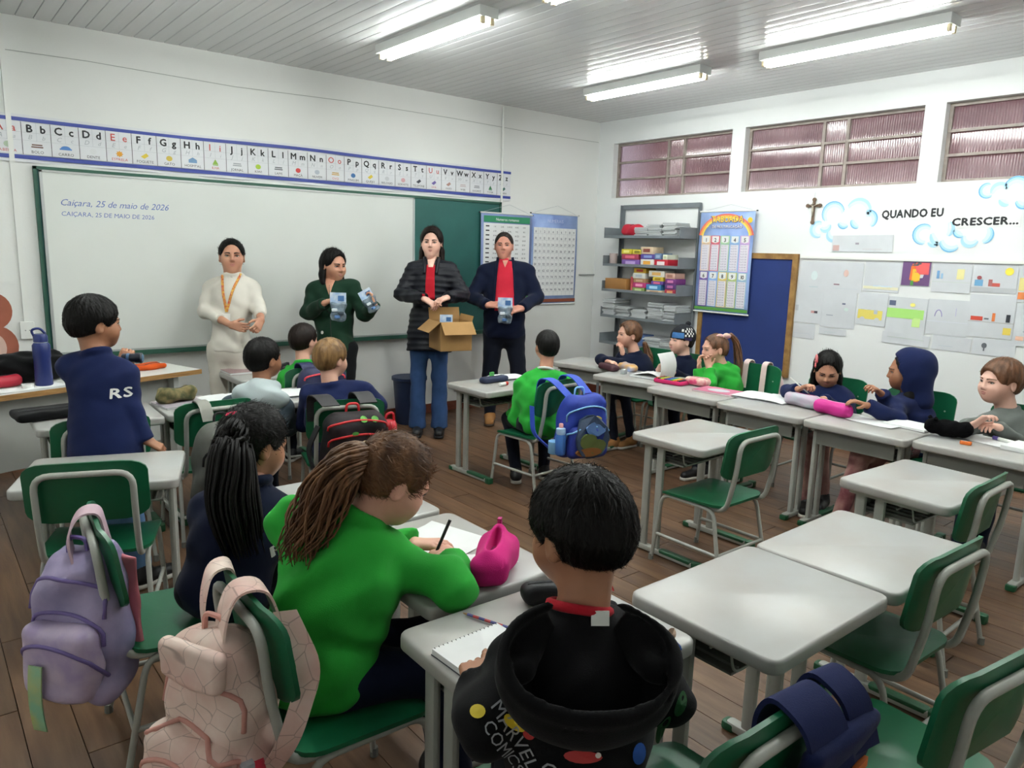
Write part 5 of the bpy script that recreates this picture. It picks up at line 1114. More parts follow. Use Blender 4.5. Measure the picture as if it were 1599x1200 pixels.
def st_long(length=0.2, t=0.016, back=0.0, width=0.05, ns=0, curtain=True, part=0.0, bk_w=1.0, **kw):
    def f(info, hair, child, fine):
        HL = info['HL']; hs = info['hs']; toH = info['toH']; dn = A_([0, 0, -1.0])
        def fn(p):
            d = hair_fn(toH(p), t, **kw)*hs
            for s in (-1, 1):
                a = HL(s*0.062, -0.02, 0.03); b = HL(s*0.080, -0.025, -0.07); c = b+dn*length*0.6+info['RH']@A_([s*0.006, 0.012, 0]); e = c+dn*length*0.4+info['RH']@A_([s*-.005, 0.008, 0])
                fx = info['RH']@A_([1, 0, 0])
                d = smin(d, s_cap(p, a, b, 0.030*hs, 0.028*hs, flat=(fx, 0.6)), 0.03); d = smin(d, s_cap(p, b, c, 0.034*hs, 0.030*hs, flat=(fx, 0.6)), 0.02); d = smin(d, s_cap(p, c, e, 0.030*hs, 0.014*hs, flat=(fx, .6)), 0.02)
            fy = info['RH']@A_([0, 1, 0])
            d = smin(d, s_cap(p, HL(0, -0.06, 0.0), HL(0, -0.07, -0.09)+dn*length*0.7, 0.075*hs*bk_w, 0.06*hs*bk_w, flat=(fy, 0.5)), 0.04)
            q = toH(p); d = d+0.0013*np.sin(np.arctan2(q[:, 0], q[:, 1]+.02)*52+3*np.sin(q[:, 2]*25))
            return d
        R = 0.18*hs; lo = info['hc']-R; hi = info['hc']+R; lo = lo-A_([0, 0, length+.1])
        V, F = sdf_mesh(fn, lo, hi, 0.006*fine); o = np_obj('hair', [(V, F)], hair, info['root']); info['hair'] = o
        if ns: strands(info, V, F, hair, ns, 0.06, 0.0013, flow=lambda P: np.tile(dn, (len(P), 1))+(P-HL(0, 0, .12))*2, parent=o)
    return f
FWD = A_([0.635, 0.772, 0.0])          # horizontal direction away from the viewer's side of the room
PPL = {}
# ---------------- adults
PPL['T1'] = person(JOINTS['T1'], 'woman in a cream knit suit with a floral lanyard, hands folded, at the whiteboard', SK_MED, C_CREAM, C_CREAM2, H_BLACK, child=False, seated=False, hs=1.10, bk=1.0,
    hand={'R': dict(n=FWD, curl=.7), 'L': dict(n=FWD*.6+A_([-.5, .4, 0]), curl=.9)}, hstyle=st_pulled(0.009, bun=True, nape=-.04, ns=1200), sleeve=.62, hem=.02, wrink=.004)
PPL['T2'] = person(JOINTS['T2'], 'woman in a dark green jacket holding up two packets, looking sideways', SK_MED, C_DGREEN, C_BLACK, H_BLACK, child=False, seated=False, hs=1.06, bk=1.0, thick=.018,
    hand={'R': dict(n=(.75, -.3, -.6), curl=.9, d=(.6, -.5, .35)), 'L': dict(n=(-.6, .3, -.4), curl=.8, d=(-.25, .1, .9))}, hstyle=st_long(.12, .012, nape=-.05, ns=1600), hem=.13, wrink=.005)
PPL['T3'] = person(JOINTS['T3'], 'woman in a long quilted dark coat and jeans holding the cardboard box', SK_PALE, C_PUFF, C_JEAN, H_DARK, child=False, seated=False, hs=1.10, bk=1.02, thick=.028, flare=.028,
    hand={'R': dict(n=FWD*.3+A_([0, 0, -1]), curl=.7), 'L': dict(n=FWD*.3+A_([0, 0, -1]), curl=.8)}, hstyle=st_long(.17, .014, nape=-.05, ns=1800), long_hem=.16, hem=.0, puff=.007, shoe=MATS['shoe_black'], sole=MATS['shoe_black'], wrink=.003)
PPL['T4'] = person(JOINTS['T4'], 'man in a red polo and open navy jacket holding a plastic packet', SK_PINK, C_NAVY2, C_DNAVYT, H_GREY, child=False, seated=False, hs=1.08, bk=1.12, thick=.022, belly=1.25,
    hand={'R': dict(n=FWD*.4+A_([.3, -.2, -.6]), curl=.8), 'L': dict(n=FWD*.4+A_([-.3, .2, -.6]), curl=.8)}, hstyle=st_short(.005, nape=-.03, n=1200, ln=.015, wd=.0012), hem=.06, shoe=C_BROWNSHOE, sole=mat('sole_dark', '3A2A1C', .7), lips='B07068', wrink=.004)
# ---------------- children
PPL['ST'] = person(JOINTS['ST'], 'boy in a navy sweatshirt standing with a small toy at his mouth', SK_TAN, C_NAVY, C_JEANL, H_BLACK, seated=False, hs=1.04, bk=1.05, thick=.016, fine=.85,
    hand={'R': dict(n=(-.6, .4, -.3), curl=.9), 'L': dict(n=(.3, .6, .2), curl=1.0, d=(.45, .25, .75))}, hstyle=st_short(.016, n=2500, nape=-.028, face_z=-.03), hem=.06, long_hem=.07)
PPL['PT'] = person(JOINTS['PT'], 'girl in navy with a long dark ponytail and pink hair tie, seen from behind', SK_TAN, C_NAVY2, C_DNAVYT, H_BLACK, hs=1.08, bk=1.12, thick=.018, fine=.85, face=False,
    hand={'R': dict(n=(0, 0, -1), curl=.5), 'L': dict(n=(0, 0, -1), curl=.5)}, hstyle=st_pulled(.013, 'PT_tail', .060, 170, ns=2500, tie=mat('pink_tie', 'E8365C', .5), nape=-.04))
PPL['GG'] = person(JOINTS['GG'], 'girl in a bright green sweatshirt bent over her writing, long wavy brown ponytail', SK_LIGHT, C_GREEN, C_NAVY2, H_BROWN, hs=1.06, bk=1.22, thick=.020, fine=.8, belly=1.1,
    hand={'R': dict(n=(.2, .2, -1), curl=1.0, d=(.15, .9, -.1)), 'L': dict(n=(0, 0, -1), curl=.35)}, hstyle=st_pulled(.010, 'GG_tail', .044, 150, curl=.013, ns=3000, tie=mat('beige_tie', 'C9A77A', .5), spread=1.15, nape=-.03), hem=.14, wrink=.008)
PPL['MB'] = person(JOINTS['MB'], 'boy in a black printed hoodie over a red shirt, nearest to us, seen from behind', SK_TAN, C_MBLACK, C_DNAVYT, H_BLACK, hs=1.05, bk=1.10, thick=.024, fine=.75, face=False, collar=C_RED,
    hand={'R': dict(n=(0, 0, -1), curl=.3), 'L': dict(n=(.3, 0, -1), curl=.7, d=(.5, .75, .1), point=True)}, hstyle=st_short(.017, n=5000, ln=.035, wd=.0010, nape=-.030, side=.25, h=.005), hem=.14, wrink=.005)
PPL['GB'] = person(JOINTS['GB'], 'dark-haired boy in a slate sweatshirt with a pale hood, seen from behind', SK_TAN, C_DGREY, C_DNAVYT, H_BLACK, hs=.98, bk=1.05, thick=.016, face=True,
    hstyle=st_short(.013, n=1500, nape=-.045, side=.25))
PPL['G2'] = person(JOINTS['G2'], 'boy in green sitting closest to the whiteboard with his back to us', SK_LIGHT, C_GREEN, C_DNAVYT, H_DARK, hs=.98, thick=.014, face=True, hstyle=st_short(.014, n=1000, nape=-.045, side=.25))
PPL['BB'] = person(JOINTS['BB'], 'blond boy in a navy sweatshirt with his arm over the chair back', SK_LIGHT, C_NAVY, C_NAVY2, H_BLOND, hs=.94, bk=1.05, thick=.016, face=True, hstyle=st_short(.015, n=1500, nape=-.055, side=.2))
PPL['GP'] = person(JOINTS['GP'], 'boy in a green sweatshirt sitting alone with his back to us, before the man', SK_MED, C_GREEN, C_DNAVYT, H_BLACK, hs=.92, bk=1.05, thick=.018, face=False, collar=C_WHITE, hstyle=st_short(.010, nape=-.045, side=.2), hem=.14, wrink=.005)
dsk = dict(n=(0, 0, -1), curl=.5)
PPL['K1'] = person(JOINTS['K1'], 'girl in navy with a brown ponytail, chin on her hand, below the shelf rack', SK_LIGHT, C_NAVY2, C_DNAVYT, H_LBROWN, hs=1.0, thick=.014, hand={'R': dsk, 'L': dict(n=(-.2, .5, .6), curl=.8, d=(-.2, .1, .9))}, hstyle=st_pulled(.012, 'K1_tail', .026, 30, nape=-.04, ns=900), shoe=C_BROWNSHOE)
PPL['K2'] = person(JOINTS['K2'], 'child in navy wearing a black and white patterned beanie', SK_PALE, C_NAVY2, C_DNAVYT, H_DARK, hs=.98, thick=.014, hand={'R': dsk, 'L': dsk}, hstyle=None)
PPL['K3'] = person(JOINTS['K3'], 'girl in green resting her face on both hands, pink bow in her hair', SK_LIGHT, C_GREEN, C_DNAVYT, H_LBROWN, hs=.98, thick=.018, hand={'R': dict(n=(-.2, -.4, .3), curl=.7, d=(-.1, .2, .9)), 'L': dict(n=(.2, -.5, .4), curl=.7, d=(0, .1, .9))}, hstyle=st_pulled(.006, 'K3_tail', .024, 30, nape=-.03, ns=900), wrink=.005)
PPL['K4'] = person(JOINTS['K4'], 'girl with long black hair and a red bow looking down and writing', SK_MED, C_NAVY, C_MAROON, H_BLACK, hs=1.02, bk=1.08, thick=.014, hand={'R': dict(n=(0, .3, -1), curl=1.0), 'L': dsk}, hstyle=st_long(.17, .012, nape=-.05, bk_w=1.1, ns=1800))
PPL['K5'] = person(JOINTS['K5'], 'child in a navy hoodie with the hood up, reaching across the desk', SK_TAN, C_NAVY, C_MAROON, H_BLACK, hs=1.04, bk=1.12, thick=.018, hand={'R': dsk, 'L': dict(n=(-.3, .3, -.6), curl=.7)}, hstyle=st_long(.12, .004, nape=-.05), wrink=.005)
PPL['K6'] = person(JOINTS['K6'], 'boy in a grey long-sleeved shirt with short brown hair, at the right edge', SK_PALE, C_GREY, C_NAVY2, H_LBROWN, hs=1.12, bk=1.08, thick=.012, hand={'R': dict(n=(-.2, -.2, -1), curl=.7), 'L': dict(n=(-.2, .3, -1), curl=.8)}, hstyle=st_short(.015, n=1500, face_z=-.028, nape=-.04), eye='4A4A42')
# ------------------------------------------------------------------ bags hung on the chairs
def s_rbox(p, c, half, r):
    q = np.abs(p-A_(c, float))-A_(half, float)+r
    return np.sqrt((np.maximum(q, 0)**2).sum(1))+np.minimum(q.max(1), 0)-r
def ribbon(pts, w_, th=0.004, n_sub=5):
    """strap: points (x,y,z), constant width vector"""
    P = [Vector(p) for p in fillet(pts, 0.05, n_sub)]; w_ = Vector(w_)
    m = MB(); m.grid(lambda u, v: P[min(int(round(u*(len(P)-1))), len(P)-1)]+w_*(v-.5), len(P), 2, thick=th); return m
def backpack(label, loc, rz, size, body, trim, pocket=None, lean=0.0, straps=(), strap_m=None, arcs=((.62, .85), (.35, .55)), pk=True, seed=0.0, soft=0.006, group='school backpacks', h=0.009, top=0.75):
    """local -Y is the outer face, z up; straps in world points (pts, width vector)"""
    r = empty('backpack', loc, rz, label, 'backpack', group); W_, D_, H_ = size; cr, sr = math.cos(lean), math.sin(lean)
    def fb(p):
        q = p.copy(); q[:, 1] += sr*q[:, 2]; t = np.clip(q[:, 2]/H_, 0, 1); q[:, 0] = q[:, 0]/(1-(1-top)*t**3); 
        return s_rbox(q, (0, 0, H_/2), (W_/2, D_/2, H_/2), min(W_, D_)*.42)*0.9+wob(q, soft, 22, seed)
    R = max(W_, H_)*.8
    bd = blob('main_body', fb, (-W_/2-.04, -D_/2-.06-abs(sr)*H_, -.03), (W_/2+.04, D_/2+.06+abs(sr)*H_, H_+.04), h, body, r)
    if pk:
        def fp(p):
            q = p.copy(); q[:, 1] += sr*q[:, 2]; return s_rbox(q, (0, -D_/2-.012, H_*.30), (W_*.40, .045, H_*.26), .04)+wob(q, soft*.5, 25, seed+1)
        blob('front_pocket', fp, (-W_/2, -D_/2-.09-abs(sr)*H_, 0), (W_/2, .02, H_*.62), h, pocket or body, r)
    for (z0, z1) in arcs:
        pts = []
        for t in np.linspace(0, 1, 15):
            a = PI*t; x = -math.cos(a)*W_*.42; z = H_*(z0+(z1-z0)*math.sin(a)**.6); q0 = A_([[x, -D_/2-.12, z]]); q = trace(lambda P: np.minimum(fb(P), fp(P) if pk else fb(P)), q0, (0, 1, 0))[0]; pts.append(q)
        MB().tube(pts, .0065, 6).build('zip_band', trim, bd, smooth=180)
    c_, s_ = math.cos(-rz), math.sin(-rz); L = Vector(loc)
    def loc_(p): d = Vector(p)-L; return (d.x*c_-d.y*s_, d.x*s_+d.y*c_, d.z)
    for pts, wv in straps:
        wv2 = (wv[0]*c_-wv[1]*s_, wv[0]*s_+wv[1]*c_, wv[2]); ribbon([loc_(p) for p in pts], wv2, .006).build('shoulder_strap', strap_m or trim, r, smooth=60)
    MB().tube(fillet([(-.035, D_*.1, H_-.02), (-.03, D_*.1, H_+.035), (.03, D_*.1, H_+.035), (.035, D_*.1, H_-.02)], .02), .007, 6).build('grab_handle', trim, bd, smooth=60)
    return r, fb
NY = lambda n, h, **k: mat(n, h, .6, bump=.12, bscale=250, **k)
# blue one
bl, fb = backpack('blue backpack with a cartoon print hanging on the chair of the boy in green', (-2.87, -2.765, .31), math.radians(-14), (.34, .17, .41), NY('bag_blue', '1F3AA0', var=.2, vscale=6), NY('bag_skyblue', '7FB4E0'), NY('bag_blue_deep', '1F3390', var=.2), seed=1.2,
    straps=[([(-2.95, -2.75, .70), (-3.01, -2.66, .80), (-3.0, -2.54, .795), (-3.0, -2.52, .66)], (.065, 0, 0)), ([(-2.80, -2.76, .71), (-2.80, -2.64, .80), (-2.80, -2.52, .80), (-2.80, -2.50, .66)], (.065, 0, 0)), ([(-3.02, -2.70, .34), (-3.10, -2.58, .45), (-3.08, -2.54, .62)], (.0, .04, 0))], strap_m=NY('bag_strap_blue', '2C4CB8'), lean=.12)
M_print = [col('2A4C7A'), col('5C6A38'), col('8A5A2C'), col('C8B040'), col('2E3F58')]
def bag_print(root, fb, spots):
    for (x, z, rx, rz_, mi) in spots:
        P = [A_([x+rx*math.cos(a), -.4, z+rz_*math.sin(a)]) for a in np.linspace(0, 2*PI, 14, endpoint=False)]; Q = trace(fb, P, (0, 1, 0))-A_([0, .016+.0015*mi, 0])
        MB().add([tuple(q) for q in Q]+[tuple(q+A_([0, .02, 0])) for q in Q], [tuple(range(14))]+[(i, (i+1) % 14, 14+(i+1) % 14, 14+i) for i in range(14)]).build('printed_patch', M_print[mi], root)
bag_print(bl, lambda p: np.minimum(fb(p), s_rbox(p+np.outer(p[:, 2]*math.sin(.12), A_([0, 1, 0])), (0, -.097, .123), (.136, .045, .107), .04)), [(0, .16, .115, .14, 4), (.02, .22, .07, .05, 0), (-.03, .14, .06, .05, 1), (.04, .10, .06, .05, 1), (-.02, .07, .09, .03, 2), (-.04, .25, .025, .022, 3), (.05, .27, .03, .015, 3)])
bt = empty('water_bottle', (-3.06, -2.80, .36), 0, 'small blue bottle with a pink cap in the side pocket of the blue backpack', 'bottle')
MB().lathe([(.03, 0), (.034, .01), (.034, .11), (.026, .13)], n=16).build('bottle_body', mat('bottle_blue', '3E6FB8', .3), bt, smooth=50); MB().lathe([(.028, .128), (.03, .135), (.028, .165), (.016, .17)], n=16).build('collar', mat('bottle_sky', 'A8C8E8', .3), bt, smooth=50); MB().lathe([(.014, .168), (.014, .192), (.010, .196)], n=12).build('cap', mat('bottle_pink', 'E8A8A8', .3), bt, smooth=50)
MB().lathe([(.036, -.005), (.042, 0), (.042, .075), (.039, .075)], n=16).build('pocket_sleeve', MATS['bag_skyblue'], bl, smooth=50, loc=tuple(Vector((-3.06+2.87, -2.80+2.765, .05))))
# red and black one
rb, fb = backpack('black backpack with red zip bands behind the blond boy', (-4.36, -2.60, .34), math.radians(-14), (.36, .18, .41), NY('bag_black', '121114', hex2='2C1F24', vscale=9, spec=.25), NY('bag_red', 'C8262C'), NY('bag_black2', '18171B', hex2='2E2A34', vscale=12), arcs=((.82, .93), (.62, .76), (.42, .60)), seed=2.5, top=.85,
    straps=[([(-4.47, -2.57, .78), (-4.48, -2.50, .82), (-4.47, -2.38, .81), (-4.46, -2.36, .66)], (.09, -.02, 0)), ([(-4.27, -2.60, .78), (-4.26, -2.52, .82), (-4.25, -2.42, .81), (-4.24, -2.40, .66)], (.09, -.02, 0)), ([(-4.53, -2.55, .68), (-4.57, -2.50, .55), (-4.55, -2.58, .38)], (.0, .05, 0))], strap_m=NY('bag_strap_black', '1E1C20'), lean=.10)
for (x, z, rx, rz_, hx) in ((.03, .385, .018, .014, '5AA040'), (.085, .385, .018, .014, '5AA040'), (-.02, .32, .018, .010, '4A9038'), (.06, .24, .014, .010, '5AA040'), (-.01, .11, .06, .055, '20303A'), (.0, .145, .055, .02, 'C8B890')):
    P = [A_([x+rx*math.cos(a), -.4, z+rz_*math.sin(a)]) for a in np.linspace(0, 2*PI, 12, endpoint=False)]; Q = trace(lambda p: np.minimum(fb(p), s_rbox(p+np.outer(p[:, 2]*math.sin(.10), A_([0, 1, 0])), (0, -.107, .129), (.148, .045, .112), .04)), P, (0, 1, 0))-A_([0, .006, 0])
    MB().add([tuple(q) for q in Q], [tuple(range(12))]).build('printed_patch', col(hx), rb)
rbt = empty('water_bottle', (-4.165, -2.63, .50), 0, 'red squeeze bottle with a carrying loop beside the black backpack', 'bottle')
M_rb = mat('bottle_red', 'B8202E', .3); MB().lathe([(.03, 0), (.042, .01), (.042, .10)], n=18).build('bottle_body', M_rb, rbt, smooth=50); MB().lathe([(.0425, .10), (.0425, .135)], n=18).build('clear_band', mat('band_grey', 'B8A8A8', .3), rbt, smooth=50); MB().lathe([(.042, .135), (.042, .155), (.034, .175), (.022, .182)], n=18).build('lid', M_rb, rbt, smooth=50)
MB().tube(fillet([(-.025, 0, .165), (-.02, 0, .215), (.025, 0, .225), (.03, 0, .165)], .02), .007, 7).build('carry_loop', M_rb, rbt, smooth=60)
# grey one
gy, _ = backpack('grey backpack with black zips hanging behind the boy with the pale hood', (-4.93, -2.29, .27), math.radians(6), (.33, .20, .44), NY('bag_grey', '6A6C66', hex2='555750', vscale=6), mat('zip_black', '17181A', .6), NY('bag_grey2', '63655F', hex2='4E504A', vscale=6), arcs=((.55, .78),), seed=3.3, top=.7,
    straps=[([(-4.98, -2.24, .70), (-4.985, -2.20, .785), (-4.985, -2.08, .785), (-4.98, -2.06, .68)], (.06, 0, 0))], strap_m=NY('bag_strap_grey', '8A8A82'), lean=.05)
# lilac one
M_lil = mat('bag_lilac', 'A89BBE', .55, hex2='8A84AA', vscale=9, bump=.15, bscale=60); M_lil2 = mat('bag_lilac_shine', 'C4B4CC', .35, hex2='A898C0', vscale=14); M_pnk = NY('bag_rose', 'C8707E')
ly, _ = backpack('lilac pearly backpack with a pink lining on the chair at the left', (-5.80, -3.66, .26), math.radians(-52), (.30, .14, .44), M_lil, mat('zip_violet', '6E5E9A', .5), M_lil2, arcs=((.60, .86), (.42, .62), (.2, .45)), seed=4.4, top=.66, soft=.013, lean=-.06,
    straps=[([(-5.80, -3.67, .63), (-5.815, -3.63, .745), (-5.775, -3.60, .80), (-5.715, -3.59, .795), (-5.69, -3.59, .66)], (.02, .085, 0))], strap_m=mat('strap_pinkgrey', 'BFA3AE', .6), h=.008)
blob('lining_panel', lambda p: s_rbox(p, (.04, .075, .26), (.11, .010, .15), .009)+wob(p, .006, 20), (-.14, .02, .05), (.22, .15, .45), .008, M_pnk, ly)
tg = MB(); tg.grid(lambda u, v: (-.06+.045*u, -.128-.01*math.sin(v*3), .14-.20*v), 3, 8, thick=.004); tg.build('ribbon_tag', mat('rainbow_tag', 'C8C06A', .5, hex2='8AC0A0', vscale=9), ly, smooth=60)
# pink and cream one
def toile(name):
    m = mat(name, 'E6D2C6', .6, hex2='D8B0A6', vscale=7, bump=.1, bscale=120); nt = m.node_tree; b = nt.nodes['Principled BSDF']; src = b.inputs['Base Color'].links[0].from_socket
    tcn = nt.nodes.new('ShaderNodeTexCoord'); vo = nt.nodes.new('ShaderNodeTexVoronoi'); vo.feature = 'DISTANCE_TO_EDGE'; vo.inputs['Scale'].default_value = 17
    rp = nt.nodes.new('ShaderNodeValToRGB'); rp.color_ramp.elements[0].position = .006; rp.color_ramp.elements[1].position = .02; rp.color_ramp.elements[0].color = (*rgb('6E5650'), 1); rp.color_ramp.elements[1].color = (1, 1, 1, 1)
    mx = nt.nodes.new('ShaderNodeMix'); mx.data_type = 'RGBA'; mx.blend_type = 'MULTIPLY'; mx.inputs[0].default_value = .45
    nt.links.new(tcn.outputs['Object'], vo.inputs['Vector']); nt.links.new(vo.outputs['Distance'], rp.inputs[0]); nt.links.new(src, mx.inputs[6]); nt.links.new(rp.outputs[0], mx.inputs[7]); nt.links.new(mx.outputs[2], b.inputs['Base Color']); return m
M_toile = toile('bag_cream_print'); M_rose = mat('bag_rose_trim', 'C98F84', .6)
pk_, fbp = backpack('pink and cream line-print backpack on the chair of the girl in green', (-5.635, -4.36, .20), math.radians(-66), (.31, .15, .50), M_toile, M_rose, M_toile, arcs=((.60, .84), (.40, .58), (.22, .46)), seed=5.1, top=.58, soft=.011, lean=-.05, h=.008,
    straps=[([(-5.635, -4.33, .62), (-5.63, -4.27, .73), (-5.59, -4.22, .80), (-5.525, -4.20, .795), (-5.51, -4.20, .68)], (.015, .075, 0)), ([(-5.63, -4.40, .62), (-5.62, -4.38, .73), (-5.58, -4.36, .80), (-5.505, -4.37, .795), (-5.475, -4.40, .68)], (.01, .085, 0)), ([(-5.485, -4.44, .74), (-5.455, -4.52, .62), (-5.52, -4.53, .46), (-5.60, -4.43, .27)], (-.05, .02, 0))], strap_m=M_toile)
blob('top_flap', lambda p: s_rbox(p, (0.01, -.06, .45), (.10, .022, .05), .02)+wob(p, .006, 24, 2), (-.14, -.17, .36), (.18, -.03, .53), .007, M_toile, pk_)
rb2 = empty('water_bottle', (-5.60, -4.47, .17), 0, 'coral red bottle lid at the bottom edge, beside the pink backpack', 'bottle')
M_cor = mat('bottle_coral', 'D8324C', .35); MB().lathe([(.04, 0), (.046, .01), (.046, .19)], n=20).build('bottle_body', M_cor, rb2, smooth=50); MB().lathe([(.048, .188), (.048, .225), (.04, .25), (.02, .258)], n=20).build('lid', M_cor, rb2, smooth=50); MB().box((-.01, -.03, .256), (.03, .03, .012)).build('spout', mat('spout_grey', 'A8A8B0', .4), rb2)
# dark one near the whiteboard
g2b, _ = backpack('navy backpack with red edging behind the boy nearest the whiteboard', (-4.0, -1.45, .40), math.radians(-8), (.32, .16, .40), NY('bag_navy', '1E2246'), NY('bag_red2', 'C83A48'), NY('bag_navy2', '1A1D3C'), arcs=((.80, .90), (.5, .66)), seed=6, top=.9,
    straps=[([(-4.08, -1.44, .76), (-4.08, -1.40, .81), (-4.08, -1.30, .81), (-4.08, -1.28, .68)], (.09, 0, 0)), ([(-3.93, -1.46, .76), (-3.93, -1.42, .81), (-3.92, -1.32, .81), (-3.92, -1.30, .68)], (.09, 0, 0))], strap_m=NY('bag_navy3', '232850'))
# pale straps of a bag hidden behind a chair
ws, _ = backpack('pale pink backpack hidden behind a chair, only its two straps showing', (-.87, -2.83, .36), math.radians(92), (.28, .14, .36), NY('bag_palepink', 'D8BEBC'), NY('bag_palepink2', 'C8A8A8'), None, pk=False, arcs=(), seed=7,
    straps=[([(-.92, -2.74, .66), (-.955, -2.74, .795), (-1.03, -2.74, .79), (-1.055, -2.745, .58)], (0, .045, 0)), ([(-.92, -2.90, .66), (-.955, -2.90, .795), (-1.03, -2.90, .79), (-1.055, -2.905, .56)], (0, .045, 0))], strap_m=NY('bag_palestrap', 'E0C8C4'))
# navy jacket over the chair in front
jk = empty('jacket', (-4.89, -5.40, .5), 0, 'navy blue jacket with an orange tab slung over a chair back at the bottom edge', 'jacket')
C_JK = cloth('jacket_navy', '18224E', .2)
def fj(p):
    return s_rbox(p+np.outer(p[:, 2]*.22, A_([0, 1., 0])), (.07, -.02, .06), (.125, .022, .17), .022)+wob(p, .004, 26, .8)
blob('jacket_body', fj, (-.1, -.16, -.16), (.26, .10, .28), .007, C_JK, jk)
for x0, ww in ((.005, .115), (.125, .075)): ribbon([(x0+.02, -.075, .16), (x0, -.055, .265), (x0, .012, .292), (x0, .035, .25), (x0, .04, .12)], (ww, -.01, 0), .010).build('jacket_strap', C_JK, jk, smooth=60)
MB().box((.14, -.075, .12), (.055, .010, .02), rz=.1).build('orange_tab', col('D8702C'), jk)
# ------------------------------------------------------------------ teacher's desk
td = empty('teacher_desk', (-5.36, -.90, 0), math.radians(18), 'long teacher desk with a wooden edge at the left, cluttered with belongings', 'desk')
M_tdtop = mat('teacher_top', 'CDCFCB', .35); M_tdedge = mat('wood_edge', 'A9814E', .5, hex2='8C6638', vscale=10, stretch=(1, 8, 8)); M_tdpanel = mat('teacher_panel', 'BFC2BE', .5, var=.05)
TDW, TDD = 1.42, .46
MB().box((0, 0, .7375), (TDW, TDD, .025)).build('desk_top', M_tdtop, td); MB().box((0, -TDD/2-.004, .735), (TDW, .008, .03)).build('edge_strip', M_tdedge, td)
MB().box((-.05, -.12, .51), (1.16, .018, .43)).build('modesty_panel', M_tdpanel, td)
for x in (-.62, .55): MB().box((x, 0, .365), (.035, .38, .72)).build('side_leg', M_tdpanel, td)
def on_td(x, y): return (x, y, .751)
M_blkcloth = cloth('black_nylon', '0C0D0F')
def pouch(name, label, loc, rz, size, m, cat='pencil case', zipc='2A2A2E', lump=.003, rr=.45, h=.006, zip_=True, group=None):
    r = empty(name, loc, rz, label, cat, group); a, b, c_ = size[0]/2, size[1]/2, size[2]/2
    fn = lambda p: s_rbox(p, (0, 0, c_), (a, b, c_), min(a, b, c_)*2*rr)+wob(p, lump, 40, a*50)
    blob('pouch_body', fn, (-a-.01, -b-.01, -.01), (a+.01, b+.01, 2*c_+.01), h, m, r)
    if zip_:
        P = [(t*a*.85, 0, 2*c_+.03) for t in np.linspace(-1, 1, 9)]; MB().tube(list(trace(fn, P, (0, 0, -1))+A_([0, 0, .0005])), .0025, 5).build('zip', mat('zip_'+zipc, zipc, .5), r, smooth=60)
    return r
pouch('handbag', 'slumped black bag on the teacher desk, behind the blue bottle', on_td(-5.58, -.86), .2, (.40, .20, .17), M_blkcloth, 'bag', lump=.008, h=.009)
pouch('pencil_case', 'red pencil case at the left edge on the teacher desk', on_td(-5.77, -1.02), .35, (.28, .10, .065), mat('case_red', 'B02438', .5))
pouch('cloth_pouch', 'orange folded cloth pouch at the right of the teacher desk', on_td(-4.93, -.74), .3, (.26, .11, .035), cloth('orange_cloth', 'C8521E'), 'pouch', lump=.005)
bb = empty('water_bottle', on_td(-5.535, -1.055), 0, 'tall navy blue water bottle on the teacher desk', 'bottle'); M_nb = mat('bottle_navy', '1A2A68', .4)
MB().lathe([(.042, 0), (.046, .008), (.043, .16), (.046, .17), (.046, .235), (.036, .25)], n=24).build('bottle_body', M_nb, bb, smooth=40); MB().lathe([(.034, .248), (.034, .256)], n=20).build('neck_ring', M_alu, bb, smooth=40); MB().lathe([(.037, .255), (.037, .285), (.03, .30)], n=20).build('lid', M_nb, bb, smooth=40)
MB().tube(fillet([(-.03, 0, .285), (-.045, 0, .325), (.0, 0, .335), (.025, 0, .30)], .02), .007, 7).build('carry_loop', M_nb, bb, smooth=60)
rl = empty('tape_roll', on_td(-5.62, -1.10), 0, 'small white roll beside the red pencil case', 'tape roll'); MB().lathe([(.018, 0), (.03, 0), (.03, .022), (.018, .022)], n=18).build('ring', M_white, rl, smooth=40)
def paper(label, loc, rz, w_, d_, curl=.006, m=None, name='paper_sheet', cat='paper', n=1):
    r = empty(name, loc, rz, label, cat)
    for k in range(n):
        mb = MB(); mb.grid(lambda u, v: ((u-.5)*w_+.003*k, (v-.5)*d_, .001+.0012*k+curl*max(0, abs(u-.5)*2-.6)**2*4*(.3+v)), 7, 3, thick=.0006); mb.build('sheet', m or M_paper, r, smooth=60)
    return r
paper('white papers spread at the front of the teacher desk', on_td(-5.62, -1.12), .3, .34, .12, n=2)
paper('paper lying between the blue bottle and the orange pouch', on_td(-5.25, -.93), .3, .3, .2)
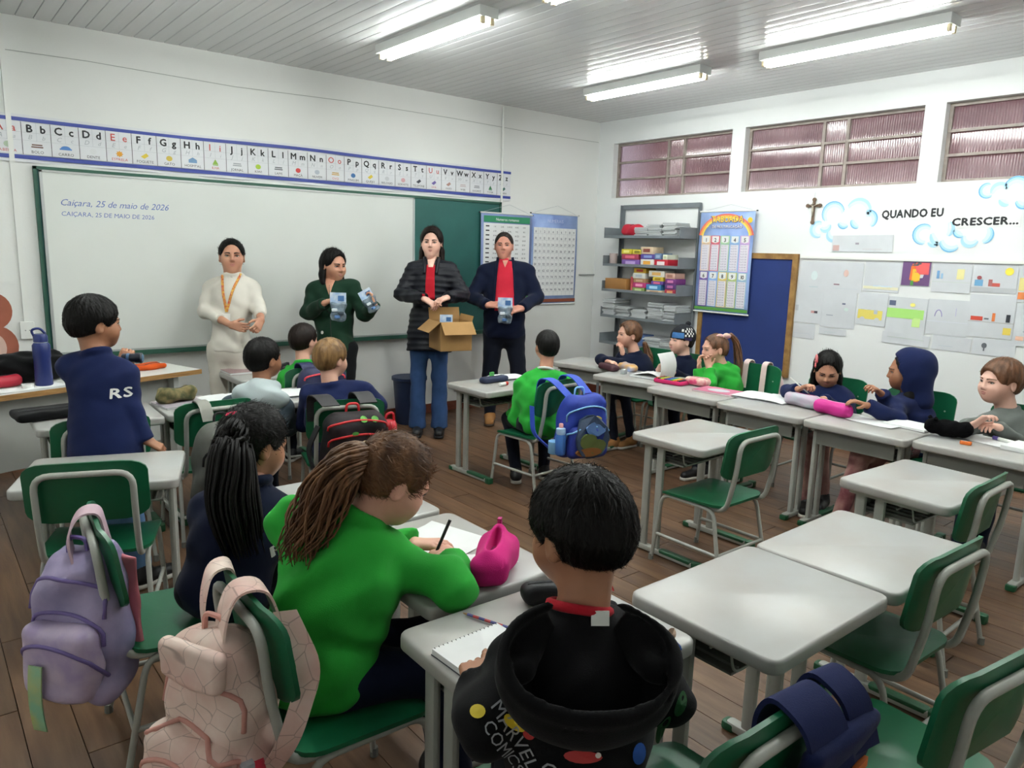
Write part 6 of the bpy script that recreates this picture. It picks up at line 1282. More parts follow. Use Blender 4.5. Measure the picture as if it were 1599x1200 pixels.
def notebook(label, loc, rz, w_, d_, t=.012, cover='E4E6E6', page=None, spiral=False, cat='notebook', open_=False, deco_=None):
    r = empty('notebook', loc, rz, label, cat); cm = mat('cover_'+cover, cover, .5, var=.05)
    if open_:
        for s in (-1, 1):
            mb = MB(); mb.grid(lambda u, v: (s*(.001+u*w_/2), (v-.5)*d_, .002+t*(.35+.65*math.sin((1-u)**.5*PI*.62))), 7, 3, thick=t*.3); mb.build('page_block', M_paper, r, smooth=60)
        MB().box((0, 0, .0012), (w_*1.02, d_*1.02, .002)).build('cover', cm, r)
        return r
    MB().box((0, 0, t*.5), (w_, d_, t*.9)).build('page_block', M_paper, r); MB().box((0, 0, t*.04), (w_+.004, d_+.004, .0015)).build('cover', cm, r)
    if not page: MB().box((0, 0, t*.97), (w_+.004, d_+.004, .0015)).build('cover', cm, r)
    if spiral:
        mb = MB()
        for k in range(16):
            y = -d_/2+d_*(k+.5)/16; mb = MB(); mb.tube([(w_/2+.004*math.cos(a)-.002, y, t*.5+.009*math.sin(a)) for a in np.linspace(0, 2*PI, 9)], .0009, 5); mb.build('spiral_ring', M_ink, r)
    if deco_:
        mb = MB(); disc(mb, (0, 0, t*1.05+.0006), Vector((1, 0, 0)), Vector((0, 1, 0)), w_*.28, d_*.26); mb.build('cover_print', col(deco_), r)
    return r
DT = .6515
def dk(x, y): return (x, y, DT)
# left desks
pouch('tablet_case', 'flat black zip case on the desk in front of the teacher desk', dk(-5.56, -1.47), .12, (.36, .22, .045), M_blkcloth, 'case', lump=.003, h=.008)
M_camo = mat('camouflage', '4A5030', .8, hex2='8A7A50', vscale=22)
pouch('pencil_case', 'rumpled camouflage pencil pouch on a desk at the left', (-4.93, -1.47, DT+.012), .2, (.22, .11, .085), M_camo, lump=.008)
notebook('magazine lying under the camouflage pouch', dk(-4.89, -1.50), .15, .30, .22, .010, 'A8A0A8')
notebook('open notebook in front of the boy with the pale hood', dk(-4.62, -1.52), .1, .34, .24, .012, 'D8D8DC', open_=True)
notebook('open notebook in front of the blond boy', dk(-4.22, -1.57), -.05, .34, .24, .012, 'D0D4D8', open_=True)
notebook('closed mauve notebook on the desk by the woman in beige', dk(-4.20, -.58), 0, .30, .21, .016, '9A7F80')
sp = empty('stapler', dk(-3.93, -.62), .3, 'small black stapler on the desk nearest the whiteboard', 'stapler'); MB().box((0, 0, .008), (.11, .03, .014)).build('base', M_ink, sp); MB().box((0, 0, .035), (.10, .026, .022), M=Matrix.Rotation(-.15, 3, 'Y')).build('arm', M_ink, sp); MB().box((-.045, 0, .022), (.02, .026, .03)).build('hinge', M_ink, sp)
# boy with the blue backpack
pouch('pencil_case', 'navy blue pencil case on the desk before the man', dk(-2.86, -1.86), .05, (.23, .085, .042), mat('case_navy', '1C2848', .6))
notebook('open notebook beside the navy pencil case', dk(-2.66, -1.80), -.1, .28, .20, .012, 'D8D8DC', open_=True)
gs = empty('glue_stick', (-2.90, -2.02, DT+.0135), .2, 'white glue stick with a red cap on the desk before the man', 'glue stick'); RY = Matrix.Rotation(PI/2, 3, 'Y'); MB().lathe([(.0125, -.035), (.0125, .02)], n=14, M=RY).build('barrel', M_white, gs, smooth=40); MB().lathe([(.013, .02), (.013, .045)], n=14, M=RY).build('cap', mat('cap_red', 'C83428', .4), gs, smooth=40)
er = empty('eraser', dk(-2.79, -1.745), .2, 'little green eraser standing behind the navy pencil case', 'eraser'); MB().slab(rrect(.04, .02, .006), 0, .05, .004).build('rubber', mat('eraser_green', '4AA050', .6), er, smooth=40); MB().slab(rrect(.042, .022, .006), 0, .02, .001).build('sleeve', mat('eraser_sleeve', '3A8A48', .6), er, smooth=40)
# middle column
PK = empty('pencil_case', dk(-4.83, -4.41), math.radians(42), 'open hot pink pencil case between the girl in green and the boy in black', 'pencil case')
def fpk(p):
    d = s_rbox(p, (0, 0, .044), (.122, .062, .044), .036)+wob(p, .007, 30, 1.1); d = smin(d, s_cap(p, (-.08, .004, .086), (.09, .004, .098), .018, .020), .03)
    return smax(d, -s_ell(p, (.0, .004, .105), (.078, .017, .045)), .008)
blob('pouch_body', fpk, (-.14, -.09, -.01), (.14, .09, .16), .0055, cloth('hot_pink_cloth', 'D0267E', .15), PK); MB().box((.105, .005, .118), (.02, .012, .026)).build('pull_tab', mat('pink_tab', 'B02070', .6), PK); blob('lining', lambda p: s_ell(p, (0, .005, .05), (.085, .026, .02)), (-.1, -.04, .02), (.1, .04, .08), .006, cloth('dark_pink_lining', '8A1E56'), PK)
pouch('pencil_case', 'black pencil case partly hidden by the boy in the black hoodie', dk(-4.80, -4.66), -.5, (.21, .075, .055), mat('case_black', '0F1014', .5, spec=.3))
pc = empty('pencil', (-5.02, -4.665, DT+.0045), math.radians(-70), 'patterned red and blue pencil lying above the spiral notebook', 'pencil')
for k in range(10): MB().tube([(-.09+.018*k, 0, 0), (-.072+.018*k, 0, 0)], .0042, 6).build('painted_band', col('B83A40' if k % 2 else '4A4E8A'), pc)
MB().tube([(-.09, 0, 0), (-.105, 0, 0)], [.0042, .001], 6).build('tip', M_tdedge, pc)
notebook('open spiral notebook with white pages in front of the boy in the black hoodie', dk(-5.125, -4.79), math.radians(92), .22, .20, .016, '3A4048', page=True, spiral=True)
MB
paper('sheet the girl in green is writing on', dk(-4.83, -4.12), .3, .22, .26, n=2); paper('small slip of paper beside the hot pink case', dk(-4.78, -4.33), -.3, .14, .10)
paper('paper in front of the ponytail girl', dk(-4.92, -3.56), .1, .21, .29, n=2)
pen = empty('pen', (-4.95, -4.276, .70), 0, 'black pen in the hand of the girl in green', 'pen'); MB().tube([(-.012, .002, -.03), (.040, -.014, .095)], [.0045, .005], 8).build('barrel', M_ink, pen, smooth=60); MB().tube([(-.012, .002, -.03), (-.016, .003, -.042)], [.0045, .001], 8).build('nib', M_ink, pen)
# right row
pouch('pencil_case', 'dark red pencil pouch in front of the girl with the brown ponytail', dk(-1.70, -1.90), math.radians(78), (.21, .085, .05), mat('case_maroon', '4E2A34', .6, var=.3, vscale=20))
sn = pouch('snack_packet', 'blue and yellow packet held on the desk by the girl with the brown ponytail', dk(-1.56, -1.98), math.radians(70), (.22, .09, .05), mat('packet_print', '9AA8CC', .35, hex2='D0A050', vscale=9), 'packet', lump=.006, zip_=False)
sb = empty('sharpener_box', dk(-1.74, -2.10), .2, 'clear little box beside the dark red pouch', 'sharpener'); MB().slab(rrect(.05, .04, .006), 0, .032, .003).build('shell', mat('clear_plastic', 'C8CCD0', .2, trans=.4), sb, smooth=40); MB().box((0, 0, .035), (.03, .025, .006)).build('lid', M_white, sb)
nbk = notebook('notebook standing open with a raised cover in front of the child in the beanie', dk(-1.66, -2.32), math.radians(98), .26, .22, .014, '3A4668', page=True)
mb = MB(); mb.grid(lambda u, v: (-.13-.03*math.sin(v*2.2)+.05*v*v, (u-.5)*.22, .012+.19*v), 4, 8, thick=.004); mb.build('raised_pages', M_paper, nbk, smooth=60); mb = MB(); mb.grid(lambda u, v: (-.13+.24*v, (u-.5)*.21, .016+.045*math.sin(v*3)*(1-v)+.004), 4, 9, thick=.002); mb.build('lifted_page', M_paper, nbk, smooth=60)
pcs = empty('pencil_case', dk(-1.74, -2.58), math.radians(96), 'open pink case showing a row of coloured pencils', 'pencil case'); M_hp = cloth('pink_case', 'C42C64', .15)
MB().slab(rrect(.25, .15, .035), 0, .028, .010, nb=3).build('tray', M_hp, pcs, smooth=50)
for k, hx in enumerate(('2A2A30', '7A3A28', 'D07830', 'C8C030', '3E9A48', '2C5AA8', '203A78', '5A3A78', 'D8B030', '88B838', '28303A', 'B84A30')): MB().tube([(-.10+.018*k, -.055, .031), (-.10+.018*k, .055, .031)], .0065, 6).build('coloured_pencil', col(hx), pcs)
pouch('pencil_case', 'second half of the open pink case with a fruit print, beside the coloured pencils', dk(-1.64, -2.74), math.radians(96), (.17, .11, .06), mat('case_fruit', 'D04070', .55, hex2='DCC8B8', vscale=16))
notebook('closed pink notebook with a pale print, before the girl with both hands at her face', dk(-1.73, -2.99), math.radians(97), .30, .21, .010, 'C8708E', deco_='C0C4CC')
notebook('open white notebook on the row by the pale straps', dk(-1.66, -3.30), math.radians(93), .40, .26, .014, 'D8D8DC', open_=True)
M_clr = mat('case_clear', 'A8B4BC', .3, hex2='B8A0B4', vscale=10)
pouch('pencil_case', 'see-through grey pencil case with pink edges', dk(-1.69, -3.60), math.radians(82), (.25, .095, .085), M_clr, zipc='B04A80')
pouch('pencil_case', 'magenta pencil case in front of the see-through one', dk(-1.76, -3.84), math.radians(80), (.25, .095, .085), mat('case_magenta', 'C41E86', .55), zipc='D8A0C0')
paper('sheet of paper before the child with the hood up', dk(-1.74, -4.10), math.radians(85), .28, .18, n=2); notebook('white notebook beside the black plush case', dk(-1.66, -4.27), math.radians(84), .24, .19, .014, '5A4A52', page=True)
pl = empty('pencil_case', dk(-1.75, -4.50), .3, 'fluffy black pencil case shaped like an animal', 'pencil case'); M_plush = mat('black_plush', '08080A', .95, bump=1.0, bscale=180, spec=.1)
blob('plush_body', lambda p: smin(smin(s_ell(p, (0, 0, .048), (.06, .095, .046)), s_ell(p, (-.02, .085, .058), (.04, .04, .04)), .03), s_ell(p, (-.02, -.075, .06), (.035, .035, .038)), .03)+wob(p, .003, 90), (-.09, -.16, -.01), (.09, .16, .12), .006, M_plush, pl)
for s, y in ((1, .10), (-1, .07)): MB().lathe([(.004, 0), (.014, .008), (.004, .02)], n=10).build('ear', M_plush, pl, loc=(-.02+.02*s, y, .09))
sh_ = empty('sharpener', dk(-1.85, -4.62), .2, 'small orange sharpener at the desk edge', 'sharpener'); MB().slab(rrect(.028, .055, .008), 0, .018, .004).build('shell', mat('orange_plastic', 'E0702A', .4), sh_, smooth=40); MB().box((0, .006, .019), (.012, .03, .003)).build('blade', M_alu, sh_)
paper('sheet of paper under the hands of the boy in grey', dk(-1.65, -4.66), math.radians(80), .30, .19, n=2)
mk = empty('marker', (-1.62, -4.74, DT+.012), math.radians(70), 'white marker with a purple end before the boy in grey', 'marker'); MB().lathe([(.010, -.05), (.010, .05)], n=12, M=RY).build('barrel', M_white, mk, smooth=40); MB().lathe([(.0105, .05), (.0105, .08)], n=12, M=RY).build('cap', mat('cap_purple', '6A5AA8', .4), mk, smooth=40)
notebook('thick white notebook at the right edge of the row', dk(-1.70, -4.90), math.radians(84), .26, .20, .022, 'C8CACC', page=True)
pn = empty('pencil', (-1.668, -3.601, .761), 0, 'white pencil in the hand of the girl with the red bow', 'pencil'); MB().tube([(0.012, -.012, -.02), (-.07, .075, .074)], .0045, 7).build('barrel', M_white, pn, smooth=60); MB().tube([(0.012, -.012, -.02), (.02, -.02, -.03)], [.0045, .001], 7).build('tip', M_tdedge, pn)
# red pouch on the rack
pouch('zip_pouch', 'red pouch with a white curve on the top shelf of the rack', (-.20, -.74, SZ_[0]+.0065), 0, (.12, .26, .13), mat('red_nylon', 'B81E34', .5), 'pouch', lump=.005)
po = MB(); po.tube([(-.27, -.78+.01, 1.81), (-.272, -.72, 1.80), (-.27, -.66, 1.84)], [.004, .010, .002], 6); 
# trash bin
tb = empty('waste_bin', (-2.60, -.27, 0), 0, 'dark blue waste bin behind the woman in the long coat', 'waste bin'); M_bin = mat('bin_blue', '1E3154', .5)
MB().lathe([(.115, 0), (.12, .01), (.15, .42), (.143, .42), (.112, .02)], n=28).build('bucket', M_bin, tb, smooth=40); MB().lathe([(.148, .40), (.162, .405), (.162, .432), (.142, .432)], n=28).build('rim', M_bin, tb, smooth=40)
# cardboard box held by the woman
cbx = empty('cardboard_box', (-2.645, -.985, .775), math.radians(-14.4), 'open cardboard box held by the woman in the long coat', 'box'); M_card = mat('cardboard', 'A8814F', .8, var=.1, vscale=8, bump=.1, bscale=80)
bw_, bd_, bh_ = .27, .29, .235; t_ = .005
MB().box((0, 0, t_/2), (bw_, bd_, t_)).build('bottom', M_card, cbx)
for s in (-1, 1): MB().box((s*(bw_/2-t_/2), 0, bh_/2), (t_, bd_, bh_)).build('side_wall', M_card, cbx); MB().box((0, s*(bd_/2-t_/2), bh_/2), (bw_-2*t_, t_, bh_)).build('end_wall', M_card, cbx)
def flap(name, a, b, d, L): 
    a, b, d = Vector(a), Vector(b), Vector(d).normalized(); m = MB(); m.grid(lambda u, v: a.lerp(b, u)+d*L*v, 2, 2, thick=.004); m.build(name, M_card, cbx)
x, y, z = bw_/2, bd_/2, bh_
flap('flap', (-x, -y, z), (x, -y, z), (0.03, -.75, -.8), .13); flap('flap', (-x, y, z), (-x, -y, z), (-.75, 0, -.62), .13); flap('flap', (x, -y, z), (x, y, z), (.35, .2, .95), .05); flap('flap', (x, y, z), (-x, y, z), (.0, .25, 1), .10)
# packets
M_film = mat('clear_film', 'B8C8D4', .15, trans=.55, hex2='8AA0B4', vscale=30); M_leaf = mat('leaflet', 'DCE4EE', .4, hex2='9AB8DC', vscale=18)
def packet(label, loc, rz, tilt=0.0, s=1.0):
    r = empty('packet', loc, rz, label, 'packet'); r['group'] = 'give-away packets'
    MB().box((0, 0, .035*s), (.105*s, .004, .075*s)).build('header_card', M_leaf, r); MB().box((.02*s, -.003, .035*s), (.04*s, .002, .035*s)).build('header_print', col('3E6AA0'), r)
    blob('film_bag', lambda p: s_rbox(p, (0, 0, -.055*s), (.05*s, .016*s, .06*s), .014*s)+wob(p, .006, 60, rz), (-.075*s, -.04*s, -.14*s), (.075*s, .04*s, .02*s), .006, M_film, r)
    for k, (x, z, hx) in enumerate(((-.018, -.04, 'D4DCE4'), (.02, -.06, '3A4650'), (-.01, -.085, '5A82B8'))): MB().slab(rrect(.035*s, .02*s, .005*s), 0, .022*s, .004*s).build('item', col(hx), r, loc=(x*s, -.012*s, z*s), rot=(PI/2, 0, .4*k))
    return r
packet('packet with a printed card held at chest height by the woman in green', (-3.60, -.89, 1.165), math.radians(-40), s=1.15)
packet('tilted packet in the raised left hand of the woman in green', (-3.38, -.945, 1.205), math.radians(-20), s=.95).rotation_euler[1] = -.5
packet('crinkled packet between the hands of the man', (-1.95, -.835, 1.085), math.radians(-40), s=1.25)
packet('packet standing in the cardboard box', (-2.67, -.96, .985), math.radians(-30), s=1.0); 
ty = empty('toy_camera', (-5.285, -2.095, 1.028), math.radians(-30), 'small dark toy held to his face by the standing boy', 'toy'); MB().lathe([(.016, -.045), (.022, -.04), (.022, .015), (.026, .02), (.026, .045), (.02, .05)], n=18, M=RY).build('barrel', mat('toy_dark', '262B38', .35), ty, smooth=40); MB().lathe([(.0235, -.02), (.0235, -.008)], n=18, M=RY).build('ring', mat('toy_blue', '4A6A90', .35), ty, smooth=40); MB().lathe([(.018, .0495), (.018, .051)], n=18, M=RY).build('lens', mat('toy_lens', '6A86A0', .1), ty, smooth=40)

# things lying in the book trays of the right row
for (x, y, hx, lb, nm) in ((-1.84, -4.66, 'C8702A', 'orange folder in the tray under the desk at the right edge', 'folder'), (-1.86, -4.72, '7AC088', 'pale green plastic folder in the tray at the right edge', 'folder'), (-1.86, -3.42, '6FB07C', 'green plastic folder in the tray below the open white notebook', 'folder')):
    r = empty(nm, (x, y, DZ-.129+(.022 if hx == '7AC088' else 0)), math.radians(90), lb, 'folder'); MB().slab(rrect(.24, .19, .01), 0, .014, .003).build('sleeve', mat('folder_'+hx, hx, .45), r, smooth=40); MB().box((0, -.094, .016), (.06, .012, .006)).build('tab', M_white, r)
# ------------------------------------------------------------------ clothing details on the people
def HLv(i, x, y, z): return i['HL'](x, y, z)
# woman in beige: lanyard and badge
i = PPL['T1']; fn = i['garment_fn']; nk = i['neck']; fw, r_, u_ = i['fw'], i['r'], i['u']; M_lany = mat('floral_ribbon', 'D8B040', .6, hex2='B83A3A', vscale=60)
tip = nk-u_*.30; L1 = [nk+r_*s*.062+u_*(.02)-u_*.32*t*1.0-r_*s*.062*t for s in (1,) for t in (0,)]
for s in (-1, 1):
    P = [nk+r_*s*.068*(1-t)+u_*(.015-.30*t)+fw*.3 for t in np.linspace(0, 1, 14)]; Q = trace(fn, P, -fw)+fw*.006
    m = MB(); m.tube([tuple(q) for q in Q], .011, 6, flat=(tuple(fw), .22)); m.build('lanyard_strap', M_lany, i['garment'], smooth=60)
q = trace(fn, [nk-u_*.34+fw*.3], -fw)[0]+fw*.012
m = MB(); Mx = Matrix([list(map(float, v)) for v in np.stack([r_, fw, u_], 1)]); m.box(tuple(q), (.06, .004, .085), M=Mx); m.build('badge', M_white, i['garment'])
# woman in green: zip and logo
i = PPL['T2']; fn = i['garment_fn']; nk = i['neck']; fw, r_, u_ = i['fw'], i['r'], i['u']
P = [nk-u_*(.03+.52*t)+fw*.3 for t in np.linspace(0, 1, 24)]; Q = trace(fn, P, -fw)+fw*.001; MB().tube([tuple(q) for q in Q], .0035, 5).build('zip', mat('zip_dark', '14241C', .5), i['garment'], smooth=60)
patch('inner_shirt', i, fn, nk+u_*.03, r_, -u_, -fw, lambda v: (-.045*(1-v), .045*(1-v)+.001), .15, SK_MED, i['garment'], lift=.003)
def dotp(name, i, fn, o, ex, ey, d, w_, h, m):
    P = [A_(o)+nrm(ex)*w_*math.cos(a)+nrm(ey)*h*math.sin(a) for a in np.linspace(0, 2*PI, 8, endpoint=False)]; Q = trace(fn, P, d)-nrm(d)*.003; MB().add([tuple(q) for q in Q], [tuple(range(8))]).build(name, m, i['garment'])
dotp('logo_patch', i, fn, nk-u_*.14-r_*.085+fw*.25, r_, u_, -fw, .018, .026, MATS['white_cotton']); dotp('logo_patch', i, fn, nk-u_*.40+r_*.07+fw*.25, r_, u_, -fw, .012, .014, MATS['white_cotton'])
# woman in the long coat: red shirt between the coat edges
i = PPL['T3']; fn = i['garment_fn']; nk = i['neck']; fw, r_, u_ = i['fw'], i['r'], i['u']
patch('red_shirt', i, fn, nk-u_*.03, r_, -u_, -fw, lambda v: (-.035-.012*v, .035+.002*v), .30, C_RED, i['garment'], lift=.006)
patch('neck_skin', i, fn, nk+u_*.045, r_, -u_, -fw, lambda v: (-.04*(1-.5*v), .04*(1-.5*v)), .10, SK_PALE, i['garment'], lift=.008)
P = [nk-u_*(.33+.30*t)+fw*.4 for t in np.linspace(0, 1, 20)]; Q = trace(fn, P, -fw)+fw*.001; MB().tube([tuple(q) for q in Q], .004, 5).build('coat_zip', M_ink, i['garment'], smooth=60)
for s in (-1, 1): 
    P = [nk+r_*s*(.06-.010*t)+u_*(.045-.16*t)+fw*.3 for t in np.linspace(0, 1, 9)]; Q = trace(fn, P, -fw); MB().tube([tuple(q) for q in Q], .016, 7).build('coat_collar', C_PUFF, i['garment'], smooth=180)
# man: red polo panel with collar
i = PPL['T4']; fn = i['garment_fn']; nk = i['neck']; fw, r_, u_ = i['fw'], i['r'], i['u']
patch('red_polo', i, fn, nk+u_*.035, r_, -u_, -fw, lambda v: (-.055-.045*v**.7, .055+.035*v**.7), .50, cloth('polo_red', 'C4283C', .1), i['garment'], lift=.006, nv=22)
patch('neck_skin', i, fn, nk+u_*.045, r_, -u_, -fw, lambda v: (-.038*(1-v), .038*(1-v)+.001), .10, SK_PINK, i['garment'], lift=.010)
for s in (-1, 1):
    P = [nk+r_*s*(.068+.028*t**.7)+u_*(.05-.50*t)+fw*.35 for t in np.linspace(0, 1, 16)]; Q = trace(fn, P, -fw); MB().tube([tuple(q) for q in Q], [.014]*4+[.009]*12, 7).build('jacket_edge', C_NAVY2, i['garment'], smooth=180)
# standing boy: white letters on the sleeve
i = PPL['ST']; J = i['J']; fn = i['garment_fn']; cd = -A_([0.635, 0.772, 0]); rt = A_([0.772, -.635, 0])
mid = J['sR']*.52+J['eR']*.48; print_text('sleeve_letters', i, fn, 'RS', mid+rt*.005-A_([0, 0, .012])+cd*.1, rt, (0, 0, 1), -cd, .062, MATS['white_cotton'], i['garment'], bold=.025)
i = PPL['PT']; J = i['J']; fn = i['garment_fn']; print_text('sleeve_letters', i, fn, 'RS', J['sR']*.45+J['eR']*.55+cd*.1-A_([0, 0, .02]), nrm(rt+A_([0, 0, .25])), (0, 0, 1), -cd, .058, MATS['white_cotton'], i['garment'], bold=.025)
i = PPL['BB']; J = i['J']; fn = i['garment_fn']; dotp('sleeve_badge', i, fn, J['sR']*.75+J['eR']*.25+cd*.1-A_([0, 0, .02]), nrm(rt-A_([0, 0, .3])), (0, 0, 1), -cd, .024, .02, MATS['white_cotton'])
# boy in the black hoodie: hood hanging open on his back, prints
i = PPL['MB']; fn = i['garment_fn']; nk = i['neck']; fw, r_, u_ = i['fw'], i['r'], i['u']; bkd = -fw
hcn = nk-u_*.085+bkd*.115; Mh = np.stack([r_, fw, u_], 1)
no = nrm(u_*.62+bkd*.78)
def hoodf(p):
    o = s_ell(p, hcn, (.172, .100, .142), Mh); n_ = s_ell(p, hcn+u_*.02+bkd*.012, (.158, .088, .132), Mh)
    d = smax(o, -n_, .012); d = smax(d, s_plane(p, hcn+no*.030, no), .010)
    t = s_plane(p, hcn+no*.030, no); ring = np.sqrt(np.abs(o+.006)**2+t*t)-.008
    d = smin(d, ring, .010); d = smin(d, s_cap(p, nk+r_*.085-u_*.03, hcn+r_*.12, .030, .026), .04); d = smin(d, s_cap(p, nk-r_*.085-u_*.03, hcn-r_*.12, .030, .026), .04)
    d = smax(d, -s_cap(p, nk-u_*.03+fw*.035, nk+u_*.2+fw*.03, i['nr']*1.45, i['nr']*1.8), .012)
    d = smax(d, .098-np.sqrt(((p-(nk+u_*.035+fw*.01))**2).sum(1)), .015)
    return d+wob(p, .002, 24, .4)
blob('hood', hoodf, hcn-.24, hcn+.24, .0065, C_MBLACK, i['garment'])
fall = lambda p: np.minimum(fn(p), hoodf(p))
dpr = nrm(A_([.635, .772, -.40])); e1p = A_([.772, -.635, 0.]); e2p = np.cross(e1p, dpr); PXM = 740.0
def spot(uu, vv, w_, h, hx, ang=0.0):
    o = nk+e1p*((uu-905)/PXM)+e2p*((950-vv)/PXM)-dpr*.45; ca, sa = math.cos(ang), math.sin(ang); a1 = e1p*ca+e2p*sa; a2 = -e1p*sa+e2p*ca
    P = [o+a1*(w_/PXM/2)*math.cos(a)+a2*(h/PXM/2)*math.sin(a) for a in np.linspace(0, 2*PI, 16, endpoint=False)]+[o]; Q = trace(fall, P, dpr)-dpr*.003
    if np.linalg.norm(np.diff(Q[:16], axis=0), axis=1).max() > 2.2*max(w_, h)/PXM: return
    MB().add([tuple(q) for q in Q], [(k, (k+1) % 16, 16) for k in range(16)]).build('printed_patch', col(hx), i['garment'])
for a in ((1053, 990, 16, 20, 'D8B8A0'), (1057, 1013, 18, 32, '2C5AB0', .2), (1036, 1072, 24, 36, 'D8C030', -.4), (1046, 1055, 18, 16, 'B83028', -.4), (987, 1110, 22, 22, 'D8B8A0'), (985, 1137, 22, 30, '2C5AB0', .1), (905, 1136, 52, 16, 'B02A2A', 0), (925, 1133, 8, 8, 'E0DCD4'), (812, 1100, 34, 15, 'D8C030', -.6), (832, 1113, 16, 15, 'B02A2A', -.4), (761, 1085, 22, 16, 'D8C030', .1), (1048, 1140, 14, 50, '1E5A2A', -.3), (1072, 1098, 20, 40, '235A2C', -.3), (940, 1168, 40, 26, '1E5A2A', .5), (822, 1188, 34, 24, '2A4E9A'), (998, 1192, 24, 18, '2A4E9A'), (1050, 962, 30, 8, 'B02A2A', -1.0), (740, 1195, 20, 16, '1E5A2A')): spot(*a)
def hl(s, uu, vv, ang, sz):
    ca, sa = math.cos(ang), math.sin(ang); print_text('hoodie_lettering', i, fall, s, nk+e1p*((uu-905)/PXM)+e2p*((950-vv)/PXM)-dpr*.3, e1p*ca+e2p*sa, -e1p*sa+e2p*ca, dpr, sz, col('9A9CA0'), i['garment'], center=False)
hl('MARVEL', 778, 1078, -1.0, .036); hl('COMICS', 768, 1100, -1.0, .032); hl('CO', 845, 1160, -.5, .04)
m = MB(); m.box(tuple(nk+bkd*(i['nr']*1.18+.006)+r_*.03-u_*.005), (.035, .003, .028), M=Matrix([list(map(float, v)) for v in Mh])); m.build('neck_tag', M_white, i['garment'])
# boy with the pale hood
i = PPL['GB']; nk = i['neck']; fw, r_, u_ = i['fw'], i['r'], i['u']; hc_ = nk-u_*.055-fw*.06; Mh2 = np.stack([r_, fw, u_], 1)
def hood2(p):
    d = smin(s_ell(p, hc_, (.155, .085, .075), Mh2), s_ell(p, nk+u_*.015, (.085, .085, .04), Mh2), .05); d = smax(d, -s_cap(p, nk, nk+u_*.2, i['nr']*1.1, i['nr']*1.3), .01); return d+wob(p, .006, 34, 1.5)
blob('hood', hood2, hc_-.22, hc_+.22, .007, C_HOODLIGHT, i['garment'])
# child with the hood up
i = PPL['K5']; hs = i['hs']
def hood3(p):
    q = i['toH'](p); d = s_ell(q, (0, -.03, .02), (.115, .128, .135)); d = smin(d, s_ell(q, (0, -.09, .05), (.05, .07, .07)), .05); d = smin(d, s_cap(q, (0, -.03, -.04), (0, -.05, -.17), .10, .105), .05)
    inn = s_ell(q, (0, .0, .01), (.095, .125, .118)); inn = smin(inn, s_cap(q, (0, .0, -.05), (0, .02, -.2), .085), .03); d = smax(d, -inn, .012); d = smax(d, q[:, 1]-.085-.25*q[:, 2], .012); return (d+wob(q, .003, 30))*hs
blob('raised_hood', hood3, i['hc']-.3, i['hc']+.2, .007, C_NAVY, i['garment'])
# beanie
i = PPL['K2']; hs = i['hs']
M_bean = mat('beanie_black', '14161E', .9, bump=.5, bscale=140); 
def bean(p):
    q = i['toH'](p); d = s_ell(q, (0, -.014, .035), (.090, .112, .108)); d = smax(d, -(q[:, 2]-.012-.10*q[:, 1]), .006); return (d+.0012*np.sin(q[:, 0]*220)*np.sin(q[:, 2]*220))*hs
be = blob('beanie', bean, i['hc']-.2, i['hc']+.2, .006, M_bean, i['root'])
MB().lathe([(.004, -.02), (.018, -.012), (.024, 0), (.018, .014), (.004, .022)], tuple(i['HL'](0, -.05, .145)), 12).build('pompom', M_bean, be, smooth=180)
def bpatch(a, z, w_, h, m, nm='knit_patch'):
    pts = []; nu, nv = 5, 4
    for jv in range(nv):
        for iu in range(nu):
            an = a+w_*(iu/(nu-1)-.5); d = A_([math.sin(an), math.cos(an), 0]); q = d*.3+A_([0, -.014, z+h*jv/(nv-1)]); pts.append((q, -d))
    V = []
    for q, d in pts:
        t = trace(lambda P: bean(i['hc']+P@i['RH'].T*hs)/hs, [q], d)[0]-d*.0025; V.append(tuple(i['hc']+i['RH']@t*hs))
    MB().add(V, [(jv*nu+iu, jv*nu+iu+1, (jv+1)*nu+iu+1, (jv+1)*nu+iu) for jv in range(nv-1) for iu in range(nu-1)]).build(nm, m, be)
M_bb = mat('knit_blue', '3E6FA8', .9); M_bw = mat('knit_white', 'D4D4D0', .9); M_bp = mat('knit_purple', '3A2E58', .9)
bpatch(-.55, .03, 1.0, .045, M_bb)
for a in range(6):
    for b in range(4):
        if (a+b) % 2 == 0: bpatch(-1.2-.17*a, .045+.018*b, .15, .016, M_bw)
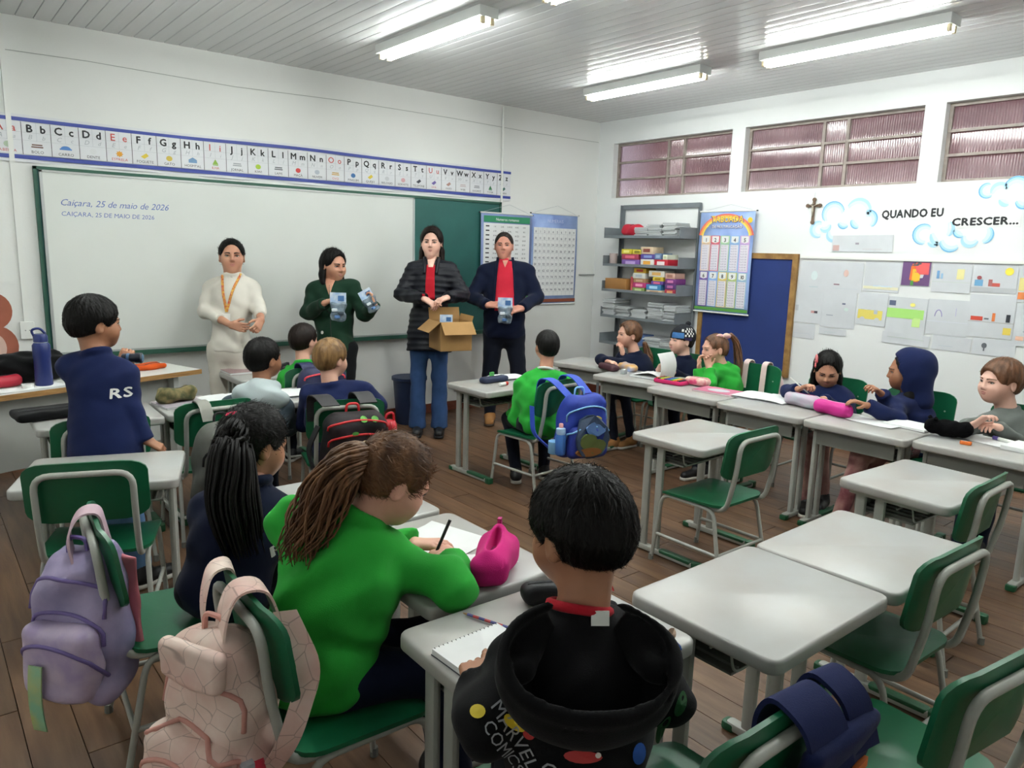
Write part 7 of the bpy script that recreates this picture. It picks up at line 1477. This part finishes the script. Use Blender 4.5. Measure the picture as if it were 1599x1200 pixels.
bpatch(-1.5, .012, .7, .025, M_bp); bpatch(-.9, .085, .2, .02, M_bw)
mk_hair(i, H_DARK, .006, nape=-.03)
# bows
def bow(parent, c, ex, ez, s, m, m2, name='hair_bow'):
    c = A_(c); ex = nrm(ex); ez = nrm(ez); ey = np.cross(ez, ex); Mb = np.stack([ex, ey, ez], 1)
    fn_ = lambda p: smin(smin(s_ell(p, c+ex*s*.5, (s*.55, s*.22, s*.42), Mb), s_ell(p, c-ex*s*.5, (s*.55, s*.22, s*.42), Mb), s*.1), s_ell(p, c-ez*s*.5+ex*s*.25, (s*.2, s*.1, s*.45), Mb), s*.1)+wob(p, s*.05, 3/s)
    o = blob(name, fn_, c-s*1.4, c+s*1.4, s*.10, m, parent); blob('bow_knot', lambda p: s_ell(p, c+ey*s*.05, (s*.2, s*.25, s*.22), Mb), c-s*.5, c+s*.5, s*.08, m2, o); return o
i = PPL['K3']; c = i['HL'](-.045, -.05, .105); bow(i['hair'], c, rt+A_([0, 0, .2]), (-.2, -.2, 1), .055, mat('bow_pink', 'DCA0B4', .6, hex2='E8D0B0', vscale=30), mat('bow_cream', 'E4C8B0', .6))
for k in range(3):
    p = W2L(i, EXTRA['K3_tail'][1+k]); MB().lathe([(.012, -.006), (.02, 0), (.012, .006)], tuple(p), 10).build('braid_band', MATS['bow_pink'], i['hair'], smooth=180)
i = PPL['K4']; c = W2L(i, EXTRA['K4_bow'][0]); bow(i['hair'], i['HL'](.075, .02, .075), A_([.3, .2, -.9]), (-.7, -.5, .3), .038, mat('bow_red', 'C8464E', .6, hex2='E0A0A0', vscale=30), mat('bow_rose', 'D8808A', .6))
i = PPL['GG']; J = i['J']
# white stripes on the trousers of the girl in green
hipR = J['hip']+i['r']*.085*i['K']
for k in range(2):
    a = hipR+i['r']*.088*i['K']+A_([0, 0, .01-.030*k]); b = J['kR']+i['r']*.062*i['K']+A_([0, 0, .01-.030*k]); MB().tube([a, (a+b)/2+i['r']*.004, b], .0075, 6).build('trouser_stripe', MATS['white_cotton'], i['root'], smooth=60)
